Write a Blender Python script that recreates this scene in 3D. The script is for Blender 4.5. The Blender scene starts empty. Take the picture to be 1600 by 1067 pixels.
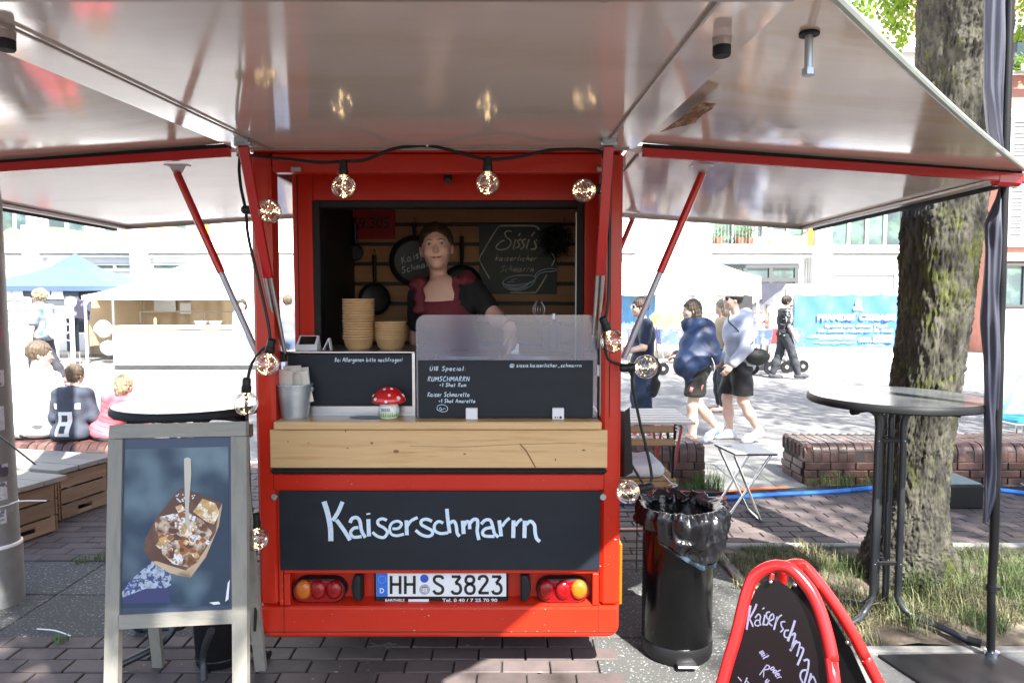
import bpy, math, random
import numpy as np
from mathutils import Vector as V, Matrix, noise as mnoise
random.seed(7); np.random.seed(7)
C = bpy.context.scene.collection
sc = bpy.context.scene
PI = math.pi
# ------------------------------------------------------------------ camera
FPX = 1067.0; PITCH = math.radians(3.5); EYE = 1.55
cam = bpy.data.cameras.new('camera'); cam.sensor_width = 36; cam.lens = 36*FPX/1600; cam.clip_end = 400; cam.clip_start = .05
cam.dof.use_dof = True; cam.dof.focus_distance = 3.0; cam.dof.aperture_fstop = 9.0
camo = bpy.data.objects.new('camera', cam); C.objects.link(camo)
camo.location = (0, 0, EYE); camo.rotation_euler = (PI/2-PITCH, 0, 0); sc.camera = camo
# ------------------------------------------------------------------ sky and sun
SUND = V((.50, -1.0, 1.36)).normalized()           # towards the sun
world = bpy.data.worlds.new('World'); sc.world = world; world.use_nodes = True
wn = world.node_tree.nodes; wl = world.node_tree.links
sky = wn.new('ShaderNodeTexSky'); sky.sky_type = 'NISHITA'; sky.sun_disc = False
sky.sun_elevation = math.asin(SUND.z); sky.sun_rotation = math.atan2(SUND.x, SUND.y)
sky.air_density = 1.0; sky.dust_density = 1.5; sky.ozone_density = 1.0
bg = wn['Background']; bg.inputs[1].default_value = .10; wl.new(sky.outputs[0], bg.inputs[0])
sun = bpy.data.lights.new('sun', 'SUN'); sun.energy = 5.0; sun.angle = math.radians(.6); sun.color = (1, .955, .88)
suno = bpy.data.objects.new('sun', sun); C.objects.link(suno); suno.rotation_euler = SUND.to_track_quat('Z', 'Y').to_euler(); suno.location = (3, -6, 12)
sc.view_settings.view_transform = 'Standard'; sc.view_settings.look = 'None'; sc.view_settings.gamma = 1
sc.view_settings.use_curve_mapping = False; sc.view_settings.exposure = 2.15
sc.render.engine = 'CYCLES'; sc.cycles.use_denoising = True; sc.cycles.max_bounces = 9; sc.cycles.transparent_max_bounces = 16
sc.cycles.sample_clamp_indirect = 6; sc.cycles.caustics_reflective = False; sc.cycles.caustics_refractive = False
# ------------------------------------------------------------------ pixel rays onto real planes
_F = V((0, math.cos(PITCH), -math.sin(PITCH))); _U = V((0, math.sin(PITCH), math.cos(PITCH))); _O = V((0, 0, EYE))
def ray(px, py): return _F + V((1, 0, 0))*((px-800)/FPX) + _U*((533.5-py)/FPX)
def W(px, py, Y):
    d = ray(px, py); return _O + d*(Y/d.y)
def G(px, py, z=0):
    d = ray(px, py); return _O + d*((z-EYE)/d.z)
def onplane(px, py, p, n):
    d = ray(px, py); return _O + d*((p-_O).dot(n)/d.dot(n))
# ------------------------------------------------------------------ materials
MATS = {}
def mat(name, col, rough=.5, metal=0., var=.0, vscale=5., col2=None, c2scale=3., c2lo=.5, c2hi=.62, bump=0., bscale=60., rand=0., stretch=None,
        coat=0., spec=.5, emis=0., trans=0., sheen=0., c2detail=6., bdist=.01, rrough=0.):
    m = bpy.data.materials.new(name); m.use_nodes = True; MATS[name] = m
    nt = m.node_tree; N = nt.nodes; L = nt.links; p = N['Principled BSDF']
    I = p.inputs
    I['Roughness'].default_value = rough; I['Metallic'].default_value = metal; I['Specular IOR Level'].default_value = spec
    I['Coat Weight'].default_value = coat; I['Coat Roughness'].default_value = .08
    I['Transmission Weight'].default_value = trans
    if sheen: I['Sheen Weight'].default_value = sheen
    c4 = lambda c: (c[0], c[1], c[2], 1)
    I['Base Color'].default_value = c4(col)
    if emis: I['Emission Color'].default_value = c4(col); I['Emission Strength'].default_value = emis
    if var or col2 or bump or rand:
        tc = N.new('ShaderNodeTexCoord'); mp = N.new('ShaderNodeMapping'); L.new(tc.outputs['Object'], mp.inputs[0])
        if stretch: mp.inputs['Scale'].default_value = stretch
        vec = mp.outputs[0]
        oi = N.new('ShaderNodeObjectInfo')
        if rand:
            ad = N.new('ShaderNodeVectorMath'); ad.operation = 'MULTIPLY_ADD'; L.new(oi.outputs['Random'], ad.inputs[0]); ad.inputs[1].default_value = (37, 91, 53); L.new(vec, ad.inputs[2]); vec = ad.outputs[0]
        cur = None
        def noise(s, det=5, rg=.6):
            n = N.new('ShaderNodeTexNoise'); n.inputs['Scale'].default_value = s; n.inputs['Detail'].default_value = det; n.inputs['Roughness'].default_value = rg; L.new(vec, n.inputs['Vector']); return n
        if col2:
            n = noise(c2scale, c2detail); mr = N.new('ShaderNodeMapRange'); mr.inputs[1].default_value = c2lo; mr.inputs[2].default_value = c2hi; L.new(n.outputs['Fac'], mr.inputs[0])
            mx = N.new('ShaderNodeMix'); mx.data_type = 'RGBA'; mx.inputs[6].default_value = c4(col); mx.inputs[7].default_value = c4(col2); L.new(mr.outputs[0], mx.inputs[0]); cur = mx.outputs[2]
        if var or rand:
            hs = N.new('ShaderNodeHueSaturation')
            if cur: L.new(cur, hs.inputs['Color'])
            else: hs.inputs['Color'].default_value = c4(col)
            val = None
            if var:
                n = noise(vscale); mr = N.new('ShaderNodeMapRange'); mr.inputs[1].default_value = .25; mr.inputs[2].default_value = .75; mr.inputs[3].default_value = 1-var; mr.inputs[4].default_value = 1+var; L.new(n.outputs['Fac'], mr.inputs[0]); val = mr.outputs[0]
            if rand:
                mr = N.new('ShaderNodeMapRange'); mr.inputs[3].default_value = 1-rand; mr.inputs[4].default_value = 1+rand; L.new(oi.outputs['Random'], mr.inputs[0])
                if val:
                    mu = N.new('ShaderNodeMath'); mu.operation = 'MULTIPLY'; L.new(val, mu.inputs[0]); L.new(mr.outputs[0], mu.inputs[1]); val = mu.outputs[0]
                else: val = mr.outputs[0]
            L.new(val, hs.inputs['Value']); cur = hs.outputs[0]
        if cur: L.new(cur, I['Base Color'])
        if cur and emis: L.new(cur, I['Emission Color'])
        if bump:
            n = noise(bscale); b = N.new('ShaderNodeBump'); b.inputs['Strength'].default_value = bump; b.inputs['Distance'].default_value = bdist; L.new(n.outputs['Fac'], b.inputs['Height']); L.new(b.outputs[0], I['Normal'])
        if rrough:
            n = noise(vscale*.7); mr = N.new('ShaderNodeMapRange'); mr.inputs[1].default_value = .3; mr.inputs[2].default_value = .7; mr.inputs[3].default_value = max(0, rough-rrough); mr.inputs[4].default_value = rough+rrough; L.new(n.outputs['Fac'], mr.inputs[0]); L.new(mr.outputs[0], I['Roughness'])
    return m
def clear(name, tint, refl=.08, rough=.03, milk=0., milkcol=(.8, .85, .95), haze=0.):
    """clear sheet: see-through with fresnel gloss and an optional scratched film, milky reflections painted into its colour"""
    m = bpy.data.materials.new(name); m.use_nodes = True; MATS[name] = m
    nt = m.node_tree; N = nt.nodes; L = nt.links; N.remove(N['Principled BSDF']); out = N['Material Output']
    tr = N.new('ShaderNodeBsdfTransparent'); tr.inputs[0].default_value = (*tint, 1)
    gl = N.new('ShaderNodeBsdfGlossy'); gl.inputs['Roughness'].default_value = rough
    lw = N.new('ShaderNodeLayerWeight'); lw.inputs[0].default_value = .35
    mr = N.new('ShaderNodeMapRange'); mr.inputs[3].default_value = refl; mr.inputs[4].default_value = min(1, refl+.6); L.new(lw.outputs['Fresnel'], mr.inputs[0])
    mx = N.new('ShaderNodeMixShader'); L.new(mr.outputs[0], mx.inputs[0]); L.new(tr.outputs[0], mx.inputs[1]); L.new(gl.outputs[0], mx.inputs[2]); last = mx
    if milk:
        df = N.new('ShaderNodeBsdfDiffuse'); df.inputs[0].default_value = (*milkcol, 1)
        tc = N.new('ShaderNodeTexCoord'); mp = N.new('ShaderNodeMapping'); mp.inputs['Scale'].default_value = (1.6, 1, 7); L.new(tc.outputs['Object'], mp.inputs[0])
        n = N.new('ShaderNodeTexNoise'); n.inputs['Scale'].default_value = 5; n.inputs['Detail'].default_value = 7; L.new(mp.outputs[0], n.inputs['Vector'])
        r2 = N.new('ShaderNodeMapRange'); r2.inputs[1].default_value = .35; r2.inputs[2].default_value = .75; r2.inputs[3].default_value = milk*.35; r2.inputs[4].default_value = milk; L.new(n.outputs['Fac'], r2.inputs[0])
        m2 = N.new('ShaderNodeMixShader'); L.new(r2.outputs[0], m2.inputs[0]); L.new(mx.outputs[0], m2.inputs[1]); L.new(df.outputs[0], m2.inputs[2]); last = m2
    L.new(last.outputs[0], out.inputs[0]); return m
# ------------------------------------------------------------------ mesh building
class B:
    def __init__(s): s.v = []; s.f = []; s.mi = []; s.cur = 0
    def add(s, vs, fs):
        n = len(s.v); s.v += [tuple(p) for p in vs]; s.f += [tuple(n+i for i in f) for f in fs]; s.mi += [s.cur]*len(fs); return s
    def hexa(s, p):      # 8 points: bottom ring 0-3, top ring 4-7
        return s.add(p, [(3, 2, 1, 0), (4, 5, 6, 7), (0, 1, 5, 4), (1, 2, 6, 5), (2, 3, 7, 6), (3, 0, 4, 7)])
    def box(s, c, d, R=None, bev=0., twist=None):
        hx, hy, hz = d[0]/2, d[1]/2, d[2]/2; c = V(c); bev = min(bev, hx*.9, hy*.9, hz*.9)
        if bev <= 0:
            P = [V((x*hx, y*hy, z*hz)) for z in (-1, 1) for x, y in ((-1, -1), (1, -1), (1, 1), (-1, 1))]
            F = [(3, 2, 1, 0), (4, 5, 6, 7), (0, 1, 5, 4), (1, 2, 6, 5), (2, 3, 7, 6), (3, 0, 4, 7)]
        else:
            P = []; idx = {}
            for sx in (-1, 1):
                for sy in (-1, 1):
                    for sz in (-1, 1):
                        for a in range(3):
                            q = [sx*(hx-bev), sy*(hy-bev), sz*(hz-bev)]; q[a] = (sx*hx, sy*hy, sz*hz)[a]
                            idx[sx, sy, sz, a] = len(P); P.append(V(q))
            F = []
            o = [(-1, -1), (1, -1), (1, 1), (-1, 1)]
            for a in range(3):
                for sg in (-1, 1):
                    f = []
                    for p, q in o:
                        k = [0, 0, 0]; k[a] = sg; k[(a+1) % 3] = p; k[(a+2) % 3] = q; f.append(idx[k[0], k[1], k[2], a])
                    F.append(tuple(f) if sg > 0 else tuple(f[::-1]))
            for a in range(3):
                b, c2 = (a+1) % 3, (a+2) % 3
                for p in (-1, 1):
                    for q in (-1, 1):
                        k0 = [0]*3; k0[b] = p; k0[c2] = q; k1 = list(k0); k0[a] = -1; k1[a] = 1
                        f = (idx[(*k0, b)], idx[(*k1, b)], idx[(*k1, c2)], idx[(*k0, c2)])
                        F.append(f if p*q > 0 else f[::-1])
            for sx in (-1, 1):
                for sy in (-1, 1):
                    for sz in (-1, 1):
                        f = tuple(idx[sx, sy, sz, a] for a in range(3)); F.append(f if sx*sy*sz > 0 else f[::-1])
        if R is not None: P = [R @ p for p in P]
        return s.add([p+c for p in P], F)
    def bx(s, x0, x1, y0, y1, z0, z1, bev=0.): return s.box(((x0+x1)/2, (y0+y1)/2, (z0+z1)/2), (abs(x1-x0), abs(y1-y0), abs(z1-z0)), None, bev)
    def beam(s, a, b, w, h, up=(0, 0, 1), bev=0.):
        a, b = V(a), V(b); d = (b-a); L = d.length; z = d.normalized(); x = z.cross(V(up)).normalized(); y = z.cross(x)
        R = Matrix((x, y, z)).transposed(); return s.box((a+b)/2, (w, h, L), R, bev)
    def ring(s, c, x, y, n): return [c+x*math.cos(2*PI*i/n)+y*math.sin(2*PI*i/n) for i in range(n)]
    def tube(s, pts, r, n=8, sub=0, cap=True):
        pts = [V(p) for p in pts]
        if sub: pts = spline(pts, sub)
        rs = r if isinstance(r, (list, tuple)) else [r]*len(pts)
        if len(rs) != len(pts): rs = [rs[0]+(rs[-1]-rs[0])*i/(len(pts)-1) for i in range(len(pts))] if len(rs) == 2 else list(np.interp(np.linspace(0, 1, len(pts)), np.linspace(0, 1, len(rs)), rs))
        vs = []; t0 = (pts[1]-pts[0]).normalized(); x = t0.orthogonal().normalized()
        for i, p in enumerate(pts):
            t = (pts[min(i+1, len(pts)-1)]-pts[max(i-1, 0)])
            t = t.normalized() if t.length > 1e-9 else t0
            x = (x-t*x.dot(t)); x = x.normalized() if x.length > 1e-6 else t.orthogonal().normalized()
            vs += s.ring(p, x*rs[i], t.cross(x)*rs[i], n)
        fs = [(k*n+j, k*n+(j+1) % n, (k+1)*n+(j+1) % n, (k+1)*n+j) for k in range(len(pts)-1) for j in range(n)]
        if cap: fs += [tuple(range(n))[::-1], tuple((len(pts)-1)*n+j for j in range(n))]
        return s.add(vs, fs)
    def cyl(s, a, b, r0, r1=None, n=16): return s.tube([a, b], [r0, r0 if r1 is None else r1], n)
    def lathe(s, prof, c=(0, 0, 0), n=24, R=None, cap=True, wob=None):
        c = V(c); vs = []
        for k, (r, z) in enumerate(prof):
            for j in range(n):
                a = 2*PI*j/n; rr = r*(1+(wob(a, z) if wob else 0)); p = V((rr*math.cos(a), rr*math.sin(a), z)); vs.append(c+(R @ p if R is not None else p))
        fs = [(k*n+j, k*n+(j+1) % n, (k+1)*n+(j+1) % n, (k+1)*n+j) for k in range(len(prof)-1) for j in range(n)]
        if cap: fs += [tuple(range(n))[::-1], tuple((len(prof)-1)*n+j for j in range(n))]
        return s.add(vs, fs)
    def ball(s, c, r, nu=16, nv=10, R=None):
        r = r if isinstance(r, (tuple, list)) else (r, r, r); c = V(c); vs = []
        for k in range(nv+1):
            t = PI*k/nv
            for j in range(nu):
                a = 2*PI*j/nu; p = V((r[0]*math.sin(t)*math.cos(a), r[1]*math.sin(t)*math.sin(a), -r[2]*math.cos(t))); vs.append(c+(R @ p if R is not None else p))
        return s.add(vs, [(k*nu+j, k*nu+(j+1) % nu, (k+1)*nu+(j+1) % nu, (k+1)*nu+j) for k in range(nv) for j in range(nu)])
    def prism(s, poly, off):       # poly: 3d points of one face, extruded by off
        poly = [V(p) for p in poly]; off = V(off); n = len(poly)
        return s.add(poly+[p+off for p in poly], [tuple(range(n)), tuple(range(2*n-1, n-1, -1))]+[(i, i+n, (i+1) % n+n, (i+1) % n) for i in range(n)])
    def poly(s, pts): return s.add(pts, [tuple(range(len(pts)))])
    def grid(s, fn, nu, nv, wrapu=False):
        vs = [fn(i/(nu if wrapu else nu-1), j/(nv-1)) for j in range(nv) for i in range(nu)]
        return s.add(vs, [(j*nu+i, j*nu+(i+1) % nu, (j+1)*nu+(i+1) % nu, (j+1)*nu+i) for j in range(nv-1) for i in range(nu if wrapu else nu-1)])
    def ribbon(s, pts, w, nrm, taper=.85):
        pts = [V(p) for p in pts]; nrm = V(nrm); L = []; R_ = []
        for i, p in enumerate(pts):
            t = (pts[min(i+1, len(pts)-1)]-pts[max(i-1, 0)]).normalized(); sd = t.cross(nrm)*(w/2*(taper if i in (0, len(pts)-1) else 1)); L.append(p+sd); R_.append(p-sd)
        n = len(pts); return s.add(L+R_, [(i, i+1, n+i+1, n+i) for i in range(n-1)])
def spline(pts, sub):
    if len(pts) < 3: return pts
    out = []
    for i in range(len(pts)-1):
        p0, p1, p2, p3 = pts[max(i-1, 0)], pts[i], pts[i+1], pts[min(i+2, len(pts)-1)]
        for k in range(sub):
            t = k/sub; out.append(p1*1.0*(1)+((p2-p0)*t+(p0*2-p1*5+p2*4-p3)*t*t+(p1*3-p0-p2*3+p3)*t**3)*.5)
    out.append(pts[-1]); return out
def wmat(o):
    M = o.matrix_basis.copy()
    while o.parent: o = o.parent; M = o.matrix_basis @ M
    return M
def me(name, b, mats, smooth=False):
    m = bpy.data.meshes.new(name); m.from_pydata(b.v, [], b.f); mats = mats if isinstance(mats, (list, tuple)) else [mats]
    for x in mats: m.materials.append(x)
    if len(mats) > 1: m.polygons.foreach_set('material_index', b.mi)
    m.update()
    if smooth is True: m.polygons.foreach_set('use_smooth', [True]*len(m.polygons))
    elif smooth:
        m.polygons.foreach_set('use_smooth', [True]*len(m.polygons)); m.set_sharp_from_angle(angle=math.radians(smooth))
    return m
SPLIT = set('pier orange_strip brick_panel ledge upper_ledge concrete_band hanging_sheet dark_backdrop eye iris eyebrow corner_post rivet strut_rod handle_lug screw rib hazard_stripe kerb knots nail bolt cross_rail floor_bar batten country_mark table_cloth edging light_frame olive_trim characters seam_profile edge_profile post_groove white_print shorts_print bracket_arm pink_print shoulder_patch frame rail side_paving band ruffle_strap'.split())
def islands(b):
    par = list(range(len(b.v)))
    def fd(i):
        while par[i] != i: par[i] = par[par[i]]; i = par[i]
        return i
    for f in b.f:
        for i in f[1:]:
            a_, c_ = fd(f[0]), fd(i)
            if a_ != c_: par[a_] = c_
    out = {}
    for f, m in zip(b.f, b.mi): out.setdefault(fd(f[0]), []).append(f)
    res = []
    for fs in out.values():
        n = B(); mp = {}
        for f in fs:
            for i in f:
                if i not in mp: mp[i] = len(n.v); n.v.append(b.v[i])
            n.f.append(tuple(mp[i] for i in f)); n.mi.append(0)
        res.append(n)
    return res
def obj(name, b, mats, parent=None, smooth=40, kind=None, label=None, cat=None, group=None, local=False, origin=None):
    if name in SPLIT and parent is not None:
        r = [obj1(name, q, mats, parent, smooth, kind, label, cat, group, local, origin) for q in islands(b)]; return r[0]
    return obj1(name, b, mats, parent, smooth, kind, label, cat, group, local, origin)
def obj1(name, b, mats, parent=None, smooth=40, kind=None, label=None, cat=None, group=None, local=False, origin=None):
    """one mesh object; vertices are given in world space unless local"""
    if parent is not None and not local:
        Mi = wmat(parent).inverted(); b.v = [tuple(Mi @ V(p)) for p in b.v]
    if parent is None and origin is not None and not local:
        o0 = V(origin); b.v = [tuple(V(p)-o0) for p in b.v]
    o = bpy.data.objects.new(name, me(name, b, mats, smooth)); C.objects.link(o)
    if parent is not None: o.parent = parent
    if origin is not None: o.location = origin
    tag(o, label, cat, group, kind); return o
def tag(o, label=None, cat=None, group=None, kind=None):
    if label: o['label'] = label
    if cat: o['category'] = cat
    if group: o['group'] = group
    if kind: o['kind'] = kind
    return o
def thing(name, label, cat, loc=(0, 0, 0), rz=0, group=None, kind=None):
    o = bpy.data.objects.new(name, None); C.objects.link(o); o.location = loc; o.rotation_euler = (0, 0, rz); o.empty_display_size = .1
    return tag(o, label, cat, group, kind)
def inst(name, mesh, parent, loc, rot=(0, 0, 0), scale=(1, 1, 1)):
    o = bpy.data.objects.new(name, mesh); C.objects.link(o); o.parent = parent; o.location = loc; o.rotation_euler = rot; o.scale = scale; return o
def copy_tree(o, parent=None):
    c = o.copy(); C.objects.link(c); c.parent = parent
    for ch in list(o.children): copy_tree(ch, c)
    return c
def rotz(a): return Matrix.Rotation(a, 3, 'Z')
# lettering -----------------------------------------------------------
def textmesh(b, s, size, fn, w=None, bold=0.):
    """flat print: fn(u, v) gives the point on the surface, u along the line, v up; w = wanted line width"""
    cu = bpy.data.curves.new('t', 'FONT'); cu.body = s; cu.size = 1; cu.resolution_u = 3; cu.offset = bold
    o = bpy.data.objects.new('t', cu); C.objects.link(o); bpy.context.view_layer.update()
    m = bpy.data.meshes.new_from_object(o); xs = [v.co.x for v in m.vertices]; x0, x1 = min(xs), max(xs)
    kx = (w/(x1-x0)) if w else size
    b.add([fn((v.co.x-x0)*kx, v.co.y*size) for v in m.vertices], [tuple(p.vertices) for p in m.polygons])
    bpy.data.objects.remove(o); bpy.data.meshes.remove(m)
HG = {'a': '.6,.8 .3,1 .03,.6 .1,.1 .4,.1 .6,.6 .62,.9|.6,.8 .62,.2 .8,.02', 'b': '.1,1.8 .08,0|.08,.5 .4,.9 .65,.5 .4,0 .08,.1', 'c': '.6,.85 .3,1 .05,.5 .3,0 .62,.15',
      'd': '.6,.6 .3,.9 .05,.5 .3,0 .6,.4|.65,1.8 .62,0', 'e': '.1,.5 .6,.6 .45,1 .12,.8 .1,.25 .4,0 .65,.2', 'f': '.6,1.7 .35,1.7 .25,1.2 .22,0|.02,.95 .5,.95',
      'g': '.6,.8 .3,1 .05,.5 .3,.1 .6,.5|.62,.95 .6,-.4 .3,-.7 .05,-.5', 'h': '.1,1.8 .08,0|.08,.5 .35,.95 .55,.7 .58,0', 'i': '.15,.95 .13,0|.16,1.35 .17,1.45',
      'k': '.1,1.8 .08,0|.6,1 .1,.45|.2,.55 .62,0', 'l': '.12,1.8 .1,.2 .25,0', 'm': '.08,1 .07,0|.07,.6 .3,1 .42,.7 .42,0|.42,.6 .65,1 .8,.7 .82,0',
      'n': '.08,1 .07,0|.07,.6 .35,1 .55,.7 .58,0', 'o': '.35,1 .05,.6 .2,.03 .5,.1 .65,.6 .35,1', 'p': '.1,1 .08,-.7|.08,.7 .4,1 .62,.6 .4,.1 .1,.3',
      'r': '.08,1 .07,0|.07,.55 .3,.95 .5,.9', 's': '.55,.85 .3,1 .08,.75 .3,.5 .52,.25 .3,0 .05,.12', 't': '.25,1.6 .22,.2 .4,0|.02,1.05 .5,1.1', 'u': '.08,1 .1,.2 .35,0 .55,.4|.58,1 .58,0',
      'A': '.02,0 .4,1.7 .8,0|.15,.6 .65,.6', 'B': '.08,1.7 .08,0|.08,1.7 .55,1.4 .1,.9 .65,.5 .08,0', 'C': '.75,1.5 .4,1.7 .05,.9 .3,0 .75,.25', 'H': '.08,1.7 .08,0|.08,.85 .7,.85|.72,1.7 .7,0',
      'I': '.1,1.7 .1,0', 'K': '.1,1.7 .08,0|.7,1.7 .1,.8|.2,.9 .75,0', 'M': '.05,0 .12,1.7 .45,.6 .8,1.7 .88,0', 'N': '.08,0 .1,1.7 .7,0 .72,1.7', 'R': '.1,1.7 .08,0|.02,1.6 .45,1.7 .6,1.3 .1,.85|.2,.85 .7,0',
      'S': '.7,1.5 .35,1.7 .1,1.3 .4,.9 .65,.5 .35,0 .02,.25', 'U': '.08,1.7 .1,.3 .4,0 .65,.4 .68,1.7', 'T': '.3,1.7 .3,0|0,1.65 .65,1.7',
      '1': '.05,1.2 .25,1.6 .24,0', '8': '.3,.85 .08,1.3 .3,1.65 .52,1.3 .3,.85 .05,.4 .3,0 .58,.4 .3,.85', '+': '.05,.7 .65,.7|.35,1.05 .35,.35', '.': '.08,.02 .12,.1', '_': '0,-.1 .7,-.1',
      '!': '.12,1.7 .1,.5|.1,.12 .1,.02', ':': '.1,.9 .1,.8|.1,.2 .1,.1', "'": '.2,1.9 .08,1.5', 'Ü': '.08,1.5 .1,.3 .4,0 .65,.4 .68,1.5|.2,1.85 .2,1.95|.5,1.85 .5,1.95',
      '@': '.0,0 .0,1.3 1.1,1.3 1.1,0 0,0|.55,.9 .3,.65 .55,.4 .8,.65 .55,.9'}
def hand(b, s, px, py, size, w, fn, nrm, width=None, ang=0., slant=.12, jit=.05):
    """handwriting in photo pixels: size = x-height, fn maps a pixel to the written surface"""
    adv = 0; ws = []
    for ch in s:
        g = HG.get(ch); wd = (max(float(q.split(',')[0]) for st in g.split('|') for q in st.split(' ')) if g else .45); ws.append(wd)
    tot = sum(ws)+.28*len(s); kx = (width/tot) if width else size; ca, sa = math.cos(ang), math.sin(ang)
    for ch, wd in zip(s, ws):
        g = HG.get(ch); dy = random.uniform(-jit, jit)
        if g:
            for st in g.split('|'):
                pts = [V((float(q.split(',')[0]), float(q.split(',')[1]), 0)) for q in st.split(' ')]
                pts = spline(pts, 3); P = []
                for q in pts:
                    u = (adv+q.x+slant*q.y)*kx; v = (q.y+dy)*size; P.append(fn(px+u*ca+v*sa*-1*-1, py+u*sa-v*ca))
                b.ribbon(P, w, nrm)
        adv += wd+.28
def brush(b, strokes, fn, nrm, ppm, sub=4):
    for pts, w in strokes:
        P = spline([V((x, y, 0)) for x, y in pts], sub); b.ribbon([fn(p.x, p.y) for p in P], w*ppm, nrm, 1.0)
# ------------------------------------------------------------------ materials used
M_red = mat('red_paint', (.50, .021, .007), .32, var=.06, vscale=2.5, bump=.03, bscale=9, coat=.12, rrough=.06, spec=.4, col2=(.42, .024, .012), c2scale=30, c2lo=.68, c2hi=.75)
M_redtube = mat('red_tube', (.55, .012, .012), .25, coat=.4, var=.05)
M_black = mat('black_plastic', (.009, .009, .010), .45, spec=.35, var=.2, vscale=20, bump=.05)
M_rubber = mat('black_rubber', (.010, .011, .013), .6, spec=.3, var=.2, vscale=14)
M_chalk = mat('chalkboard', (.008, .0115, .018), .5, spec=.3, var=.12, vscale=3, col2=(.014, .018, .026), c2scale=2.5, c2lo=.45, c2hi=.75, stretch=(1, 1, 2.2), rrough=.08)
M_chalkw = mat('chalk_white', (.60, .72, .84), .8, var=.12, vscale=60)
M_chalkdim = mat('chalk_cream', (.75, .72, .58), .8, var=.15, vscale=40)
M_lid = mat('lid_laminate', (.77, .735, .685), .10, var=.05, vscale=1.6, bump=.02, bscale=2.2, coat=.1, col2=(.66, .60, .50), c2scale=1.8, c2lo=.5, c2hi=.78, rrough=.04, stretch=(1, 2.2, 1), bdist=.02)
M_gus = mat('corner_laminate', (.75, .69, .60), .13, var=.06, vscale=1.5, bump=.045, bscale=3.0, coat=.1, col2=(.66, .53, .34), c2scale=1.7, c2lo=.48, c2hi=.7, rrough=.06, stretch=(.7, 3, 1), bdist=.02)  # yellow tint paints warm reflections into the off-white, dirty laminate
M_trim = mat('grey_trim', (.42, .385, .36), .35, metal=.4, var=.1)
M_pine = mat('pine', (.62, .40, .19), .42, var=.09, vscale=4, stretch=(1.2, 10, 22), bump=.06, bscale=12, col2=(.50, .27, .10), c2scale=2.2, c2lo=.55, c2hi=.72, coat=.15)
M_knot = mat('pine_knot', (.24, .105, .04), .5, var=.2)
M_planki = mat('inner_plank', (.46, .21, .08), .5, var=.14, vscale=4, stretch=(1, 4, 14), rand=.14, bump=.05, bscale=8)
M_wgrey = mat('weathered_wood', (.25, .24, .21), .7, var=.2, vscale=5, stretch=(9, 9, 1.1), bump=.25, bscale=14, rand=.08, col2=(.24, .21, .17), c2scale=5, c2lo=.52, c2hi=.7)
M_wgreyh = mat('weathered_wood_across', (.25, .24, .21), .7, var=.2, vscale=5, stretch=(1.1, 9, 9), bump=.25, bscale=14, rand=.08, col2=(.24, .21, .17), c2scale=5, c2lo=.52, c2hi=.7)
M_crate = mat('crate_wood', (.26, .17, .10), .7, var=.2, vscale=5, stretch=(1.2, 1.2, 9), bump=.2, bscale=14, rand=.2, col2=(.2, .12, .07), c2scale=3, c2lo=.5, c2hi=.75)
M_steel = mat('brushed_steel', (.6, .6, .62), .3, metal=1, var=.1, vscale=6, stretch=(1, 1, 8))
M_chrome = mat('chrome', (.75, .76, .78), .15, metal=1)
M_zinc = mat('zinc', (.42, .47, .5), .42, metal=.7, var=.12, vscale=18, bump=.05)
M_darkin = mat('dark_cabin', (.014, .014, .015), .5, var=.2)
M_white = mat('white_plastic', (.75, .76, .78), .4)
M_paper = mat('paper', (.62, .58, .52), .8, rand=.1)
M_bowl = mat('bowl_board', (.50, .31, .15), .6, var=.12, vscale=30, rand=.08, bump=.1, bscale=80)
M_glass = clear('bulb_glass', (.97, .96, .94), .07, .02)
M_plexi = clear('plexiglass', (.90, .92, .96), .11, .12, milk=.12, milkcol=(.38, .42, .85))  # bluish film colour paints reflections onto the scratched sheet
M_plexi2 = clear('plexiglass_case', (.88, .9, .92), .1, .05, milk=.05)
M_led = mat('led_glow', (1, .70, .33), .5, emis=7)
M_copper = mat('copper_wire', (.85, .74, .58), .4, metal=.6)
M_amber = mat('amber_lens', (.50, .12, .006), .16, coat=.15, bump=.25, bscale=90)
M_redlens = mat('red_lens', (.26, .002, .004), .16, spec=.4, coat=.15, bump=.25, bscale=90)
M_plate = mat('plate_white', (.74, .77, .8), .35, coat=.3)
M_eu = mat('plate_blue', (.02, .15, .62), .35, coat=.3)
M_ink = mat('black_ink', (.01, .01, .012), .5)
M_skin = mat('skin', (.74, .45, .35), .5, var=.06, vscale=14, spec=.4)
M_skin2 = mat('skin_pale', (.66, .44, .35), .5, var=.05, vscale=14, spec=.4)
M_hairbr = mat('hair_brown', (.06, .035, .022), .5, var=.35, vscale=14, stretch=(5, 5, 1), bump=.6, bscale=30)
M_hairlb = mat('hair_light_brown', (.10, .072, .048), .5, var=.35, vscale=14, stretch=(5, 5, 1), bump=.6, bscale=30)
M_hairdk = mat('hair_dark', (.03, .02, .016), .5, var=.35, vscale=14, stretch=(5, 5, 1), bump=.6, bscale=30)
M_hairbl = mat('hair_blond', (.26, .21, .135), .5, var=.3, vscale=14, stretch=(6, 6, 1), bump=.6, bscale=30)
M_glow = mat('lens_dark', (.01, .01, .01), .1)
M_pole = mat('grey_pole', (.17, .175, .165), .5, var=.2, vscale=4, bump=.1, bscale=12, col2=(.26, .26, .25), c2scale=5, c2lo=.52, c2hi=.7)
M_moss = None
M_asph = mat('asphalt', (.16, .16, .163), .85, var=.18, vscale=90, bump=.3, bscale=130, col2=(.20, .198, .195), c2scale=.6, c2lo=.4, c2hi=.7)
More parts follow.
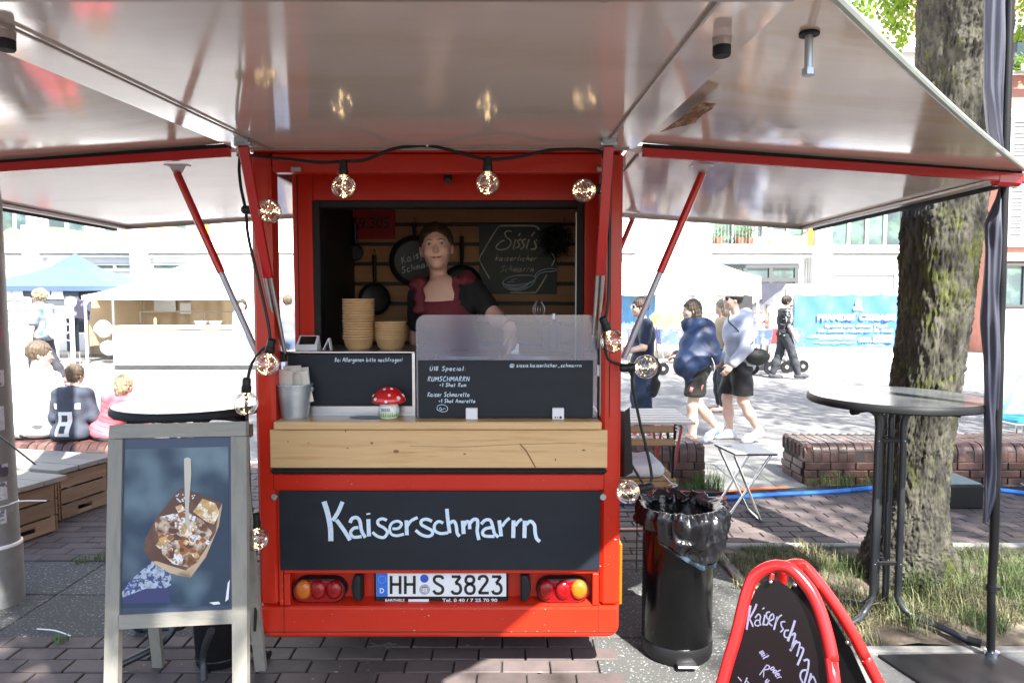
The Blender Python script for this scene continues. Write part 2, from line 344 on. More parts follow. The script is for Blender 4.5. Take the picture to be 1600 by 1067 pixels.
M_conc = mat('exposed_aggregate', (.068, .070, .069), .85, col2=(.26, .26, .25), c2scale=75, c2lo=.60, c2hi=.66, var=.2, vscale=1.6, bump=.4, bscale=90, rand=.1, c2detail=2)
M_concp = mat('pale_concrete', (.30, .29, .27), .85, var=.15, vscale=5, bump=.2, bscale=40, rand=.1)
M_paver = mat('clinker_paver', (.098, .077, .075), .75, var=.16, vscale=9, bump=.25, bscale=45, rand=.22, col2=(.075, .063, .062), c2scale=7, c2lo=.5, c2hi=.7)
M_joint = mat('joint_sand', (.055, .05, .045), .9, var=.25, vscale=20, bump=.3)
M_soil = mat('soil', (.10, .08, .06), .95, var=.3, vscale=12, bump=.5, bscale=30, col2=(.2, .17, .13), c2scale=6)
M_brick = mat('engineering_brick', (.085, .042, .036), .38, var=.2, vscale=12, rand=.4, bump=.2, bscale=24, coat=.1, col2=(.13, .075, .06), c2scale=9, c2lo=.5, c2hi=.65)
M_brickt = mat('orange_brick', (.34, .13, .085), .5, var=.15, vscale=12, rand=.2, bump=.12, bscale=30)
M_mortar = mat('mortar', (.05, .045, .04), .9, var=.2, vscale=20)
M_wall = mat('white_render', (.80, .80, .79), .8, var=.04, vscale=.6)
M_wallg = mat('grey_concrete', (.45, .45, .44), .8, var=.05)
M_fbrick = mat('facade_brick', (.46, .20, .15), .8, var=.12, vscale=7)
M_yellow = mat('yellow_panel', (.78, .62, .16), .6)
M_orange = mat('orange_panel', (.8, .4, .03), .6)
M_win = mat('window_glass', (.05, .08, .09), .06, var=.4, vscale=1.1, col2=(.12, .2, .16), c2scale=1.3, c2lo=.45, c2hi=.6, coat=.5, rand=.3)
M_frame = mat('window_frame', (.6, .6, .6), .5)
M_framed = mat('dark_frame', (.07, .075, .08), .5)
M_tentw = mat('tent_white', (.82, .82, .82), .7)
M_tentb = mat('tent_blue', (.06, .10, .19), .7, var=.06)
M_beige = mat('beige_cloth', (.62, .47, .30), .8, var=.08, vscale=1.2)
M_banner = mat('banner_blue', (.07, .19, .44), .55, var=.12, vscale=1.5)
M_leaf = mat('leaf', (.075, .13, .02), .5, rand=0, var=.35, vscale=1.3)
M_leafy = mat('leaf_young', (.16, .26, .03), .5, var=.3, vscale=3)
M_grass = mat('grass_blade', (.08, .125, .035), .6, var=.45, vscale=2.5, col2=(.20, .19, .10), c2scale=4, c2lo=.45, c2hi=.6)
M_navy = mat('navy_cloth', (.010, .018, .05), .75, var=.25, vscale=6, sheen=.2)
M_flag = mat('grey_navy_cloth', (.045, .048, .072), .6, var=.2, vscale=4)
M_greyp = mat('anthracite_metal', (.05, .055, .062), .38, metal=.5, var=.1)
M_tabtop = mat('anthracite_laminate', (.10, .11, .12), .22, var=.1, vscale=30, coat=.2)
M_tabw = mat('white_laminate', (.7, .71, .72), .25, coat=.2)
M_pink = mat('pink_jacket', (.66, .12, .15), .7, var=.12, vscale=7, bump=.15, bscale=30)
NB = V((0, -1, 0))
# ------------------------------------------------------------------ smooth bodies (blended round limbs -> one closed mesh)
def smin(a, b, k):
    if k <= 0: return np.minimum(a, b)
    hh = np.maximum(k-np.abs(a-b), 0)/k; return np.minimum(a, b)-hh*hh*k*.25
def prim(P, p):
    if p[0] == 'c':
        a, b = np.array(p[1]), np.array(p[2]); ab = b-a; t = np.clip(((P-a) @ ab)/max(1e-9, ab @ ab), 0, 1); return np.linalg.norm(P-a-t[:, None]*ab, axis=1)-(p[3]+(p[4]-p[3])*t)
    c, r, R = np.array(p[1]), np.array(p[2]), np.array(p[3]) if len(p) > 3 and p[3] is not None else np.eye(3)
    q = (P-c) @ R            # R columns = local axes
    if p[0] == 'e':
        k0 = np.linalg.norm(q/r, axis=1); k1 = np.linalg.norm(q/(r*r), axis=1); return k0*(k0-1)/np.maximum(k1, 1e-9)
    if p[0] == 'b':
        d = np.abs(q)-(r-p[4]); return np.linalg.norm(np.maximum(d, 0), axis=1)+np.minimum(d.max(1), 0)-p[4]
def bounds(prims):
    lo, hi = np.full(3, 9e9), np.full(3, -9e9)
    for p in prims:
        if p[0] == 'c':
            for q, r in ((p[1], p[3]), (p[2], p[4])): lo = np.minimum(lo, np.array(q)-r); hi = np.maximum(hi, np.array(q)+r)
        else: r = max(p[2]); lo = np.minimum(lo, np.array(p[1])-r); hi = np.maximum(hi, np.array(p[1])+r)
    return lo, hi
def blob(prims, hs, k=.03, cut=(), wr=0., wf=14., seed=0, extra=None):
    """union of prims blended by k, minus cut prims/planes, wrinkled by wr; returns B"""
    prims = [p for p in prims if p]; lo, hi = bounds(prims); lo = lo-hs*2-.015; hi = hi+hs*2+.015
    n = np.ceil((hi-lo)/hs).astype(int)+1; ax = [lo[i]+np.arange(n[i])*hs for i in range(3)]
    X, Y, Z = np.meshgrid(*ax, indexing='ij'); P = np.stack([X.ravel(), Y.ravel(), Z.ravel()], 1); f = None
    for p in prims:
        kk = k
        if isinstance(p[-1], str) and p[-1].startswith('k'): kk = float(p[-1][1:]); p = p[:-1]
        d = prim(P, p); f = d if f is None else smin(f, d, kk)
    if wr:
        s = seed*1.7
        f = f+wr*(np.sin(P[:, 0]*wf+s+2*np.sin(P[:, 2]*wf*.6+s))*np.sin(P[:, 2]*wf*1.3+1.5*np.sin(P[:, 0]*wf*.8)+s*2)+.6*np.sin(P[:, 1]*wf*1.7+P[:, 2]*wf*2.1+s))
    if extra: f = extra(P, f)
    for c in cut:
        if c[0] == 'p': d = -((P-np.array(c[1])) @ np.array(c[2])); f = np.maximum(f, -d)       # keep the side the normal points away from
        else: f = -smin(-f, prim(P, c), c[5] if len(c) > 5 else .01) if False else np.maximum(f, -prim(P, c))
    return nets(f.reshape(n), lo, hs)
def nets(f, lo, hs):
    ins = f < 0; nx, ny, nz = f.shape; sh = (nx-1, ny-1, nz-1); acc = np.zeros(sh+(3,)); cnt = np.zeros(sh)
    cs = lambda a, i, j, k: a[i:nx-1+i, j:ny-1+j, k:nz-1+k]
    for ax_ in range(3):
        for u in (0, 1):
            for v in (0, 1):
                o0 = [0, 0, 0]; o0[(ax_+1) % 3] = u; o0[(ax_+2) % 3] = v; o1 = list(o0); o1[ax_] = 1
                a, b = cs(f, *o0), cs(f, *o1); m = (a < 0) != (b < 0); t = np.where(m, a/np.where(m, a-b, 1), 0)
                for q in range(3): acc[..., q] += np.where(m, (t if q == ax_ else o0[q]), 0)
                cnt += m
    act = cnt > 0; idx = np.full(sh, -1); idx[act] = np.arange(act.sum()); g = np.stack(np.nonzero(act), 1); v = lo+(g+acc[act]/cnt[act][:, None])*hs
    F = []
    for ax_ in range(3):
        a1, a2 = (ax_+1) % 3, (ax_+2) % 3; sl0 = [slice(None)]*3; sl1 = [slice(None)]*3; sl0[ax_] = slice(0, -1); sl1[ax_] = slice(1, None)
        A, Bv = ins[tuple(sl0)], ins[tuple(sl1)]; e = np.stack(np.nonzero(A != Bv), 1); sg = A[tuple(e.T)]
        ok = (e[:, a1] > 0) & (e[:, a2] > 0) & (e[:, a1] < sh[a1]) & (e[:, a2] < sh[a2]) & (e[:, ax_] < sh[ax_]); e, sg = e[ok], sg[ok]
        q = []
        for d1, d2 in ((0, 0), (-1, 0), (-1, -1), (0, -1)):
            w = e.copy(); w[:, a1] += d1; w[:, a2] += d2; q.append(idx[tuple(w.T)])
        q = np.stack(q, 1); q[~sg] = q[~sg][:, ::-1]; F.append(q)
    F = np.concatenate(F); b = B(); b.v = [tuple(p) for p in v]; b.f = [tuple(int(i) for i in r) for r in F]; b.mi = [0]*len(b.f); return b
# ------------------------------------------------------------------ people
A3 = lambda *p: np.array(p, float)
def nrm(v): v = np.array(v, float); return v/np.linalg.norm(v)
def frame(up, right):
    u = nrm(up); r = np.array(right, float); r = nrm(r-u*(r @ u)); return np.stack([r, np.cross(u, r), u], 1)   # columns right, forward, up
STAND = dict(pel=(0, 0, .95), che=(0, 0, 1.27), nec=(0, -.01, 1.47), head=(0, .02, 1.63), sL=(-.175, -.01, 1.41), sR=(.175, -.01, 1.41), eL=(-.22, -.03, 1.13), eR=(.22, -.03, 1.13),
             wL=(-.23, .05, .89), wR=(.23, .05, .89), hL=(-.09, 0, .92), hR=(.09, 0, .92), kL=(-.10, .02, .50), kR=(.10, .02, .50), aL=(-.10, -.01, .09), aR=(.10, -.01, .09), hyaw=0, hpitch=0, hroll=0, tL=None, tR=None)
class Person:
    """local axes: x right of the figure's image, y forward, z up"""
    def __init__(s, name_label, loc, rz, scale=1., hs=.014, fat=1., hipw=1., skin=None, group=None, **J):
        s.T = thing('person', name_label, 'person', loc, rz, group); s.T.scale = (scale,)*3; s.J = dict(STAND); s.J.update(J); s.hs = hs; s.fat = fat; s.hipw = hipw; s.skin = skin or M_skin2
        j = s.J; s.g = {k: A3(*v) for k, v in j.items() if isinstance(v, tuple)}
        g = s.g; s.tR = frame(g['che']-g['pel'], g['sR']-g['sL']); s.pR = frame(g['che']-g['pel'], g['hR']-g['hL'])
        R = np.array(Matrix.Rotation(j['hyaw'], 3, 'Z') @ Matrix.Rotation(j['hpitch'], 3, 'X') @ Matrix.Rotation(j['hroll'], 3, 'Y')); s.hR_ = R
    def hp(s, x, y, z): return s.g['head']+s.hR_ @ A3(x, y, z)
    def head(s, fine=False):
        hp, R = s.hp, s.hR_; P = [('e', hp(0, -.012, .03), (.076, .094, .088), R), ('e', hp(0, .028, -.028), (.061, .064, .078), R, 'k.04'), ('e', hp(0, .066, -.086), (.026, .022, .020), R, 'k.025'),
             ('c', hp(0, .088, .005), hp(0, .108, -.027), .008, .0105, 'k.012'), ('e', hp(0, .083, -.058), (.026, .014, .012), R, 'k.012'), ('e', hp(-.037, .066, -.024), (.024, .021, .02), R, 'k.02'), ('e', hp(.037, .066, -.024), (.024, .021, .02), R, 'k.02'),
             ('e', hp(0, .078, .032), (.045, .012, .010), R, 'k.02'), ('e', hp(-.077, -.005, -.008), (.010, .019, .030), R, 'k.008'), ('e', hp(.077, -.005, -.008), (.010, .019, .030), R, 'k.008')]
        return P
    def hand(s, sd):
        g = s.g; w = g['w'+sd]; e = g['e'+sd]; d = nrm(w-e) if s.J.get('t'+sd) is None else nrm(s.J['t'+sd]); side = A3(0, 1, 0); side = side-d*(side @ d); side = nrm(side) if np.linalg.norm(side) > .1 else A3(1, 0, 0); n = np.cross(d, side)
        inw = -n if (n @ (s.g['pel']-w)) < 0 else n
        P = [('c', w, w+d*.07, .026, .03), ('e', w+d*.065, (.036, .018, .045), np.stack([side, inw, d], 1))]
        for k, (o, L) in enumerate(((-.028, .062), (-.010, .074), (.009, .078), (.027, .070))):
            a = w+d*.095+side*o; b1 = a+d*L*.5+inw*.008; b2 = b1+d*L*.4+inw*.028; P += [('c', a, b1, .0095, .009, 'k.006'), ('c', b1, b2, .009, .0075, 'k.006')]
        t0 = w+d*.03+side*.03; t1 = t0+side*.028+d*.035+inw*.012; t2 = t1+d*.03+inw*.014; P += [('c', t0, t1, .013, .0105, 'k.012'), ('c', t1, t2, .0105, .009, 'k.006')]
        return P
    def torso(s, o=0., hips=True, top=True):
        g = s.g; f = s.fat; R = s.tR; up = R[:, 2]; c, p = g['che'], g['pel']; P = []
        if top: P += [('e', c, (.165*f+o, .115*f+o, .19+o), R), ('c', g['sL']+up*.0-(g['sL']-g['sR'])*.12, g['sR']+(g['sL']-g['sR'])*.12, .062+o, .062+o), ('e', (c+p)/2, (.140*f+o, .105*f+o, .17+o), R)]
        if hips: P += [('e', p, (.165*f*s.hipw+o, .125*f*s.hipw+o, .12+o), s.pR)]
        return P
    def arm(s, sd, o=0., t=2.):
        g = s.g; S, E, Wp = g['s'+sd], g['e'+sd], g['w'+sd]; f = .5+.5*s.fat
        P = [('c', S, S+(E-S)*min(t, 1), .052*f+o, (.040+(.012*(1-min(t, 1))))*f+o)]
        if t > 1: P += [('c', E, E+(Wp-E)*(t-1), .040*f+o, .027+o*(.9))]
        return P
    def leg(s, sd, o=0., t=2., hem=0.):
        g = s.g; H, K, A_ = g['h'+sd], g['k'+sd], g['a'+sd]; f = s.fat
        P = [('c', H, H+(K-H)*min(t, 1), .088*f+o, (.056+.03*(1-min(t, 1)))*f+o+hem)]
        if t > 1: P += [('c', K, K+(A_-K)*min(.45, t-1), .055*f+o+hem, .056*f+o+hem, 'k.04')]
        if t > 1.45: P += [('c', K+(A_-K)*.45, K+(A_-K)*(t-1), .056*f+o+hem, .036+o+hem, 'k.04')]
        return P
    def foot(s, sd, o=0., d=None):
        A_ = s.g['a'+sd]; f = s.J.get('f'+sd) or (A_[0]*1.1, A_[1]+.15, .03); f = A3(*f); heel = A_+(A_-f)*.28; heel[2] = min(A_[2]-.045, heel[2]) if A_[2] < .2 else heel[2]
        return [('c', A_, A_+A3(0, 0, -.02), .038+o, .036+o), ('c', heel, f, .034+o, .036+o), ('c', f, f+nrm(f-heel)*.05, .036+o, .026+o)]
    def body(s, arms='LR', legs='LR', hands='LR'):
        P = s.torso()+[('c', s.g['nec']-s.tR[:, 2]*.04, s.hp(0, -.012, -.06), s.J.get('nr', .056), s.J.get('nr', .056)*.88)]+s.head()
        for a in arms: P += s.arm(a)+(s.hand(a) if a in hands else [])
        for l in legs: P += s.leg(l)+s.foot(l)
        o = s.part('body', blob(P, s.hs, .025), s.skin)
        from mathutils.bvhtree import BVHTree
        s.bvh = BVHTree.FromPolygons([v.co for v in o.data.vertices], [q.vertices for q in o.data.polygons]); return o
    def part(s, name, b, m, parent=None, label=None): return obj(name, b, m, parent or s.T, True, local=True, label=label)
    def eyes(s, col=(.05, .08, .1), size=1., lips=True, brows=None):
        fwd = V(s.hR_ @ A3(0, 1, 0))
        def hp(x, y, z):      # y = height above the skin, measured from .08
            o_ = V(s.hp(x, .3, z)); h_ = s.bvh.ray_cast(o_, -fwd)[0]; d0 = (h_-o_).length if h_ else .22
            return o_-fwd*(d0-(y-.08))
        b = B(); b2 = B(); b3 = B(); R = Matrix(s.hR_.tolist())
        for x in (-.031, .031):
            b.ball(hp(x, .0785, .010), (.0125*size, .006, .0058*size), 12, 8, R); b2.ball(hp(x, .0825, .0105), (.0048*size, .003, .0048*size), 10, 6, R)
            b3.tube([V(hp(x-.018, .081, .028 if x > 0 else .024)), V(hp(x, .0815, .033)), V(hp(x+.018, .081, .024 if x > 0 else .028))], [.0018, .0028, .0018], 6, 3)
            b3.tube([V(hp(x-.013, .0815, .0125)), V(hp(x, .0845, .0165)), V(hp(x+.013, .0815, .0125))], [.0011, .0015, .0011], 5, 3)
        s.part('eye', b, mat('eye_white', (.5, .48, .46), .3)); s.part('iris', b2, mat('iris', col, .2)); s.part('eyebrow', b3, brows or M_hairbr)
        if lips:
            b = B(); b.tube([V(hp(-.026, .080, -.050)), V(hp(-.013, .081, -.0555)), V(hp(0, .0812, -.057)), V(hp(.013, .081, -.0555)), V(hp(.026, .080, -.050))], [.0015, .0042, .0048, .0042, .0015], 8, 3)
            s.part('lips', b, mat('lips', (.36, .09, .08), .4)); b = B(); b.tube([V(hp(-.018, .0835, -.053)), V(hp(0, .0845, -.0575)), V(hp(.018, .0835, -.053))], [.0010, .0020, .0010], 6, 4); s.part('teeth', b, M_white)
    def hair(s, m, long=0., o=.012, wr=.004, front=.05, extra=(), cuts=()):
        hp, R = s.hp, s.hR_; P = [('e', hp(0, -.020, .038), (.080+o, .096+o, .090+o), R)]
        if long: P += [('e', hp(0, -.055, -.04), (.082+o, .055+o, .10), R), ('c', hp(0, -.05, -.04), hp(0, -.06, -.04-long), .075, .055)]
        P += list(extra)
        n = s.hR_ @ nrm(A3(0, 1, -.75)); p0 = hp(0, front, .055); n2 = s.hR_ @ nrm(A3(0, .25, -1)); p2 = hp(0, 0, -.065)
        cut = [('e', hp(0, .085, -.035), (.070, .085, s.J.get('hl', .085)), R)]+list(cuts)
        if not long: cut += [('p', hp(0, 0, -.07), tuple(s.hR_ @ A3(0, .5, -.85)))]
        c0 = s.g['head']
        def ex(P_, f):
            q = (P_-c0) @ R; a = np.arctan2(q[:, 0], -q[:, 1]+.02); u = q[:, 2]*26
            return f+wr*(1.3*np.sin(a*17+np.sin(u)*1.4+u*.35)+.8*np.sin(a*31-u*.8)+1.2*np.sin(q[:, 0]*55+np.sin(q[:, 2]*48)*2)*np.sin(q[:, 2]*38+q[:, 1]*30))
        return s.part('hair', blob(P, min(s.hs, .007), .03, cut, 0, 60, extra=ex), m)
def seated(**k):
    d = dict(pel=(0, 0, .10), che=(0, .05, .42), nec=(0, .06, .62), head=(0, .10, .78), sL=(-.175, .05, .56), sR=(.175, .05, .56), eL=(-.22, .12, .30), eR=(.22, .12, .30), wL=(-.12, .32, .22), wR=(.12, .32, .22),
             hL=(-.10, .04, .10), hR=(.10, .04, .10), kL=(-.13, .45, .12), kR=(.13, .45, .12), aL=(-.13, .46, -.30), aR=(.13, .46, -.30), fL=(-.14, .60, -.36), fR=(.14, .60, -.36)); d.update(k); return d
# ================================================================== ground
RZ = -.12
b = B(); b.box((0, 60, -.62), (400, 300, .9)); obj('ground', b, M_joint, None, kind='structure')
# road surface, kerbs
YR0, YR1 = 6.55, 16.3
b = B(); b.bx(-60, 60, YR0, YR1, -.16, RZ); obj('road', b, M_asph, None, kind='structure')
b = B(); b.bx(-60, 60, YR0-.15, YR0, -.16, -.01, .01); b.bx(-60, 60, YR1, YR1+.15, -.16, 0, .01); obj('kerb', b, M_concp, None, kind='structure')
b = B(); b.bx(-60, 60, YR1+.15, 40, -.16, -.006); obj('far_pavement', b, M_concp, None, kind='structure')
PV = obj('pavement', B().bx(-9, 9, -8, YR0-.15, -.16, -.012), M_joint, None, kind='structure')
b = B(); b.bx(-9, -6.2, -8, YR0-.16, -.011, -.001); b.bx(6.2, 9, -8, YR0-.16, -.011, -.001); b.bx(-6.2, 6.2, -8, .6, -.011, -.001); obj('side_paving', b, M_paver, PV)
# clinker pavers 200x100, nearest ones singly
def ground_clear(x, y):      # tree pit and the concrete strip between the walls
    return (1.62 < x < 2.48 and y > 5.55) or (1.25 < x < 4.3 and 2.93 < y < 4.22)
cells = []
random.seed(11)
def rows(y0, y1, x0, x1, rw=.102, L=.204):
    k = 0; y = y0
    while y+rw*.5 < y1:
        x = x0-(k % 2)*L/2
        while x < x1:
            if not ground_clear(x+L/2, y+rw/2): cells.append((x+L/2, y+rw/2))
            x += L
        y += rw; k += 1
rows(2.35, 3.05, -2.9, .36); rows(3.98, 6.38, -6.1, 6.1)
cells = [c for c in cells if not (c[0] > 1.25 and 2.93 < c[1] < 4.22)]
def vis(c):
    px = 800+FPX*c[0]/c[1]; py = 468+FPX*EYE/c[1]
    if not (-40 < px < 1640 and py < 1120): return False
    return True
V_ = sorted([c for c in cells if vis(c)], key=lambda c: c[1]); pk = [c for c in V_ if not (-1.05 < c[0] < .45 and c[1] > 2.9) and not (.25 < c[0]/c[1] < .3 and False)]
near = set(pk[:295])
pms = []
for q in range(5):
    bb = B(); bb.box((0, 0, -.008), (.196, .094, .02), None, .0035); bb.v = [(x, y, z+(.0015*math.sin(q*2+x*30))) for x, y, z in bb.v]; pms.append(me('paving_stone', bb, M_paver))
for c in near: inst('paving_stone', random.choice(pms), PV, (c[0], c[1], random.uniform(-.0022, .0018)), (random.uniform(-.008, .008), random.uniform(-.006, .006), random.uniform(-.01, .01)+(PI if random.random() < .5 else 0)))
b = B()
for c in cells:
    if c not in near: b.box((c[0]+random.uniform(-.001, .001), c[1], -.008+random.uniform(-.002, .002)), (.196, .094, .02), rotz(random.uniform(-.01, .01)), .003)
obj('far_pavers', b, M_paver, PV, kind='stuff')
# exposed aggregate slabs
for i, x in enumerate(np.arange(-5.6, 4.0, .80)):
    for (y0, y1) in ((3.06, 3.51), (3.515, 3.97)):
        if x+.4 > 1.2: continue
        xw = .794 if x+.8 <= 1.22 else 1.22-x
        obj('aggregate_slab', B().box((0, 0, 0), (xw, y1-y0-.004, .03), None, .003), M_conc, PV, origin=None, local=True).location = (x+xw/2, (y0+y1)/2, -.0155+random.uniform(-.001, .0015))
for x0, x1, y0, y1 in ((.37, 1.22, 2.3, 3.05), (1.225, 2.1, 2.3, 2.92), (2.105, 3.0, 2.3, 2.92), (3.005, 4.2, 2.3, 2.92)):
    obj('aggregate_slab', B().bx(x0, x1-.005, y0, y1, -.03, -.001, .003), M_conc if x0 < 1 else mat('concrete_slab', (.22, .22, .21), .85, var=.15, vscale=6, bump=.3, bscale=60, col2=(.3, .3, .29), c2scale=50, c2lo=.55, c2hi=.65) if x0 < 2 else MATS['concrete_slab'], PV)
for k in range(3): obj('concrete_slab', B().bx(1.60+.305*k, 1.90+.305*k, 5.52, 6.395, -.03, -.001, .004), MATS['concrete_slab'], PV)
obj('edging_stone', B().bx(1.25, 4.3, 4.16, 4.22, -.05, .025, .006), M_concp, PV); obj('edging_stone', B().bx(1.245, 1.30, 2.93, 4.155, -.05, .006, .006), M_concp, PV)
obj('edging_stone', B().bx(1.302, 4.3, 2.925, 2.975, -.05, .004, .006), M_concp, PV)
b = B()
def soilf(u, v):
    x = 1.3+3.0*u; y = 2.975+1.18*v; return (x, y, .002+.022*mnoise.noise(V((x*3, y*3, 0)))+.012*mnoise.noise(V((x*14, y*14, 3))))
b.grid(soilf, 70, 34); obj('tree_pit_soil', b, M_soil, None, kind='structure')
# grass and weeds
def blade(b, x, y, z, hgt, w, ang, lean):
    d = V((math.cos(ang), math.sin(ang), 0)); s = V((-d.y, d.x, 0))*w; p = V((x, y, z)); m_ = p+d*lean*.4+V((0, 0, hgt*.62)); t = p+d*lean+V((0, 0, hgt*(.95-min(.6, lean*2.2)))); b.add([p-s, p+s, m_+s*.7, m_-s*.7, t], [(0, 1, 2, 3), (3, 2, 4)])
def tuft(b, x, y, n, r, hmax, z=0.):
    for k in range(n):
        a_ = random.random()*6.28; rr = r*math.sqrt(random.random()); blade(b, x+rr*math.cos(a_), y+rr*math.sin(a_), z, hmax*random.uniform(.35, 1), random.uniform(.0012, .0026), random.random()*6.28, hmax*random.uniform(.1, .75))
random.seed(2); b = B()
for k in range(24000):
    x = 1.27+3.0*random.random(); y = 2.97+1.2*random.random(); d = mnoise.noise(V((x*2.3, y*2.3, 7)))+.25*mnoise.noise(V((x*9, y*9, 1)))
    if d < -.12+(.25 if y < 3.15 else 0) or (x-1.96)**2+(y-3.62)**2 < .03: continue
    hh = .035+.08*max(0, d+.3); blade(b, x, y, 0, hh*random.uniform(.4, 1.1), random.uniform(.001, .0023), random.random()*6.28, hh*random.uniform(.2, 1.3))
for x, y, n, r, hm in ((2.2, 3.45, 260, .16, .26), (1.7, 3.3, 220, .16, .2), (2.45, 3.3, 200, .18, .22), (1.5, 3.9, 200, .2, .12), (2.8, 3.6, 250, .25, .24), (1.75, 3.75, 200, .2, .14), (2.4, 3.6, 200, .15, .2), (3.2, 3.3, 200, .3, .14), (1.25, 3.6, 60, .06, .10), (1.22, 3.95, 60, .06, .1), (2.2, 3.2, 160, .15, .18), (1.9, 3.15, 160, .12, .2)): tuft(b, x, y, n, r, hm)
obj('grass', b, M_grass, None, kind='stuff', label='long dry grass around the tree', smooth=False)
b = B()
for x, y, n, r, hm in ((1.62, 5.55, 180, .13, .24), (1.45, 5.5, 90, .12, .14), (2.75, 5.62, 170, .22, .22), (3.1, 5.62, 70, .15, .16), (2.5, 5.58, 50, .06, .1), (-2.45, 4.0, 50, .05, .06), (-2.55, 3.96, 40, .05, .05), (-2.05, 3.02, 40, .04, .04), (1.3, 4.5, 30, .05, .05)): tuft(b, x, y, n, r, hm)
for k in range(4): tuft(b, 2.3+.25*k, 3.4+.1*k, 5, .02, .42)
obj('weeds', b, mat('weed_green', (.08, .15, .03), .6, var=.35, vscale=6), None, kind='stuff', label='green weeds growing at the foot of the brick walls', smooth=False)
# loose litter
random.seed(9); b = B()
for k in range(150):
    x, y = random.uniform(-3.4, 1.2), random.uniform(2.5, 4.0); a_ = random.random()*6; L = random.uniform(.003, .012); b.poly([(x+L*math.cos(a_+t), y+L*.6*math.sin(a_+t), .003) for t in (0, 1.6, 3.1, 4.7)])
obj('litter', b, M_concp, None, kind='stuff', label='tiny pale scraps on the slabs', smooth=False)
def stick(px0, py0, px1, py1, lab):
    a_, c_ = G(px0, py0, .006), G(px1, py1, .006); obj('stick', B().tube([a_, a_.lerp(c_, .5)+V((0, .01, .004)), c_], .003, 5, 3), M_bowl if False else M_white, None, label=lab, cat='stick')
stick(58, 982, 110, 993, 'bent white stick lying on the slabs left of the poster board'); stick(-10, 925, 35, 923, 'thin white stick lying at the foot of the grey pole')
# ================================================================== low brick walls
EB = me('end_brick', B().box((0, 0, 0), (.09, .070, .152), None, .032), M_brick)
def brick_wall(x0, x1, label, sun_top=False, y0=5.66):
    T = thing('brick_wall', label, 'brick wall', ((x0+x1)/2, y0, 0), 0, 'low brick walls along the road'); H_ = .34; D = .52
    core = B(); core.bx(x0+.006, x1-.006, y0+.008, y0+D-.012, -.01, H_-.012, .05); obj('mortar_core', core, M_mortar, T)
    bw = .071; n = int((x1-x0)/bw); bw = (x1-x0)/n; r = .085
    def soldier(mirror):
        b = B(); w = bw*.44; P = [(0, H_-.15), (0, H_-r)]+[(r-r*math.cos(t), H_-r+r*math.sin(t)) for t in [PI/2*k/5 for k in range(1, 6)]]+[(.125, H_), (.125, H_-.15)]
        P = [(.004+y, z) for y, z in P]
        b.prism([(-w, y, z) for y, z in P], (2*w, 0, 0))
        if mirror: b.v = [(x, D-y, z) for x, y, z in b.v]; b.f = [f[::-1] for f in b.f]
        return me('coping_brick', b, M_brick, 60)
    ms, mb = soldier(False), soldier(True); top = me('top_brick', B().box((0, 0, 0), (bw*.88, .118, .05), None, .003), M_brick)
    for k in range(n):
        x = x0+bw*(k+.5)-T.location.x; j = lambda s=.002: random.uniform(-s, s)
        inst('coping_brick', ms, T, (x, j(.004), j(.0035)), (j(.012), j(.01), j(.012))); 
        inst('top_brick', top, T, (x, .19+.004, H_-.025+j())); inst('top_brick', top, T, (x, .32, H_-.025+j()))
    b = B()
    for k in range(n): b.box((x0+bw*(k+.5), y0+D-.07, H_-.05), (bw*.88, .125, .1), None, .02)
    obj('back_coping', b, M_brick, T, kind='stuff')
    st = me('stretcher_brick', B().box((0, 0, 0), (.203, .02, .056), None, .003), M_brick); hd = me('header_brick', B().box((0, 0, 0), (.02, .20, .056), None, .003), M_brick)
    for c in range(3):
        z = .025+c*.0655; x = x0+.004-(c % 2)*.106
        while x < x1-.05:
            a_, e_ = max(x, x0), min(x+.203, x1)
            if e_-a_ > .05: inst('brick', st, T, ((a_+e_)/2-T.location.x, .004+j(.0025), z), (0, j(.006), j(.008)), ((e_-a_)/.203, 1, 1))
            x += .213
        for xe in (x0, x1):
            for q in range(2): inst('brick', hd, T, (xe-T.location.x, .13+.22*q+(c % 2)*.03, z))
    for xe, s in ((x0, -1), (x1, 1)):
        for q in range(6):
            bb = B(); 
            inst('end_brick', EB, T, (xe-T.location.x-s*.038, .045+q*.0845, H_-.073))
    return T
brick_wall(-.6, 1.62, 'low rounded brick wall behind the slatted table and chair')
brick_wall(2.46, 5.3, 'low rounded brick wall right behind the tree and flagpole')
brick_wall(-5.6, -2.55, 'low rounded brick wall where three people are sitting')
# ================================================================== hoses and cables on the ground
def hose(pts, r, m, lab, z=.0, nm='hose', cat='hose'): obj(nm, B().tube([G(x, y, z+r) for x, y in pts], r, 8, 5), m, None, label=lab, cat=cat)
M_blueh = mat('hose_blue', (.03, .16, .55), .4); M_orh = mat('cable_orange', (.75, .12, .03), .5)
hose([(960, 784), (1030, 783), (1100, 780), (1200, 773), (1300, 768), (1370, 762), (1480, 757), (1600, 770), (1700, 775)], .020, M_blueh, 'blue water hose running across the paving to the tree')
hose([(960, 775), (1060, 772), (1130, 772), (1230, 766), (1330, 762), (1450, 762), (1600, 764)], .020, M_rubber, 'thick black hose running along the brick walls')
hose([(960, 765), (1060, 768), (1120, 770), (1170, 764), (1230, 762)], .011, M_orh, 'thin orange cable lying beside the black hose', nm='cable', cat='cable')
hose([(1120, 779), (1133, 778)], .024, M_orh, 'orange sleeve pushed over the blue hose behind the stool', nm='hose_sleeve', cat='hose sleeve')
hose([(1570, 745), (1640, 775)], .008, M_white, 'pale cable slanting over the paving at the right edge', nm='cable', cat='cable')
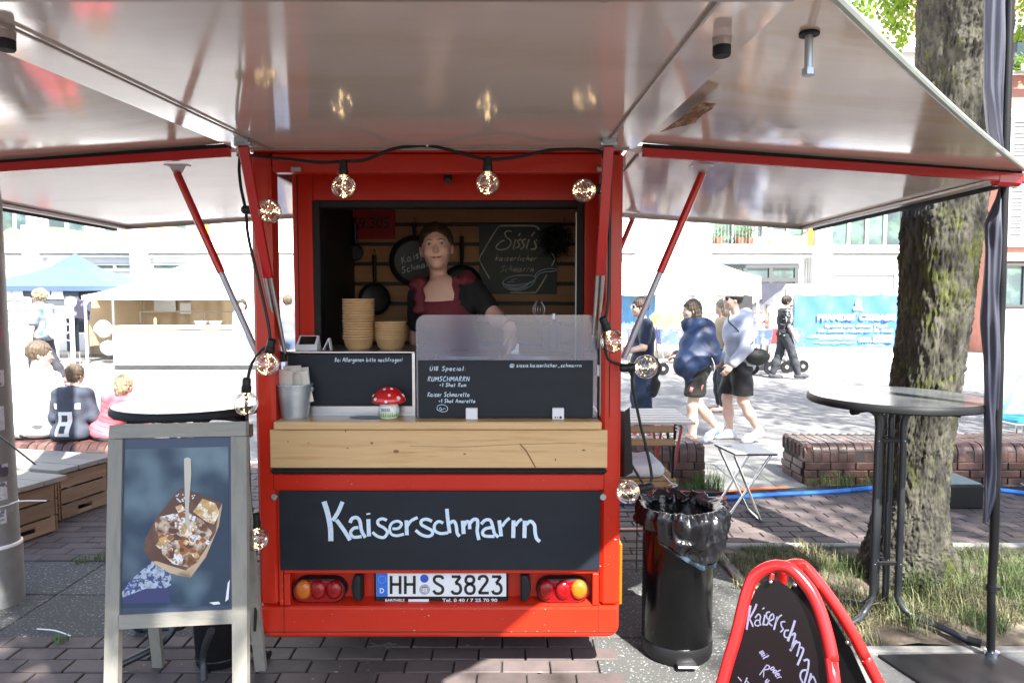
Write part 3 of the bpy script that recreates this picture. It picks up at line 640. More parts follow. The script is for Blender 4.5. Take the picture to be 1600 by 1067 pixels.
# dark utility box behind the tree
a_ = G(1478, 778); q = V((2.98, 5.25, 0)); b = B(); b.bx(3.02, 3.50, 4.98, 5.4, 0, .175, .01); UB = obj('utility_box', b, M_black, None, label='black utility box on the paving behind the tree', cat='utility box', origin=(3.26, 5.19, 0))
b = B(); b.bx(3.03, 3.49, 4.99, 5.39, .1765, .19, .006); obj('lid', b, mat('teal_grey', (.14, .2, .21), .6), UB)
for x in (3.2, 3.35): b = B(); b.lathe([(.035, .191), (.035, .1925)], (x, 5.2, 0), 14); obj('cap', b, M_black, UB)
# ================================================================== street trees
def leafmat(name, col, col2, tr):
    m = bpy.data.materials.new(name); m.use_nodes = True; nt = m.node_tree; N = nt.nodes; L = nt.links; p = N['Principled BSDF']; out = N['Material Output']; p.inputs['Roughness'].default_value = .5
    tc = N.new('ShaderNodeTexCoord'); n = N.new('ShaderNodeTexNoise'); n.inputs['Scale'].default_value = 3; n.inputs['Detail'].default_value = 4; L.new(tc.outputs['Object'], n.inputs['Vector'])
    mx = N.new('ShaderNodeMix'); mx.data_type = 'RGBA'; mx.inputs[6].default_value = (*col, 1); mx.inputs[7].default_value = (*col2, 1); mr = N.new('ShaderNodeMapRange'); mr.inputs[1].default_value = .35; mr.inputs[2].default_value = .65; L.new(n.outputs['Fac'], mr.inputs[0]); L.new(mr.outputs[0], mx.inputs[0]); L.new(mx.outputs[2], p.inputs['Base Color'])
    t = N.new('ShaderNodeBsdfTranslucent'); L.new(mx.outputs[2], t.inputs[0]); ms = N.new('ShaderNodeMixShader'); ms.inputs[0].default_value = tr; L.new(p.outputs[0], ms.inputs[1]); L.new(t.outputs[0], ms.inputs[2]); L.new(ms.outputs[0], out.inputs[0]); return m
M_lf = leafmat('leaf_green', (.06, .11, .02), (.11, .17, .03), .4); M_lfy = leafmat('leaf_spring', (.20, .34, .03), (.30, .44, .05), .6)
def barkmat():
    m = bpy.data.materials.new('bark'); m.use_nodes = True; nt = m.node_tree; N = nt.nodes; L = nt.links; p = N['Principled BSDF']; p.inputs['Roughness'].default_value = .9
    tc = N.new('ShaderNodeTexCoord'); mp = N.new('ShaderNodeMapping'); mp.inputs['Scale'].default_value = (1, 1, .28); L.new(tc.outputs['Object'], mp.inputs[0])
    def nz(s, d, v): n = N.new('ShaderNodeTexNoise'); n.inputs['Scale'].default_value = s; n.inputs['Detail'].default_value = d; n.inputs['Roughness'].default_value = .65; L.new(v, n.inputs['Vector']); return n
    def ramp(src, a, b_): mr = N.new('ShaderNodeMapRange'); mr.inputs[1].default_value = a; mr.inputs[2].default_value = b_; L.new(src, mr.inputs[0]); return mr
    def mix(f, a, b_, ac=None):
        mx = N.new('ShaderNodeMix'); mx.data_type = 'RGBA'; L.new(f, mx.inputs[0])
        if ac is None: mx.inputs[6].default_value = (*a, 1)
        else: L.new(ac, mx.inputs[6])
        mx.inputs[7].default_value = (*b_, 1); return mx
    n1 = nz(22, 8, mp.outputs[0]); r1 = ramp(n1.outputs['Fac'], .36, .64); m1 = mix(r1.outputs[0], (.022, .020, .017), (.085, .080, .060))
    n2 = nz(3.2, 8, tc.outputs['Object']); n3 = nz(40, 4, mp.outputs[0]); ad = N.new('ShaderNodeMath'); ad.operation = 'MULTIPLY_ADD'; L.new(n3.outputs['Fac'], ad.inputs[0]); ad.inputs[1].default_value = .5; L.new(n2.outputs['Fac'], ad.inputs[2]); r2 = ramp(ad.outputs[0], .78, .90); m2 = mix(r2.outputs[0], None, (.075, .088, .015), m1.outputs[2])
    n4 = nz(9, 6, tc.outputs['Object']); r4 = ramp(n4.outputs['Fac'], .62, .7); m3 = mix(r4.outputs[0], None, (.12, .12, .10), m2.outputs[2]); L.new(m3.outputs[2], p.inputs['Base Color'])
    b = N.new('ShaderNodeBump'); b.inputs['Strength'].default_value = .7; b.inputs['Distance'].default_value = .02; L.new(n1.outputs['Fac'], b.inputs['Height']); L.new(b.outputs[0], p.inputs['Normal']); return m
M_bark = barkmat()
YT = 3.72
cl_ = [(1424, 905, 160), (1422, 878, 146), (1419, 845, 124), (1424, 790, 112), (1432, 700, 108), (1446, 610, 105), (1462, 480, 112), (1473, 350, 120), (1484, 240, 124), (1496, 140, 124), (1506, 60, 132), (1508, 0, 136)]
cs_ = [(W(x, y, YT), w*YT/FPX/2) for x, y, w in cl_]; top = cs_[-1]
cs_ += [(top[0]+V((.04, .05, .4)), top[1]*.98), (top[0]+V((.12, .12, 1.0)), top[1]*.9), (top[0]+V((.25, .25, 1.9)), top[1]*.7), (top[0]+V((.3, .4, 3.2)), top[1]*.45)]
TREE = thing('street_tree', 'large mossy tree trunk with burr and knothole right of trailer', 'tree', (cs_[0][0].x, YT, 0))
kn = W(1515, 60, YT-.24)
def trunk(u, v):
    k = v*(len(cs_)-1); i = min(int(k), len(cs_)-2); f = k-i; f2 = f*f*(3-2*f)*.5+f*.5; c_ = cs_[i][0].lerp(cs_[i+1][0], f2); r = cs_[i][1]*(1-f2)+cs_[i+1][1]*f2
    a_ = 2*PI*u; d = V((math.cos(a_), math.sin(a_), 0)); q = V((d.x*r*34, d.y*r*34, c_.z*7))
    rid = 1-abs(mnoise.noise(q+V((mnoise.noise(q*.5)*1.5, 0, 0)))*2); rid2 = 1-abs(mnoise.noise(q*2.3+V((5, 2, 1))))*2
    dsp = (rid-.5)*.011+(rid2-.5)*.006+mnoise.noise(V((d.x*2, d.y*2, c_.z*1.5)))*.022+mnoise.noise(q*5)*.010+mnoise.noise(q*11)*.006-.022
    if c_.z < .45: dsp += (.45-c_.z)*.10*max(0, math.cos(a_*5+1))
    p_ = c_+d*(r+dsp); e = (p_-kn).length
    if e < .16: p_ = p_+(-d)*(.07*math.exp(-(e/.028)**2))+d*(.028*math.exp(-((e-.062)/.03)**2))
    return p_
obj('trunk', B().grid(trunk, 220, 620, True), M_bark, TREE, True)
random.seed(21)
def limb(b, p, d, L, r, depth, tips):
    n = 4; pts = [p]; dd = d.copy()
    for k in range(n): dd = (dd+V((random.gauss(0, .18), random.gauss(0, .18), random.gauss(.05, .12)))).normalized(); pts.append(pts[-1]+dd*L/n)
    b.tube(pts, [r, r*.5], 7, 2); tips.append(pts[-1]); tips.append(pts[2])
    if depth: 
        for k in range(3): limb(b, pts[random.choice((2, 3, 4))], (dd+V((random.gauss(0, .7), random.gauss(0, .7), random.gauss(.1, .4)))).normalized(), L*.68, r*.5, depth-1, tips)
def crown_mesh(seed, start, spread, n_leaf, size, squash=.8, low=None):
    random.seed(seed); bl = B(); tips = []
    for k in range(7):
        a_ = 2*PI*k/7+random.random()*.5; limb(bl, start+V((0, 0, random.uniform(-.6, .8))), V((math.cos(a_), math.sin(a_), random.uniform(.35, 1.1))).normalized(), spread*.55, .09, 2, tips)
    bf = B()
    for k in range(n_leaf):
        t = random.choice(tips); p_ = t+V((random.gauss(0, .42), random.gauss(0, .42), random.gauss(0, .30)))
        if low and p_.z < low(p_): continue
        d = V((random.gauss(0, 1), random.gauss(0, 1), random.gauss(-.3, .6))).normalized(); s = d.cross(V((random.gauss(0, .5), random.gauss(0, .5), 1))).normalized()*size*.32; L = d*size
        bf.add([p_, p_+L*.5+s, p_+L, p_+L*.5-s], [(0, 1, 2, 3)])
    return bl, bf
st_ = cs_[-1][0]
bl, bf = crown_mesh(31, st_, 6.0, 17000, .105, low=lambda p: 4.7+max(0, p.y-3.2)*.6)
obj('limbs', bl, M_bark, TREE, True); obj('crown', bf, M_lf, TREE, False)
# low leafy sprays hanging into view
random.seed(13); bt = B(); bs = B()
def spray(p, d, L, n=7):
    pts = [p]
    for k in range(5): pts.append(pts[-1]+(d+V((random.gauss(0, .12), random.gauss(0, .12), -.05*k))).normalized()*L/5)
    bt.tube(pts, [.005, .0015], 5, 2)
    for k in range(n):
        q = pts[1+k % 5]; dr = (d*.4+V((random.gauss(0, .8), random.gauss(0, .5), random.gauss(-.5, .4)))).normalized(); m_ = 6; LL = random.uniform(.11, .2); s = dr.cross(V((random.gauss(0, .3), 1, random.gauss(0, .3)))).normalized()
        bt.tube([q, q+dr*LL*.5, q+dr*LL+V((0, 0, -.02))], .0012, 4)
        for j in range(m_):
            for sg in (-1, 1):
                c_ = q+dr*LL*(j+1)/m_; e = (s*sg+dr*.25+V((0, 0, random.gauss(-.1, .15)))).normalized(); w = e.cross(V((random.gauss(0, .4), 1, random.gauss(0, .4)))).normalized()*.0125; l = .032
                bs.add([c_+e*.003, c_+e*l*.35+w, c_+e*l*.75+w*.9, c_+e*l, c_+e*l*.75-w*.9, c_+e*l*.35-w], [(0, 1, 2, 3, 4, 5)])
for (x, y, Y, dx, dz, L) in ((1345, -30, 4.1, .1, -.35, .35), (1370, -40, 4.0, -.2, -.5, .35), (1330, -25, 4.3, -.4, -.4, .3), (1395, -30, 4.2, .3, -.4, .28), (1415, -35, 4.0, .1, -.6, .28), (1430, -35, 4.3, .2, -.5, .26), (1360, -20, 4.4, .2, -.25, .3), (1592, -30, 4.2, .1, -.5, .3), (1610, -10, 4.1, -.1, -.5, .3), (1320, -35, 4.0, -.3, -.3, .3), (1385, -45, 4.5, 0, -.4, .3)):
    spray(W(x, y-16, Y), V((dx, random.uniform(-.2, .2), dz)).normalized(), L)
obj('twigs', bt, M_bark, TREE, True); obj('leaf_sprays', bs, M_lfy, TREE, False)
# further street trees beside and behind the photographer
T2 = thing('street_tree', 'leafy street tree standing farther right along the kerb', 'tree', (9.2, 4.6, 0)); obj('trunk', B().tube([(9.2, 4.6, 0), (9.25, 4.6, 2), (9.15, 4.7, 4.2)], [.24, .19, .16], 20, 4), M_bark, T2, True)
bl, bf = crown_mesh(41, V((9.15, 4.7, 4.4)), 6.2, 9000, .15, low=lambda p: 4.6); obj('limbs', bl, M_bark, T2, True); CR2 = obj('crown', bf, M_lf, T2, False)
T3 = thing('street_tree', 'leafy street tree standing on the near side of the square', 'tree', (6.2, -2.2, 0)); obj('trunk', B().tube([(6.2, -2.2, 0), (6.15, -2.2, 2), (6.1, -2.0, 4.2)], [.24, .19, .16], 20, 4), M_bark, T3, True)
bl, bf = crown_mesh(52, V((6.6, -1.7, 4.6)), 5.0, 11000, .12, low=lambda p: 4.3); obj('limbs', bl, M_bark, T3, True); obj('crown', bf, M_lf, T3, False)
T4 = thing('street_tree', 'leafy street tree standing behind the photographer', 'tree', (-.8, -5.4, 0)); obj('trunk', B().tube([(-.8, -5.4, 0), (-.8, -5.3, 2), (-.9, -4.8, 4.2)], [.22, .18, .15], 20, 4), M_bark, T4, True)
bl, bf = crown_mesh(63, V((-.9, -4.0, 5.0)), 3.6, 11000, .12, low=lambda p: 4.4); obj('limbs', bl, M_bark, T4, True); obj('crown', bf, M_lf, T4, False)
# ================================================================== white building across the road
YF = 21.0
def fz(py, Y=YF): return W(800, py, Y).z
def fx(px, Y=YF, py=400): return W(px, py, Y).x
BD_ = thing('white_building', 'long white rendered building with glazed upper floor across the road', 'building', (-4, YF+4, 0))
b = B(); b.bx(-32, fx(1562), YF, YF+9, -.1, 12.6); obj('wall', b, M_wall, BD_)
b = B(); b.bx(-32, fx(1562), YF-.35, YF-.001, fz(397), fz(386), .02); b.bx(-32, fx(1562), YF-.20, YF-.001, fz(403), fz(399)); obj('ledge', b, M_wall, BD_)
b = B(); b.bx(-32.2, fx(1562)+.2, YF-.3, YF+9.2, 12.6, 12.9); obj('roof', b, M_wallg, BD_)
def window(px0, px1, py0, py1, n, Y=YF, T=BD_, fm=M_frame, pm_=M_win, fw=.07, rows=1):
    x0, x1, z0, z1 = fx(px0, Y), fx(px1, Y), fz(py1, Y), fz(py0, Y); b = B(); y0, y1 = Y-.09, Y-.001
    b.bx(x0, x1, y0, y1, z1-fw, z1); b.bx(x0, x1, y0, y1, z0, z0+fw)
    for k in range(n+1): xc = x0+fw/2+(x1-x0-fw)*k/n; b.bx(xc-fw/2, xc+fw/2, y0+.002, y1, z0+fw, z1-fw)
    for k in range(1, rows): zc_ = z0+(z1-z0)*k/rows; b.bx(x0+fw, x1-fw, y0+.004, y1, zc_-fw/2, zc_+fw/2)
    w = obj('window', b, fm, T)
    for k in range(n): xa = x0+fw+(x1-x0-fw)*k/n; bb = B(); bb.bx(xa, xa+(x1-x0-fw)/n-fw, Y-.03, Y-.002, z0+fw, z1-fw); obj('pane', bb, pm_, w)
    return w
for a_, c_, n in ((5, 50, 2), (76, 140, 2), (163, 216, 2), (244, 298, 2), (303, 335, 1), (560, 640, 2), (680, 760, 2), (800, 880, 2)): window(a_, c_, 290, 366, n)
def wave(px0, px1, pyb, pyt, m, amp=6, ph=0.):
    b = B(); n = 24; P = [(fx(px0+(px1-px0)*k/n), YF-.30, fz(pyt+amp*math.sin(ph+k/n*2*PI))) for k in range(n+1)]; b.prism([(fx(px1), YF-.30, fz(pyb)), (fx(px0), YF-.30, fz(pyb))]+P, (0, .06, 0)); return obj('balcony_panel', b, m, BD_)
wave(8, 49, 386, 362, M_yellow, 4, 1); wave(71, 214, 386, 362, M_yellow, -5, .6); wave(238, 333, 386, 358, M_yellow, 4, 3); wave(1197, 1255, 386, 366, M_yellow, -5, .2)
b = B(); b.bx(fx(1256), fx(1263), YF-.30, YF-.24, fz(386), fz(352)); b.bx(fx(330.5), fx(334), YF-.36, YF-.31, fz(370), fz(345)); obj('orange_strip', b, M_orange, BD_)
b = B()
for a_, c_ in ((50, 70), (215, 237), (1266, 1290), (1086, 1106)): b.bx(fx(a_), fx(c_), YF-.42, YF-.001, -.02, fz(240) if a_ > 1000 else fz(385)+.6)
obj('pier', b, M_wall, BD_)
b = B(); b.cyl((fx(1040), YF-.001, fz(318)), (fx(1040), YF-.12, fz(318)), fx(1072)-fx(1040), n=40); rw = obj('round_window', b, M_wall, BD_); obj('pane', B().cyl((fx(1040), YF-.115, fz(318)), (fx(1040), YF-.125, fz(318)), fx(1062)-fx(1040), n=36), M_win, rw)
window(1110, 1175, 290, 384, 2, fw=.05); window(1178, 1192, 290, 374, 1); window(1200, 1256, 290, 375, 2); window(1293, 1410, 290, 388, 4, fw=.09)
b = B()
for k in range(13): x = fx(1108+5.4*k); b.cyl((x, YF-.5, fz(384)), (x, YF-.5, fz(345)), .008, n=5)
b.bx(fx(1108), fx(1173), YF-.52, YF-.48, fz(345), fz(344)); b.bx(fx(1106), fx(1175), YF-.55, YF-.1, fz(387), fz(383.5)); obj('balcony_railing', b, M_trim, BD_)
random.seed(6)
for k, (px, lab) in enumerate(((1118, 'small potted plant at the left end of the balcony'), (1150, 'bushy potted plant in the middle of the balcony'), (1165, 'potted plant at the right end of the balcony'))):
    T = thing('potted_plant', lab, 'potted plant', (fx(px), YF-.35, fz(383.5))); b = B(); b.lathe([(.10, 0), (.14, .2)], (fx(px), YF-.35, fz(383.5)), 10); obj('pot', b, mat('terracotta%d' % k, (.4, .14, .08), .8), T); b = B()
    for q in range(160): d = V((random.gauss(0, .13), random.gauss(0, .1), abs(random.gauss(.2, .16)))); p_ = V((fx(px), YF-.35, fz(383.5)+.18))+d; e = V((random.gauss(0, 1), random.gauss(0, 1), random.gauss(0, 1))).normalized()*.05; b.add([p_, p_+e, p_+e.orthogonal()*.8], [(0, 1, 2)])
    obj('foliage', b, M_lf, T, False)
window(1080, 1247, 413, 462, 4, fm=M_framed, fw=.12, rows=2)
window(1296, 1402, 424, 520, 1, fw=.10, pm_=M_wallg); window(560, 760, 415, 500, 3, fm=M_framed); window(120, 300, 411, 424, 3, fm=M_wallg)
b = B(); b.cyl((fx(1259), YF-.08, 0), (fx(1259), YF-.08, fz(404)), .04, n=8); obj('downpipe', b, M_trim, BD_)
# upper storeys seen at the top right
b = B(); b.bx(fx(1384), fx(1414), YF-.30, YF-.002, fz(76), fz(-60)); b.bx(fx(1415), fx(1475), YF-.18, YF-.002, fz(71), fz(37)); obj('brick_panel', b, M_fbrick, BD_)
b = B(); b.bx(fx(1290), fx(1560), YF-.45, YF-.001, fz(83), fz(76), .02); b.bx(fx(1414), fx(1560), YF-.30, YF-.19, fz(75.5), fz(71)); b.bx(fx(1300), fx(1383), YF-1.0, YF-.3, fz(75), fz(52)); b.bx(fx(1280), fx(1383), YF-1.05, YF-.3, fz(36), fz(28)); b.bx(fx(1415), fx(1475), YF-.25, YF-.05, fz(37), fz(25)); obj('upper_ledge', b, M_wall, BD_)
window(1335, 1352, 10, 34, 1, fm=M_framed); window(1416, 1450, -20, 24, 1)
# ================================================================== brick house at the right edge
Y2 = 19.5; BH = thing('brick_building', 'pink brick house with balconies and roller shutters at right edge', 'building', (fx(1562, Y2)+5, Y2+3, 0)); xl = fx(1566, Y2); g2 = lambda py: fz(py, Y2)
b = B(); b.bx(xl, xl+12, Y2, Y2+8, -.1, 13); obj('wall', b, M_fbrick, BH)
b = B()
for p0_, p1_ in ((34, 53), (112, 118), (172, 186), (400, 408), (380.5, 386)): b.bx(xl-.05, xl+12, Y2-.5 if p0_ < 60 else Y2-.12, Y2-.001, g2(p1_), g2(p0_), .01)
b.bx(xl-.05, xl+12, Y2-.02, Y2-.0005, g2(575), g2(482)); obj('concrete_band', b, M_wall, BH)
window(1568, 1640, 62, 111, 3, Y2, BH, M_framed); window(1568, 1660, 412, 480, 3, Y2, BH, M_framed)
W2 = window(1568, 1660, 187, 379, 4, Y2, BH, M_frame, M_wallg, .09); 
sl_ = me('shutter_slat', B().box((0, 0, 0), (3.2, .03, .075), None, .008), mat('shutter_grey', (.33, .34, .35), .6))
for k in range(34): inst('shutter_slat', sl_, BH, V((xl+1.7, Y2-.06, g2(376)+.10*k))-V(BH.location))
b = B(); random.seed(14)
for q in range(900): p_ = V((random.uniform(xl, xl+2.5), Y2-random.uniform(.1, .4), g2(111)+abs(random.gauss(.12, .12)))); e = V((random.gauss(0, 1), random.gauss(0, 1), random.gauss(0, 1))).normalized()*.09; b.add([p_, p_+e, p_+e.orthogonal()], [(0, 1, 2)])
obj('balcony_plants', b, M_lfy, BH, False)
b = B(); b.bx(xl, xl+2.5, Y2-.45, Y2-.4, g2(118), g2(108)); obj('planter', b, M_wall, BH)
# ================================================================== stalls across the road, left
def gazebo(name, lab, x0, x1, y0, y1, ze, zp, m, vent=False, val=.28, cat='gazebo'):
    T = thing(name, lab, cat, ((x0+x1)/2, (y0+y1)/2, 0)); cx, cy = (x0+x1)/2, (y0+y1)/2; n = 14; b = B()
    edge = [(x0, y0), (x1, y0), (x1, y1), (x0, y1)]
    for k in range(4):
        (xa, ya), (xb, yb) = edge[k], edge[(k+1) % 4]
        def f(u, v): ex, ey = xa+(xb-xa)*u, ya+(yb-ya)*u; zz = ze+(zp-ze)*(v**1.25); return V((ex+(cx-ex)*v, ey+(cy-ey)*v, zz))
        b.grid(f, n, 9)
        def g(u, v): ex, ey = xa+(xb-xa)*u, ya+(yb-ya)*u; return V((ex, ey, ze-val*v*(1+.04*math.cos(u*PI*8))))
        b.grid(g, 33, 3)
    obj('canopy', b, m, T, 30)
    for (xa, ya) in edge: obj('leg', B().bx(xa+(.03 if xa < cx else -.07), xa+(.07 if xa < cx else -.03), ya+(.03 if ya < cy else -.07), ya+(.07 if ya < cy else -.03), RZ if ya < YR1 else 0, ze), M_white, T)
    if vent:
        b = B(); r = .55
        for k in range(4):
            (xa, ya), (xb, yb) = edge[k], edge[(k+1) % 4]; P_ = lambda x, y, q: V((cx+(x-cx)*q, cy+(y-cy)*q, 0)); b.add([P_(xa, ya, .24)+V((0, 0, zp-.22)), P_(xb, yb, .24)+V((0, 0, zp-.22)), V((cx, cy, zp+.16))], [(0, 1, 2)])
        obj('vent_cap', b, m, T, False)
    return T
Yg = 17.0
GZ = gazebo('gazebo', 'blue gazebo with vent cap over a dark stall at far left', fx(-60, Yg), fx(175, Yg), Yg, Yg+3, fz(447, Yg), fz(405, Yg+1.5), M_tentb, True, .12)
GW = gazebo('gazebo', 'large white gazebo over beige walled stall left of trailer', fx(125, Yg-.6), fx(402, Yg-.6), Yg-.6, Yg+2.6, fz(462, Yg-.6), fz(404, Yg+1), M_tentw, False, .1)
b = B(); b.grid(lambda u, v: V((fx(135, Yg+2.4)+(fx(372, Yg+2.4)-fx(135, Yg+2.4))*u, Yg+2.4+.06*math.sin(u*26)+.03*math.sin(u*61), fz(568, Yg+2.4)+(fz(458, Yg+2.4)-fz(568, Yg+2.4))*v)), 120, 4); b.grid(lambda u, v: V((fx(134, Yg-.2), Yg-.3+2.6*u, fz(540, Yg)+(fz(462, Yg)-fz(540, Yg))*v)), 10, 3); obj('side_wall', b, M_beige, GW, 60)
b = B(); x0, x1 = fx(190, Yg-.5), fx(230, Yg-.5); b.box((fx(210, Yg+2.3), Yg+2.2, fz(468, Yg+2.2)), (.38, .02, .26)); b.box((fx(258, Yg+2.3), Yg+2.2, fz(472, Yg+2.2)), (.6, .02, .5)); b.box((fx(290, Yg+2.3), Yg+2.2, fz(482, Yg+2.2)), (.3, .02, .3)); obj('hanging_sheet', b, M_tentw, GW)
SCN = thing('stall_counter', 'long white skirted counter beneath the large white gazebo', 'counter', (fx(285, Yg-.8), Yg-.8, 0)); Yk = Yg-.85
b = B(); b.bx(fx(158, Yk), fx(400, Yk), Yk-.03, Yk+.8, fz(514, Yk), fz(510, Yk)); obj('counter_top', b, M_white, SCN)
b = B(); b.grid(lambda u, v: V((fx(171, Yk)+(fx(398, Yk)-fx(171, Yk))*u, Yk+.02+.02*math.sin(u*90)*(1-v), .0+(fz(516, Yk)-.0)*v)), 160, 4); obj('skirt', b, M_tentw, SCN, 60)
b = B(); b.prism([(fx(171, Yk), Yk-.01, fz(514.5, Yk)), (fx(282, Yk), Yk-.01, fz(514.5, Yk)), (fx(260, Yk), Yk-.01, fz(520, Yk)), (fx(171, Yk), Yk-.01, fz(521, Yk))][::-1], (0, .006, 0)); b.prism([(fx(302, Yk), Yk-.01, fz(514.5, Yk)), (fx(352, Yk), Yk-.01, fz(514.5, Yk)), (fx(325, Yk), Yk-.01, fz(518, Yk))][::-1], (0, .006, 0)); obj('olive_trim', b, mat('olive_cloth', (.42, .42, .2), .8), SCN)
b = B(); b.bx(fx(214, Yg), fx(368, Yg), Yg, Yg+.04, fz(488, Yg), fz(486, Yg)); 
for px in (216, 315, 366): b.bx(fx(px-1.3, Yg), fx(px+1.3, Yg), Yg+.002, Yg+.038, fz(510, Yg), fz(488, Yg)); b.bx(fx(px-1.3, Yg), fx(px+1.3, Yg), Yg+.002, Yg+.038, fz(486, Yg), fz(484, Yg)) if False else None
obj('shelf_frame', b, mat('brown_metal', (.16, .12, .08), .6), SCN)
for px, lab in ((302, 'glass bowl standing on the far white counter'), (325, 'small dark utensil tray at the right of the white counter')): T = obj('bowl' if px < 310 else 'utensil_tray', B().lathe([(.08, 0), (.16, .12), (.15, .12), (.06, .01)], (fx(px, Yk), Yk+.3, fz(510, Yk)), 14), M_zinc if px < 310 else M_trim, None, label=lab, cat='bowl' if px < 310 else 'tray', origin=(fx(px, Yk), Yk+.3, fz(510, Yk)))
b = B(); b.lathe([(.03, 0), (.03, .16), (.01, .2)], (fx(229, Yk), Yk+.3, fz(510, Yk)), 10); obj('bottle', b, M_yellow, None, label='small yellow bottle standing at the left of the white counter', cat='bottle', origin=(fx(229, Yk), Yk+.3, fz(510, Yk)))
# blue gazebo stall: back, papers, arched window wall, menu board
Yb = Yg+.3; q = GZ
b = B(); b.bx(fx(8, Yb), fx(128, Yb), Yb+2.4, Yb+2.45, .6, fz(448, Yb+2.4)); b.bx(fx(8, Yb), fx(128, Yb), Yb-.2, Yb-.16, fz(478, Yb), fz(449, Yb)); obj('dark_backdrop', b, mat('slate_cloth', (.07, .08, .10), .8, var=.2), q)
pp_ = me('paper_sheet', B().box((0, 0, 0), (.29, .008, .21)), M_white)
for px in (18, 34, 76, 96): inst('paper_sheet', pp_, q, V((fx(px, Yb), Yb-.22, fz(461, Yb)))-V(q.location))
b = B(); xa, xb, za, zb_ = fx(6, Yb), fx(56, Yb), fz(514, Yb), fz(466, Yb)
for k in range(5): x = xa+(xb-xa)*k/4; b.bx(x-.025, x+.025, Yb-.3, Yb-.26, za, zb_)
for k in range(4): z = za+(zb_-za)*k/3; b.bx(xa, xb, Yb-.295, Yb-.265, z-.02, z+.02)
b.tube([(xa+(xb-xa)*.5+.4*math.cos(t), Yb-.28, za+(zb_-za)*.62+.28*math.sin(t)) for t in [PI*k/10 for k in range(11)]], .022, 6); obj('window_lattice', b, M_tentw, q)
b = B(); b.bx(xa, xb, Yb-.25, Yb-.24, za, zb_); obj('lattice_backing', b, mat('pale_blue', (.42, .5, .58), .6), q)
SC2 = thing('stall_table', 'white covered table under the blue gazebo', 'table', (fx(50, Yb), Yb-.4, 0)); b = B(); b.bx(fx(6, Yb), fx(100, Yb), Yb-.6, Yb-.32, -.0, fz(514, Yb), .02); obj('table_cloth', b, M_tentw, SC2)
BO = thing('menu_board', 'narrow dark menu board with pink lettering beside blue gazebo', 'menu board', (fx(108, Yb-1), Yb-1, 0)); Ym = Yb-1
b = B(); b.bx(fx(99, Ym), fx(117, Ym), Ym, Ym+.04, fz(549, Ym), fz(497, Ym)); obj('board', b, M_chalk, BO); b = B(); hand(b, 'Corra', 100, 506, 3, .02, lambda x, y: W(x, y, Ym-.01), NB, 15) if False else b.ribbon([W(100, 504, Ym-.01), W(106, 507, Ym-.01), W(112, 504, Ym-.01)], .05, NB); b.ribbon([W(103, 521, Ym-.01), W(108, 519, Ym-.01)], .04, NB); b.ribbon([W(104, 531, Ym-.01), W(113, 533, Ym-.01)], .03, NB); obj('writing', b, mat('pink_chalk', (.75, .35, .5), .8), BO)
b = B(); b.bx(fx(99, Ym), fx(100, Ym), Ym+.041, Ym+.06, 0, fz(549, Ym)); b.bx(fx(116, Ym), fx(117, Ym), Ym+.041, Ym+.06, 0, fz(549, Ym)); obj('leg', b, M_trim, BO)
LP2 = thing('round_sign', 'white round disc on a white post between the two gazebos', 'sign', (fx(121, Ym), Ym-.3, 0)); b = B(); b.cyl((fx(121, Ym), Ym-.3, 0), (fx(121, Ym), Ym-.3, fz(472, Ym)), .05, n=10); obj('post', b, M_white, LP2); obj('disc', B().cyl((fx(121, Ym), Ym-.34, fz(472, Ym)), (fx(121, Ym), Ym-.30, fz(472, Ym)), .13, n=24), M_white, LP2)
b = B(); b.box((fx(104, Ym), Ym+.5, fz(485, Ym)), (.42, .12, .52), Matrix.Rotation(.15, 3, 'Y'), .05); obj('hanging_jacket', b, mat('jacket_mix', (.25, .27, .4), .8, col2=(.03, .03, .05), c2scale=2.5, c2lo=.45, c2hi=.5), None, label='blue and black jacket hanging between the gazebos', cat='jacket')
obj('cloth_bundle', blob([('e', (fx(146, Ym), Ym+.3, fz(515, Ym)), (.2, .15, .22), None), ('e', (fx(155, Ym), Ym+.3, fz(545, Ym)), (.24, .15, .2), None)], .03, .05, [], .02, 9), M_tentw, None, True, label='white cloth bundle beside the white gazebo pole', cat='cloth')
b = B(); b.bx(fx(12, 15.6), fx(38, 15.6), 15.6, 15.8, RZ, fz(588, 15.6), .01) ; obj('cardboard_box', b, mat('cardboard', (.4, .25, .12), .8), None, label='brown cardboard box on the road behind the seated man', cat='box')
# ================================================================== right side across the road
GR2 = gazebo('gazebo', 'white gazebo with curved roof right of the trailer', fx(925, 16.4), fx(1190, 16.4), 16.4, 19.3, fz(432, 16.4), fz(372, 17.8), M_tentw, False, .45)
def sheet(px0, px1, py0, py1, Y, m, lab, cat, nm, amp=.02, T=None):
    x0, x1, z0, z1 = fx(px0, Y), fx(px1, Y), fz(py1, Y), fz(py0, Y); b = B(); f = lambda u, v: V((x0+(x1-x0)*u, Y+amp*math.sin(u*23+v*7)*(.4+.6*v)+amp*.6*math.sin(u*57-v*11), z0+(z1-z0)*v-.05*abs(math.sin(u*PI*4))*v))
    b.grid(f, 60, 16); n0 = len(b.v); b.add([(x, y+.006, z) for x, y, z in list(b.v)], [g[::-1] for g in list(b.f)]); return obj(nm, b, m, T, True, label=lab, cat=cat, origin=None if T else ((x0+x1)/2, Y, z0))
sheet(968, 1025, 458, 520, 16.9, mat('tarp_blue', (.18, .42, .68), .5, var=.08), 'light blue tarpaulin hanging behind the woman in navy', 'tarpaulin', 'blue_tarpaulin')
FN = thing('site_fence', 'white hoarding carrying a blue deposit return banner', 'hoarding', (fx(1330, 16.9), 16.9, 0)); Yn = 16.9
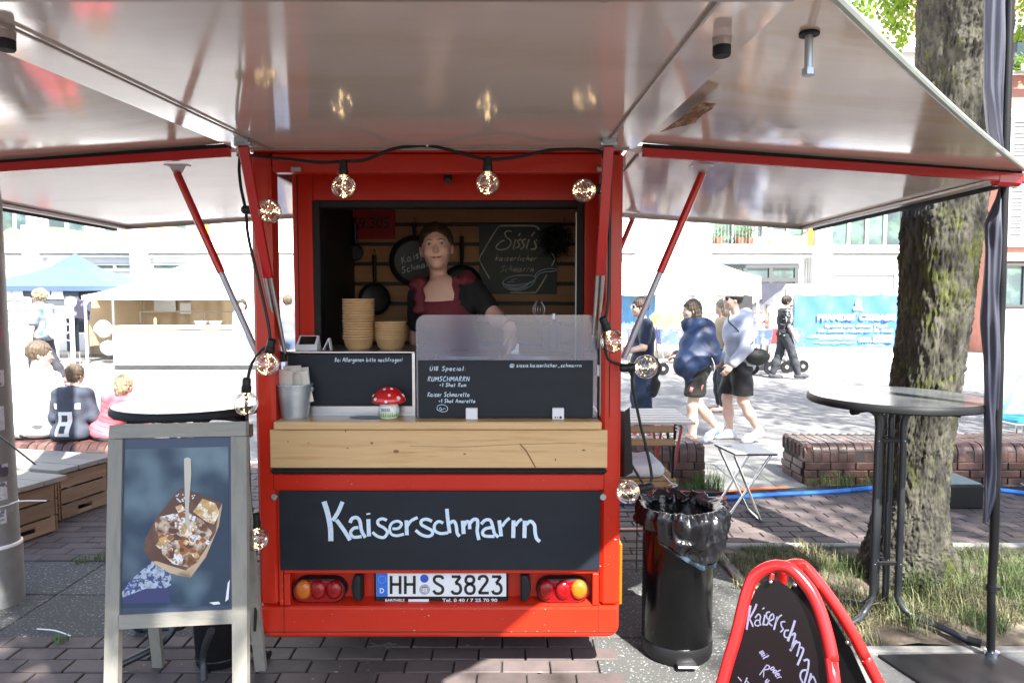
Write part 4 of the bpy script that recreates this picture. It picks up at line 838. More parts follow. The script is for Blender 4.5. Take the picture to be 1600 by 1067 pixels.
b = B(); b.bx(fx(1240, Yn), fx(1480, Yn), Yn+.05, Yn+.12, .0, fz(460, Yn)); obj('panel', b, M_wall, FN); b = B(); b.bx(fx(1236, Yn), fx(1480, Yn), Yn-.3, Yn+.4, 0, .10, .02); obj('base_rail', b, M_wallg, FN)
for px in (1243, 1320, 1400): obj('post', B().bx(fx(px, Yn)-.03, fx(px, Yn)+.03, Yn+.121, Yn+.18, .1, fz(456, Yn)), M_trim, FN)
BNR = sheet(1243, 1424, 459, 542, Yn, M_banner, None, None, 'banner', .022, FN)
b = B(); Yq = Yn-.045
def bt(s, x0, x1, yb, yt, bold=.02): a_, c_ = W(x0, yb, Yq), W(x1, yt, Yq); textmesh(b, s, (c_.z-a_.z)/.73, lambda u, v: V((a_.x+u, Yq, a_.z+v)), c_.x-a_.x, bold)
bt('PFANDRÜCKGABE', 1277, 1400, 500, 491, .05); bt('Spende hier deinen Pfand', 1289, 1387, 511, 505.5, .03); bt('Für soziale Arbeit auf St. Pauli', 1279, 1396, 518.5, 513, .03); bt('GWA', 1342, 1362, 534, 527, .05)
def bbar(x0, x1, y0, y1): a_, c_ = W(x0, y1, Yq), W(x1, y0, Yq); b.poly([(a_.x, Yq, a_.z), (c_.x, Yq, a_.z), (c_.x, Yq, c_.z), (a_.x, Yq, c_.z)])
for r_ in ((1267, 1338, 523.5, 524.6), (1261, 1338, 526, 527.1), (1280, 1338, 529, 530), (1273, 1337, 534.4, 535.6), (1354, 1382, 538.4, 539.6), (1364, 1396, 524, 535)): bbar(*r_)
P_ = [W(x, y, Yq) for x, y in ((1334, 485), (1349, 485), (1347, 480), (1343, 479), (1347, 474), (1345, 469), (1340, 468), (1336, 473), (1338, 478), (1334, 480))]; b.poly(P_[::-1]); obj('lettering', b, M_plate, BNR, False)
b = B(); b.poly([W(x, y, Yq-.002) for x, y in ((1337, 467), (1341, 466), (1339, 469))][::-1]); obj('emblem_dot', b, M_pink, BNR, False)
# white skip container with sloping side
SK = thing('white_container', 'white open container with sloping side behind the walking man', 'container', (fx(1180, 18.4), 18.6, 0)); Ys = 18.3
prof = [(1105, 575), (1105, 520), (1228, 447), (1310, 447), (1330, 462), (1330, 575)]; b = B(); b.prism([W(x, y, Ys) for x, y in prof][::-1], (0, 1.6, 0)); obj('container_body', b, M_wall, SK, False)
b = B()
for x0_, y0_, x1_, y1_ in ((1108, 518, 1229, 446), (1229, 446, 1312, 446), (1160, 500, 1160, 574), (1200, 476, 1200, 574), (1230, 452, 1230, 574)): b.beam(W(x0_, y0_, Ys-.03), W(x1_, y1_, Ys-.03), .08, .06, (0, 1, 0))
obj('rib', b, M_wallg, SK); b = B()
for x0_ in (1178, 1189, 1196): b.poly([W(x, y, Ys-.07) for x, y in ((x0_, 505), (x0_+7, 505), (x0_+7, 498))][::-1])
obj('hazard_stripe', b, MATS['red_tube'], SK, False)
b = B(); a_, c_ = W(1190, 516, Ys-.07), W(1208, 511, Ys-.07); textmesh(b, 'HEC', (c_.z-a_.z)/.73, lambda u, v: V((a_.x+u, Ys-.07, a_.z+v)), c_.x-a_.x, .03); obj('lettering', b, M_ink, SK)
b = B(); b.hexa([W(1190, 477, 17.9), W(1226, 447, 17.9), W(1226, 447, 18.2), W(1190, 477, 18.2), W(1190, 442, 17.9), W(1230, 442, 17.9), W(1230, 442, 18.2), W(1190, 442, 18.2)]); obj('rolled_tarp', b, M_flag, SK)
b = B(); b.bx(fx(1148, 17.6), fx(1186, 17.6), 18.0, 18.2, fz(486, 17.6), fz(455, 17.6)); obj('dark_tarp', b, mat('dark_tarp', (.03, .03, .032), .7), None, label='dark tarpaulin hanging between white gazebo and container', cat='tarpaulin')
RL = thing('scaffold_railing', 'brown metal railing behind the walking couple', 'railing', (fx(1090, 16.6), 16.6, 0)); b = B()
for y in (489, 510): b.bx(fx(1026, 16.6), fx(1205, 16.6), 16.6, 16.64, fz(y+1, 16.6), fz(y-1, 16.6))
obj('rail', b, MATS['brown_metal'], RL)
for px in (1028, 1127, 1204): obj('post', B().bx(fx(px-1, 16.6), fx(px+1, 16.6), 16.645, 16.68, 0, fz(487, 16.6)), MATS['brown_metal'], RL)
# cargo carts with blue boxes, lined up along the kerb
M_cart = mat('cart_blue', (.12, .18, .5), .5, col2=(.4, .42, .55), c2scale=6, c2lo=.5, c2hi=.6, rand=.3); M_cartr = mat('cart_red', (.5, .06, .06), .5)
def cart(px, Y, w, m, lab, lid_=None, scrap=None):
    x = fx(px, Y); T = thing('cargo_cart', lab, 'cart', (x, Y, RZ), 0, 'cargo carts along the far kerb'); z0 = RZ+.66
    b = B(); b.hexa([(x-w*.42, Y-.25, z0), (x+w*.42, Y-.25, z0), (x+w*.42, Y+.25, z0), (x-w*.42, Y+.25, z0), (x-w/2, Y-.3, z0+.34), (x+w/2, Y-.3, z0+.34), (x+w/2, Y+.3, z0+.34), (x-w/2, Y+.3, z0+.34)]); obj('box', b, m, T, False)
    b = B(); b.bx(x-w*.3, x+w*.3, Y-.256, Y-.252, z0+.10, z0+.22); obj('white_print', b, M_plate, T) if scrap is None else None
    b = B()
    for sx in (-1, 1):
        b.tube([(x+sx*w*.42, Y-.28, z0), (x+sx*w*.35, Y-.28, RZ+.2), (x+sx*w*.5, Y-.28, RZ+.12)], .016, 6); b.tube([(x+sx*w*.42, Y+.28, z0), (x+sx*w*.35, Y+.28, RZ+.12)], .016, 6)
    b.tube([(x-w*.5, Y-.28, RZ+.34), (x+w*.5, Y-.28, RZ+.34)], .016, 6); obj('frame', b, M_trim, T)
    for sx in (-1, 1): wq = obj('wheel', B().lathe([(.05, -.02), (.13, -.025), (.14, 0), (.13, .025), (.05, .02)], (x+sx*w*.38, Y-.3, RZ+.14), 16, Matrix.Rotation(PI/2, 3, 'X')), M_rubber, T); obj('hub', B().cyl((x+sx*w*.38, Y-.335, RZ+.14), (x+sx*w*.38, Y-.27, RZ+.14), .045, n=10), M_trim, wq)
    if lid_: b = B(); b.hexa([(x-w*.7, Y-.3, z0+.40), (x+w*.5, Y-.3, z0+.5), (x+w*.5, Y+.3, z0+.5), (x-w*.7, Y+.3, z0+.62), (x-w*.45, Y-.3, z0+.72), (x+w*.35, Y-.3, z0+.70), (x+w*.35, Y+.3, z0+.72), (x-w*.45, Y+.3, z0+.76)]); obj('cover', b, lid_, T, False)
cart(1050, 15.4, .62, M_cart, 'blue box cart with yellow cover behind the woman', M_yellow); cart(1000, 15.7, .5, M_cart, 'blue box cart partly behind the woman in navy'); cart(1186, 15.5, .5, M_cart, 'blue box cart just right of the shoulder bag'); cart(1212, 15.8, .5, M_cartr, 'red box cart behind the man in checked shirt'); cart(1240, 16.0, .4, M_cart, 'blue box cart beside the banner edge')
cart(1120, 16.0, .6, M_frame, 'white box cart with green print between the walking couple', None, 1)
def label_box(px, py, w, hh, Y, m, lab):
    c_ = W(px, py, Y); obj('crate_box', B().box((c_.x, Y, c_.z), (w, .3, hh), None, .01), m, None, label=lab, cat='box', origin=(c_.x, Y, c_.z-hh/2))
label_box(1128, 516, .5, .16, 16.25, mat('pale_green', (.35, .6, .45), .7), 'pale green box stacked behind the woman'); label_box(1124, 535, .45, .2, 16.1, MATS['pink_jacket'], 'pink white box stacked under the pale green box'); label_box(1080, 525, .5, .35, 16.4, M_framed, 'dark box among the carts near the railing')
# ================================================================== food trailer
YB = 2.75; XL, XR = -1.042, .443; YE = 4.70
TR = thing('food_trailer', 'red street food trailer with raised lids and wooden counter', 'food trailer', (-.3, YB, 0))
def h(py, Y=YB): return W(800, py, Y).z
def xx(px, Y=YB, py=640): return W(px, py, Y).x
NB = V((0, -1, 0))
def tp(name, b, m, smooth=40, parent=None, **k): return obj(name, b, m, parent or TR, smooth, **k)
# --- lower body
zb, zt = .155, h(740)
xi0, xi1 = xx(443, py=900), xx(936, py=900)
def rounded_bottom(x0, x1, z0, z1, r, left, right):
    P = []
    if left: P += [(x0+r-r*math.cos(a), z0+r-r*math.sin(a)) for a in [PI/2*k/6 for k in range(7)]]
    else: P += [(x0, z0)]
    if right: P += [(x1-r+r*math.sin(a), z0+r-r*math.cos(a)) for a in [PI/2*k/6 for k in range(7)]]
    else: P += [(x1, z0)]
    return P+[(x1, z1), (x0, z1)]
def bevel_plate(b, P, y0, y1, bev):
    """a plate in x-z with a softly bevelled front edge"""
    cx = sum(p[0] for p in P)/len(P); cz = sum(p[1] for p in P)/len(P); n = len(P)
    def ins(d):
        out = []
        for i in range(n):
            a, p, c = V(P[i-1]), V(P[i]), V(P[(i+1) % n]); e0 = (p-a).normalized(); e1 = (c-p).normalized(); nn = V((-(e0.y+e1.y), e0.x+e1.x)); nn = nn.normalized() if nn.length > 1e-6 else V((0, 0))
            k = 1/max(.5, math.sqrt((1+e0.dot(e1))/2)); out.append((p.x+nn.x*d*k, p.y+nn.y*d*k))
        return out
    rings = []
    for k in range(4):
        a = PI/2*k/3; q = ins(bev*(1-math.cos(a))) if k else ins(0); rings.append((ins(bev*(1-math.sin(PI/2-a))) if k else P, y0+bev*(1-math.sin(a))))
    rings = [(P, y1), (P, y0+bev), (ins(bev*.3), y0+bev*.3), (ins(bev), y0)]
    vs = [(p[0], y, p[1]) for R_, y in rings for p in R_]; fs = []
    for k in range(3):
        for i in range(n): fs.append((k*n+i, (k+1)*n+i, (k+1)*n+(i+1) % n, k*n+(i+1) % n))
    fs.append(tuple(3*n+i for i in range(n))); fs.append(tuple(range(n))[::-1]); b.add(vs, fs)
ztop = 2.135
zc0 = h(657)-.04; zr0, zr1 = h(946), h(896)       # light recess
b = B(); bevel_plate(b, rounded_bottom(XL, XR, zb, zr0-.002, .05, True, True), YB-.004, YB+.09, .012); tp('bumper_panel', b, M_red)
b = B(); b.bx(XL+.02, XR-.02, YB-.0055, YB-.003, h(986)-.0015, h(986)+.0015); tp('panel_seam', b, M_darkin)
b = B(); b.bx(XL+.0805, xi0-.003, YB+.0005, YB+.09, zr0, zc0, .003)
tp('corner_panel', b, M_red)
b = B(); b.bx(xi1+.003, XR-.0805, YB+.0005, YB+.09, zr0, zc0, .003); tp('corner_panel', b, M_red)
x0, x1 = xx(453, py=920), xx(926, py=920)
b = B(); b.bx(xi0, x0, YB, YB+.08, zr0+.001, zr1, .003); b.bx(x1, xi1, YB, YB+.08, zr0+.001, zr1, .003); b.bx(xi0, xi1, YB, YB+.08, zr1+.0005, zt, .003)
tp('rear_frame', b, M_red)
b = B(); b.bx(x0-.02, x1+.02, YB+.062, YB+.07, zr0-.02, zr1+.02); b.hexa([(x0, YB, zr0-.004), (x1, YB, zr0-.004), (x1, YB+.066, zr0-.004), (x0, YB+.066, zr0-.004), (x0, YB, zr0), (x1, YB, zr0), (x1, YB+.066, zr0+.014), (x0, YB+.066, zr0+.014)])
tp('light_recess', b, M_red)
b = B(); b.bx(XL+.01, XR-.01, YB+.09, YE, zb+.02, 1.03, .04); tp('body', b, M_red)
b = B(); b.bx(XL+.2, XR-.2, YB+.5, YE-.3, .28, .36); tp('chassis', b, M_black)
for sx in (XL+.1, XR-.1):
    w = obj('wheel', B().lathe([(.05, -.06), (.18, -.06), (.235, -.045), (.24, 0), (.235, .045), (.18, .06), (.05, .06)], (sx, 3.75, .24), 24, Matrix.Rotation(PI/2, 3, 'Y')), M_rubber, TR)
    obj('rim', B().lathe([(.02, -.065), (.12, -.063), (.14, -.05)], (sx, 3.75, .24), 20, Matrix.Rotation(PI/2, 3, 'Y')), M_steel, w)
b = B(); b.bx(xi0-.0008, xi0+.0008, YB-.0058, YB-.003, zb+.02, zr0-.004); b.bx(xi1-.0008, xi1+.0008, YB-.0058, YB-.003, zb+.02, zr0-.004); tp('panel_seam', b, M_darkin)
random.seed(17); b = B()
for k in range(70):
    u = random.random(); px, py = (random.choice((random.uniform(415, 450), random.uniform(930, 966))), random.uniform(770, 1000)) if u < .3 else (random.uniform(430, 950), random.choice((random.gauss(986, 1.5), random.gauss(955, 12), random.gauss(749, 8))))
    c = W(px, py, YB-.0062 if py > 948 else YB-.0075); r = random.uniform(.0008, .0032)*(.6 if k % 4 else 1.2); b.poly([(c.x+r*random.uniform(.7, 2)*math.cos(t), c.y, c.z+r*random.uniform(.3, .9)*math.sin(t)) for t in (0, 1.1, 2.2, 3.3, 4.3, 5.3)])
tp('paint_chip', b, mat('chipped_primer', (.5, .38, .34), .7), kind='stuff')
b = B()
for k in range(16): c = W(585+random.gauss(14, 12), 1006+random.uniform(-2, 4), YB-.0063); r = random.uniform(.003, .009); b.poly([(c.x+r*1.6*math.cos(t), c.y-.00002*k, c.z+r*.6*math.sin(t)) for t in [q*.7 for q in range(9)]])
tp('soot_smudge', b, M_darkin, kind='stuff')
# --- posts of the rear
pw = .08
b = B(); b.bx(XL, XL+pw, YB-.002, YB+.10, zr0, ztop, .014); tp('corner_post', b, M_red)
b = B(); b.bx(XR-pw, XR, YB-.002, YB+.10, zr0, ztop, .014); tp('corner_post', b, M_red)
b = B(); b.bx(XR-pw-.004, XR-pw-.001, YB+.02, YB+.1, ztop-1.06, ztop-.02); b.bx(XR-pw+.03, XR-pw+.033, YB-.002, YB+.001, ztop-1.06, ztop-.02); tp('post_groove', b, M_trim)
b = B(); b.bx(XR-.05, XR-.003, YB+.101, 3.049, 1.06, ztop, .004); tp('side_panel', b, M_red)
b = B(); b.bx(XL+pw, XR-pw, YB+.02, YB+.07, h(268), ztop-.002, .004); tp('top_rail', b, M_red)
for px in (463, 940):
    p = W(px, 265, YB+.015); b = B(); b.box((p.x, YB+.012, p.z), (.04, .02, .018), None, .003); tp('bracket', b, M_trim)
b = B(); b.cyl(W(700, 283, 3.04), W(700, 283, 2.99), .012); b.box(W(700, 278, 3.02), (.035, .03, .02), None, .003); tp('hatch_latch', b, M_black)
# --- counter
zc = h(657)
b = B(); b.bx(XL+pw+.002, XR-pw-.002, YB-.03, 3.30, zc-.032, zc, .004); CT = tp('counter_top', b, M_pine)
b = B(); b.bx(xx(422), xx(949), YB-.012, YB+.012, h(730), zc-.036, .003); FB = tp('front_board', b, M_pine)
b = B()
for px, py, rx, rz in ((540, 672, .003, .009), (581, 692, .006, .005), (619, 705, .012, .007), (543, 700, .004, .003), (811, 668, .008, .004), (815, 702, .003, .002), (726, 709, .006, .003), (868, 718, .003, .006), (912, 703, .007, .004), (450, 690, .003, .003), (482, 692, .004, .002)):
    p = W(px, py, YB-.0135); b.lathe([(1, 0)], (0, 0, 0), 3, cap=False) if False else b.poly([(p.x+rx*math.cos(a), p.y, p.z+rz*math.sin(a)) for a in [2*PI*k/9 for k in range(9)]])
b.ribbon([W(x, y, YB-.0135) for x, y in ((812, 693), (822, 704), (830, 718), (837, 730))], .0055, NB)
b.ribbon([W(x, y, YB-.0133) for x, y in ((640, 697), (720, 698), (810, 694), (900, 692))], .0018, NB)
obj('knots', b, M_knot, FB)
b = B(); b.bx(xx(421), xx(949), YB-.016, YB+.02, h(740)+.002, h(731), .009); tp('rubber_strip', b, M_rubber)
b = B(); b.bx(xx(426), xx(944), YB-.006, YB+.0, h(765)+.002, h(741), .002); tp('red_rail', b, M_red)
# --- menu board under the counter
cb = (xx(438, py=830), xx(937, py=830), h(889), h(766))
b = B(); b.bx(cb[0], cb[1], YB-.010, YB-.0005, cb[2], cb[3], .0015); MB_ = tp('name_board', b, M_chalk)
Yt = YB-.0115; ft = lambda x, y: W(x, y, Yt)
o1 = lambda P: [(490+x/8, 770+y/8) for x, y in P]; o2 = lambda P: [(670+x/8, 770+y/8) for x, y in P]
ST = [(o1([(130, 105), (175, 250), (210, 430), (215, 600)]), 8.2), (o1([(362, 108), (310, 230), (240, 345)]), 6.4), (o1([(285, 335), (370, 450), (457, 588)]), 6.4),
  (o1([(455, 372), (480, 320), (535, 305), (578, 350), (600, 470), (648, 556)]), 5.6), (o1([(560, 430), (500, 440), (462, 495), (500, 550), (600, 542)]), 5), (o1([(684, 325), (692, 540)]), 6.4), (o1([(660, 264), (709, 256)]), 2.4),
  (o1([(915, 340), (860, 320), (805, 345), (812, 395), (880, 435), (922, 490), (880, 553), (800, 540), (735, 488)]), 4.8),
  (o1([(985, 445), (1060, 440), (1100, 385), (1050, 350), (980, 375), (950, 440), (970, 510), (1040, 532), (1130, 512)]), 4.4), (o1([(1160, 340), (1166, 525)]), 6), (o1([(1172, 410), (1220, 345), (1300, 305)]), 4.8),
  (o1([(1480, 352), (1410, 325), (1350, 345), (1348, 392), (1410, 430), (1480, 470), (1480, 520), (1420, 540), (1340, 515), (1275, 463)]), 5),
  (o2([(180, 375), (120, 355), (72, 400), (78, 470), (150, 505), (240, 495)]), 4.8), (o2([(225, 197), (240, 350), (262, 500)]), 5.8), (o2([(265, 375), (310, 350), (340, 400), (355, 500), (385, 540)]), 5.2),
  (o2([(425, 345), (436, 510)]), 6.4), (o2([(440, 410), (475, 355), (505, 375), (512, 450)]), 5.2), (o2([(512, 380), (560, 330), (610, 345), (605, 480), (627, 585)]), 5.4),
  (o2([(655, 388), (705, 338), (768, 340), (800, 420), (820, 500), (870, 550)]), 5), (o2([(785, 430), (710, 445), (672, 490), (700, 535), (820, 540)]), 5), (o2([(880, 340), (905, 540)]), 6), (o2([(915, 418), (960, 355), (1010, 312)]), 4.6),
  (o2([(1060, 340), (1055, 560)]), 6.4), (o2([(1082, 410), (1120, 355), (1165, 325)]), 4.6), (o2([(1200, 345), (1195, 560)]), 6.4), (o2([(1217, 395), (1270, 352), (1320, 400), (1330, 500), (1350, 570), (1390, 605)]), 5.6)]
b = B()
for i, s_ in enumerate(ST):
    brush(b, [s_], lambda x, y, i=i: W(x, y, Yt-.0002*(i % 6)), NB, YB/FPX)
obj('lettering', b, M_chalkw, MB_)
b = B()
for px in (429, 942): p = W(px, 776, YB-.004); b.cyl(p, (p.x, YB-.010, p.z), .014, .012, 16); b.cyl((p.x, YB-.010, p.z), (p.x, YB-.013, p.z), .006, .005, 6)
tp('screw', b, M_zinc)
# --- rear lights
def lampset(pxs, cols, x0p, x1p):
    a, c = W(x0p, 923, YB+.02), W(x1p, 923, YB+.02); r = .052; cx = (a.x+c.x)/2; hw = (c.x-a.x)/2; cz = a.z
    P = [(cx+sx*(hw-r)+r*math.cos(t), cz+r*1.0*math.sin(t)) for sx, t in [(1, -PI/2+PI*k/8) for k in range(9)]+[(-1, PI/2+PI*k/8) for k in range(9)]]
    b = B(); bevel_plate(b, P, YB+.018, YB+.064, .006); L = tp('rear_lamp', b, M_black)
    P2 = [((x-cx)*.94+cx, (z-cz)*.88+cz) for x, z in P]
    bb = B(); bevel_plate(bb, P2, YB+.012, YB+.02, .004); obj('lens_base', bb, M_redlens, L)
    for px, m in zip(pxs, cols):
        p = W(px, 923, YB); bb = B()
        bb.lathe([(.0005, .018), (.014, .0175), (.022, .015), (.031, .008), (.034, 0), (.034, -.01)], (p.x, YB+.012, p.z), 20, Matrix.Rotation(PI/2, 3, 'X') @ Matrix.Diagonal((1.0, 1.18, 1)), cap=False); obj('lens', bb, m, L)
lampset((473, 496, 521), (M_amber, M_redlens, M_redlens), 456, 540); lampset((854, 880, 905), (M_redlens, M_redlens, M_amber), 838, 921)
for px in (556, 822):
    p = W(px, 919, YB); s = -1 if px < 700 else 1; b = B()
    P = [(p.x+s*.026*math.cos(t)-s*.006, p.z+.058*math.sin(t)) for t in [-PI/2+PI*k/10 for k in range(11)]]; P += [(p.x-s*.022, p.z+.054), (p.x-s*.022, p.z-.054)]
    if s < 0: P = P[::-1]
    bevel_plate(b, P, YB-.005, YB+.062, .014); tp('buffer', b, M_rubber)
b = B(); b.bx(XR+.0005, XR+.014, YB+.02, YB+.16, h(948), h(852), .004); tp('side_marker', b, M_amber)
# --- licence plate
p0, p1 = W(585, 942, YB+.03), W(794, 893, YB+.03)
b = B(); b.bx(p0.x, p1.x, YB+.03, YB+.05, p0.z-.004, p1.z+.01, .006); LP = tp('licence_plate', b, M_black)
q0, q1 = W(588, 931.5, YB+.028), W(791, 893, YB+.028)
b = B(); b.bx(q0.x, q1.x, YB+.0275, YB+.031, q0.z, q0.z+.108, .001); obj('plate_face', b, M_plate, LP)
b = B(); qe = W(606, 931, YB+.028); b.bx(q0.x+.001, qe.x, YB+.0268, YB+.0274, q0.z+.001, q0.z+.107); obj('blue_band', b, M_eu, LP)
Yp = YB+.0262; fpx = lambda u, v: V((u, Yp, v))
def ptext(bb, s, px0, px1, pyb, pyt, bold=.03):
    a, c = W(px0, pyb, Yp), W(px1, pyt, Yp); textmesh(bb, s, (c.z-a.z)/.73, lambda u, v: V((a.x+u, Yp, a.z+v)), c.x-a.x, bold)
b = B()
def pl(bb, pts, w): bb.ribbon(spline([W(570+x/6.667, 890+y/6.667, Yp) for x, y in pts], 5) if len(pts) > 2 else [W(570+x/6.667, 890+y/6.667, Yp) for x, y in pts], w, NB, 1)
w_ = .0118
for L in ([(274, 62), (274, 250)], [(368, 62), (368, 250)], [(274, 150), (368, 150)], [(422, 62), (422, 250)], [(516, 62), (516, 250)], [(422, 150), (516, 150)],
          [(816, 95), (800, 72), (770, 66), (735, 72), (722, 100), (735, 130), (775, 155), (808, 180), (812, 215), (795, 240), (765, 246), (735, 240), (716, 212)],
          [(905, 70), (995, 70)], [(995, 70), (945, 140)], [(945, 140), (980, 150), (998, 180), (998, 215), (980, 240), (950, 246), (920, 238), (908, 215)],
          [(1095, 145), (1060, 130), (1052, 100), (1068, 72), (1095, 66), (1122, 72), (1138, 100), (1128, 130), (1095, 145), (1060, 165), (1048, 200), (1062, 236), (1095, 247), (1130, 236), (1142, 200), (1130, 165), (1095, 145)],
          [(1190, 105), (1196, 78), (1220, 66), (1255, 68), (1276, 95), (1268, 130), (1230, 180), (1190, 238)], [(1184, 240), (1292, 240)],
          [(1325, 70), (1418, 70)], [(1418, 70), (1368, 140)], [(1368, 140), (1402, 150), (1420, 180), (1420, 215), (1402, 240), (1372, 246), (1342, 238), (1330, 215)]): pl(b, L, w_)
obj('characters', b, M_ink, LP)
b = B(); ptext(b, 'D', 593.5, 600, 926, 918, .02)
for k in range(12):
    p = W(597+5.6*math.sin(k*PI/6), 905-5.6*math.cos(k*PI/6), Yp); b.poly([p+V((.0014*math.cos(a), 0, .0014*math.sin(a))) for a in (0, PI/2, PI, -PI/2)])
obj('country_sign', b, M_plate, LP)
def disc(bb, px, py, r, Y, n=20):
    p = W(px, py, Y); bb.poly([(p.x+r*math.cos(2*PI*k/n), p.y, p.z+r*math.sin(2*PI*k/n)) for k in range(n)]); return bb
obj('sticker', disc(B(), 663, 903.5, .0175, Yp), mat('sticker_blue', (.03, .09, .5), .4, var=.3, vscale=60), LP)
obj('seal', disc(B(), 663.5, 920.5, .0225, Yp), mat('seal_grey', (.35, .38, .43), .4, var=.3, vscale=80), LP)
b = B()
for k in (-1, 0, 1): b.ribbon([W(664+k*2.6, 925, Yp-.0004), W(664+k*2.6, 918, Yp-.0004)], .0035, NB)
obj('seal_crest', b, M_plate, LP)
b = B(); b.ribbon([W(660, 917, Yp-.0006), W(668, 917, Yp-.0006)], .003, NB); obj('seal_bar', b, MATS['red_lens'], LP)
b = B(); ptext(b, 'BARTHELS', 602, 632, 939, 935, .02); ptext(b, 'Tel. 0 40 / 7 25 70 90', 691, 777, 939.5, 934.5, .02); a, c = W(638, 939.5, Yp), W(670, 935.5, Yp); b.poly([(a.x, Yp, a.z), (c.x, Yp, a.z), (c.x, Yp, c.z), (a.x, Yp, c.z)])
obj('frame_lettering', b, M_plate, LP)
# --- cabin
YW = 3.05
wx0, wx1, wz0, wz1 = xx(490, YW, 400), xx(912, YW, 400), 1.10, W(700, 314, YW).z
cx0 = xx(458, YW, 400)
b = B(); b.bx(cx0, wx0, YW, YW+.05, 1.075, ztop-.004, .004); tp('cabin_column', b, M_red)
b = B(); b.bx(wx1, XR-.004, YW, YW+.05, 1.075, ztop-.004, .004); tp('cabin_column', b, M_red)
b = B(); b.bx(wx0, wx1, YW+.001, YW+.051, wz1, ztop-.004, .004); tp('header', b, M_red)
b = B(); b.bx(xx(470, YW), xx(471.2, YW), YW-.004, YW+.001, 1.1, ztop-.02); tp('column_groove', b, M_darkin)
fw = .03
b = B(); b.bx(wx0, wx0+fw, YW-.006, YW+.06, wz0, wz1, .003); b.bx(wx1-fw, wx1, YW-.006, YW+.06, wz0, wz1, .003); b.bx(wx0+fw, wx1-fw, YW-.006, YW+.06, wz1-fw, wz1, .003); tp('hatch_frame', b, M_rubber)
b = B(); b.bx(wx1-fw-.006, wx1-fw-.001, YW+.0, YW+.03, wz0, wz1-.05); tp('frame_edge', b, M_trim)
YI = 4.15
b = B(); b.bx(cx0, cx0+.02, YW+.051, YI+.03, 1.03, ztop-.01); tp('side_wall', b, M_darkin)
b = B(); b.bx(XR-.04, XR-.02, YW+.051, YI+.03, 1.03, ztop-.01); tp('side_wall', b, M_darkin)
b = B(); b.bx(XR-.019, XR-.002, YW+.052, YE-.01, 1.031, ztop-.004); tp('outer_wall', b, M_red); b = B(); b.bx(cx0-.02, cx0-.001, YW+.12, YE-.01, 1.031, ztop-.004); tp('outer_wall', b, M_red)
b = B(); b.bx(cx0, XR-.02, YI+.031, YI+.05, 1.03, ztop-.01); tp('back_wall', b, M_darkin)
b = B(); b.bx(XL, XR, YW+.0, YE, ztop-.003, ztop+.03, .005); b.bx(XL, XR, YB, YW-.001, ztop, ztop+.03, .003); tp('roof', b, M_red)
b = B(); b.bx(cx0, XR, YW+.052, YI+.03, ztop-.03, ztop-.005); tp('ceiling_panel', b, M_darkin)
pm = None
for k in range(9):
    z = W(700, 335+31*k, YI).z; m = me('inner_plank', B().box((0, 0, 0), (XR-.045-xx(538, YI, 400), .02, .098), None, .002), M_planki) if pm is None else pm; pm = m
    inst('inner_plank', m, TR, V(((xx(538, YI, 400)+XR-.045)/2, YI+.008, z))-V(TR.location))
b = B()
for px in (546, 640, 730, 885): p = xx(px, YI, 400); b.bx(p-.02, p+.02, YI+.019, YI+.03, 1.1, ztop-.03)
tp('batten', b, M_darkin)
# faint chalk notes on the dark side wall
# --- rear hatch and side lids
def hz(Y): return ztop+.008-(YB-Y)*.053       # underside of the hatch
hx0, hx1 = -1.085, .48
b = B(); b.hexa([(hx0, 1.12, hz(1.12)), (hx1, 1.12, hz(1.12)), (hx1, YB, hz(YB)), (hx0, YB, hz(YB)), (hx0, 1.12, hz(1.12)+.035), (hx1, 1.12, hz(1.12)+.035), (hx1, YB, hz(YB)+.035), (hx0, YB, hz(YB)+.035)])
HT = tp('rear_hatch', b, M_lid)
b = B()
for x in (hx0+.14, hx1-.13):
    s = 1 if x > 0 else -1
    b.beam((x, 1.15, hz(1.15)-.006), (x-s*.0+(-s*.0), YB-.05, hz(YB-.05)-.006), .008, .006, bev=.001)
b.beam((hx0+.01, 1.155, hz(1.155)-.008), (hx1-.01, 1.155, hz(1.155)-.008), .030, .014, bev=.003)
b.beam((hx0+.02, YB-.03, hz(YB-.03)-.004), (hx1-.02, YB-.03, hz(YB-.03)-.004), .02, .006, bev=.002)
obj('seam_profile', b, M_trim, HT)
for px, py0, py1 in ((27, 34, 78), (1128, 46, 88)):
    p = W(px, (py0+py1)/2, 1.36 if px < 100 else 1.40); zt_ = hz(p.y); d = .036
    if px < 100: p.x = -.985
    q = obj('rubber_buffer', B().lathe([(.016, -d), (.018, -d+.004), (.018, -d*.45)], (p.x, p.y, zt_), 20), M_rubber, HT)
    obj('buffer_mount', B().lathe([(.018, -d*.449), (.019, 0)], (p.x, p.y, zt_), 20), M_trim, q)
p = W(945, 35, 1.19); obj('plug', B().lathe([(.014, -.003), (.017, 0)], (p.x, p.y, hz(p.y)), 20), M_trim, HT)
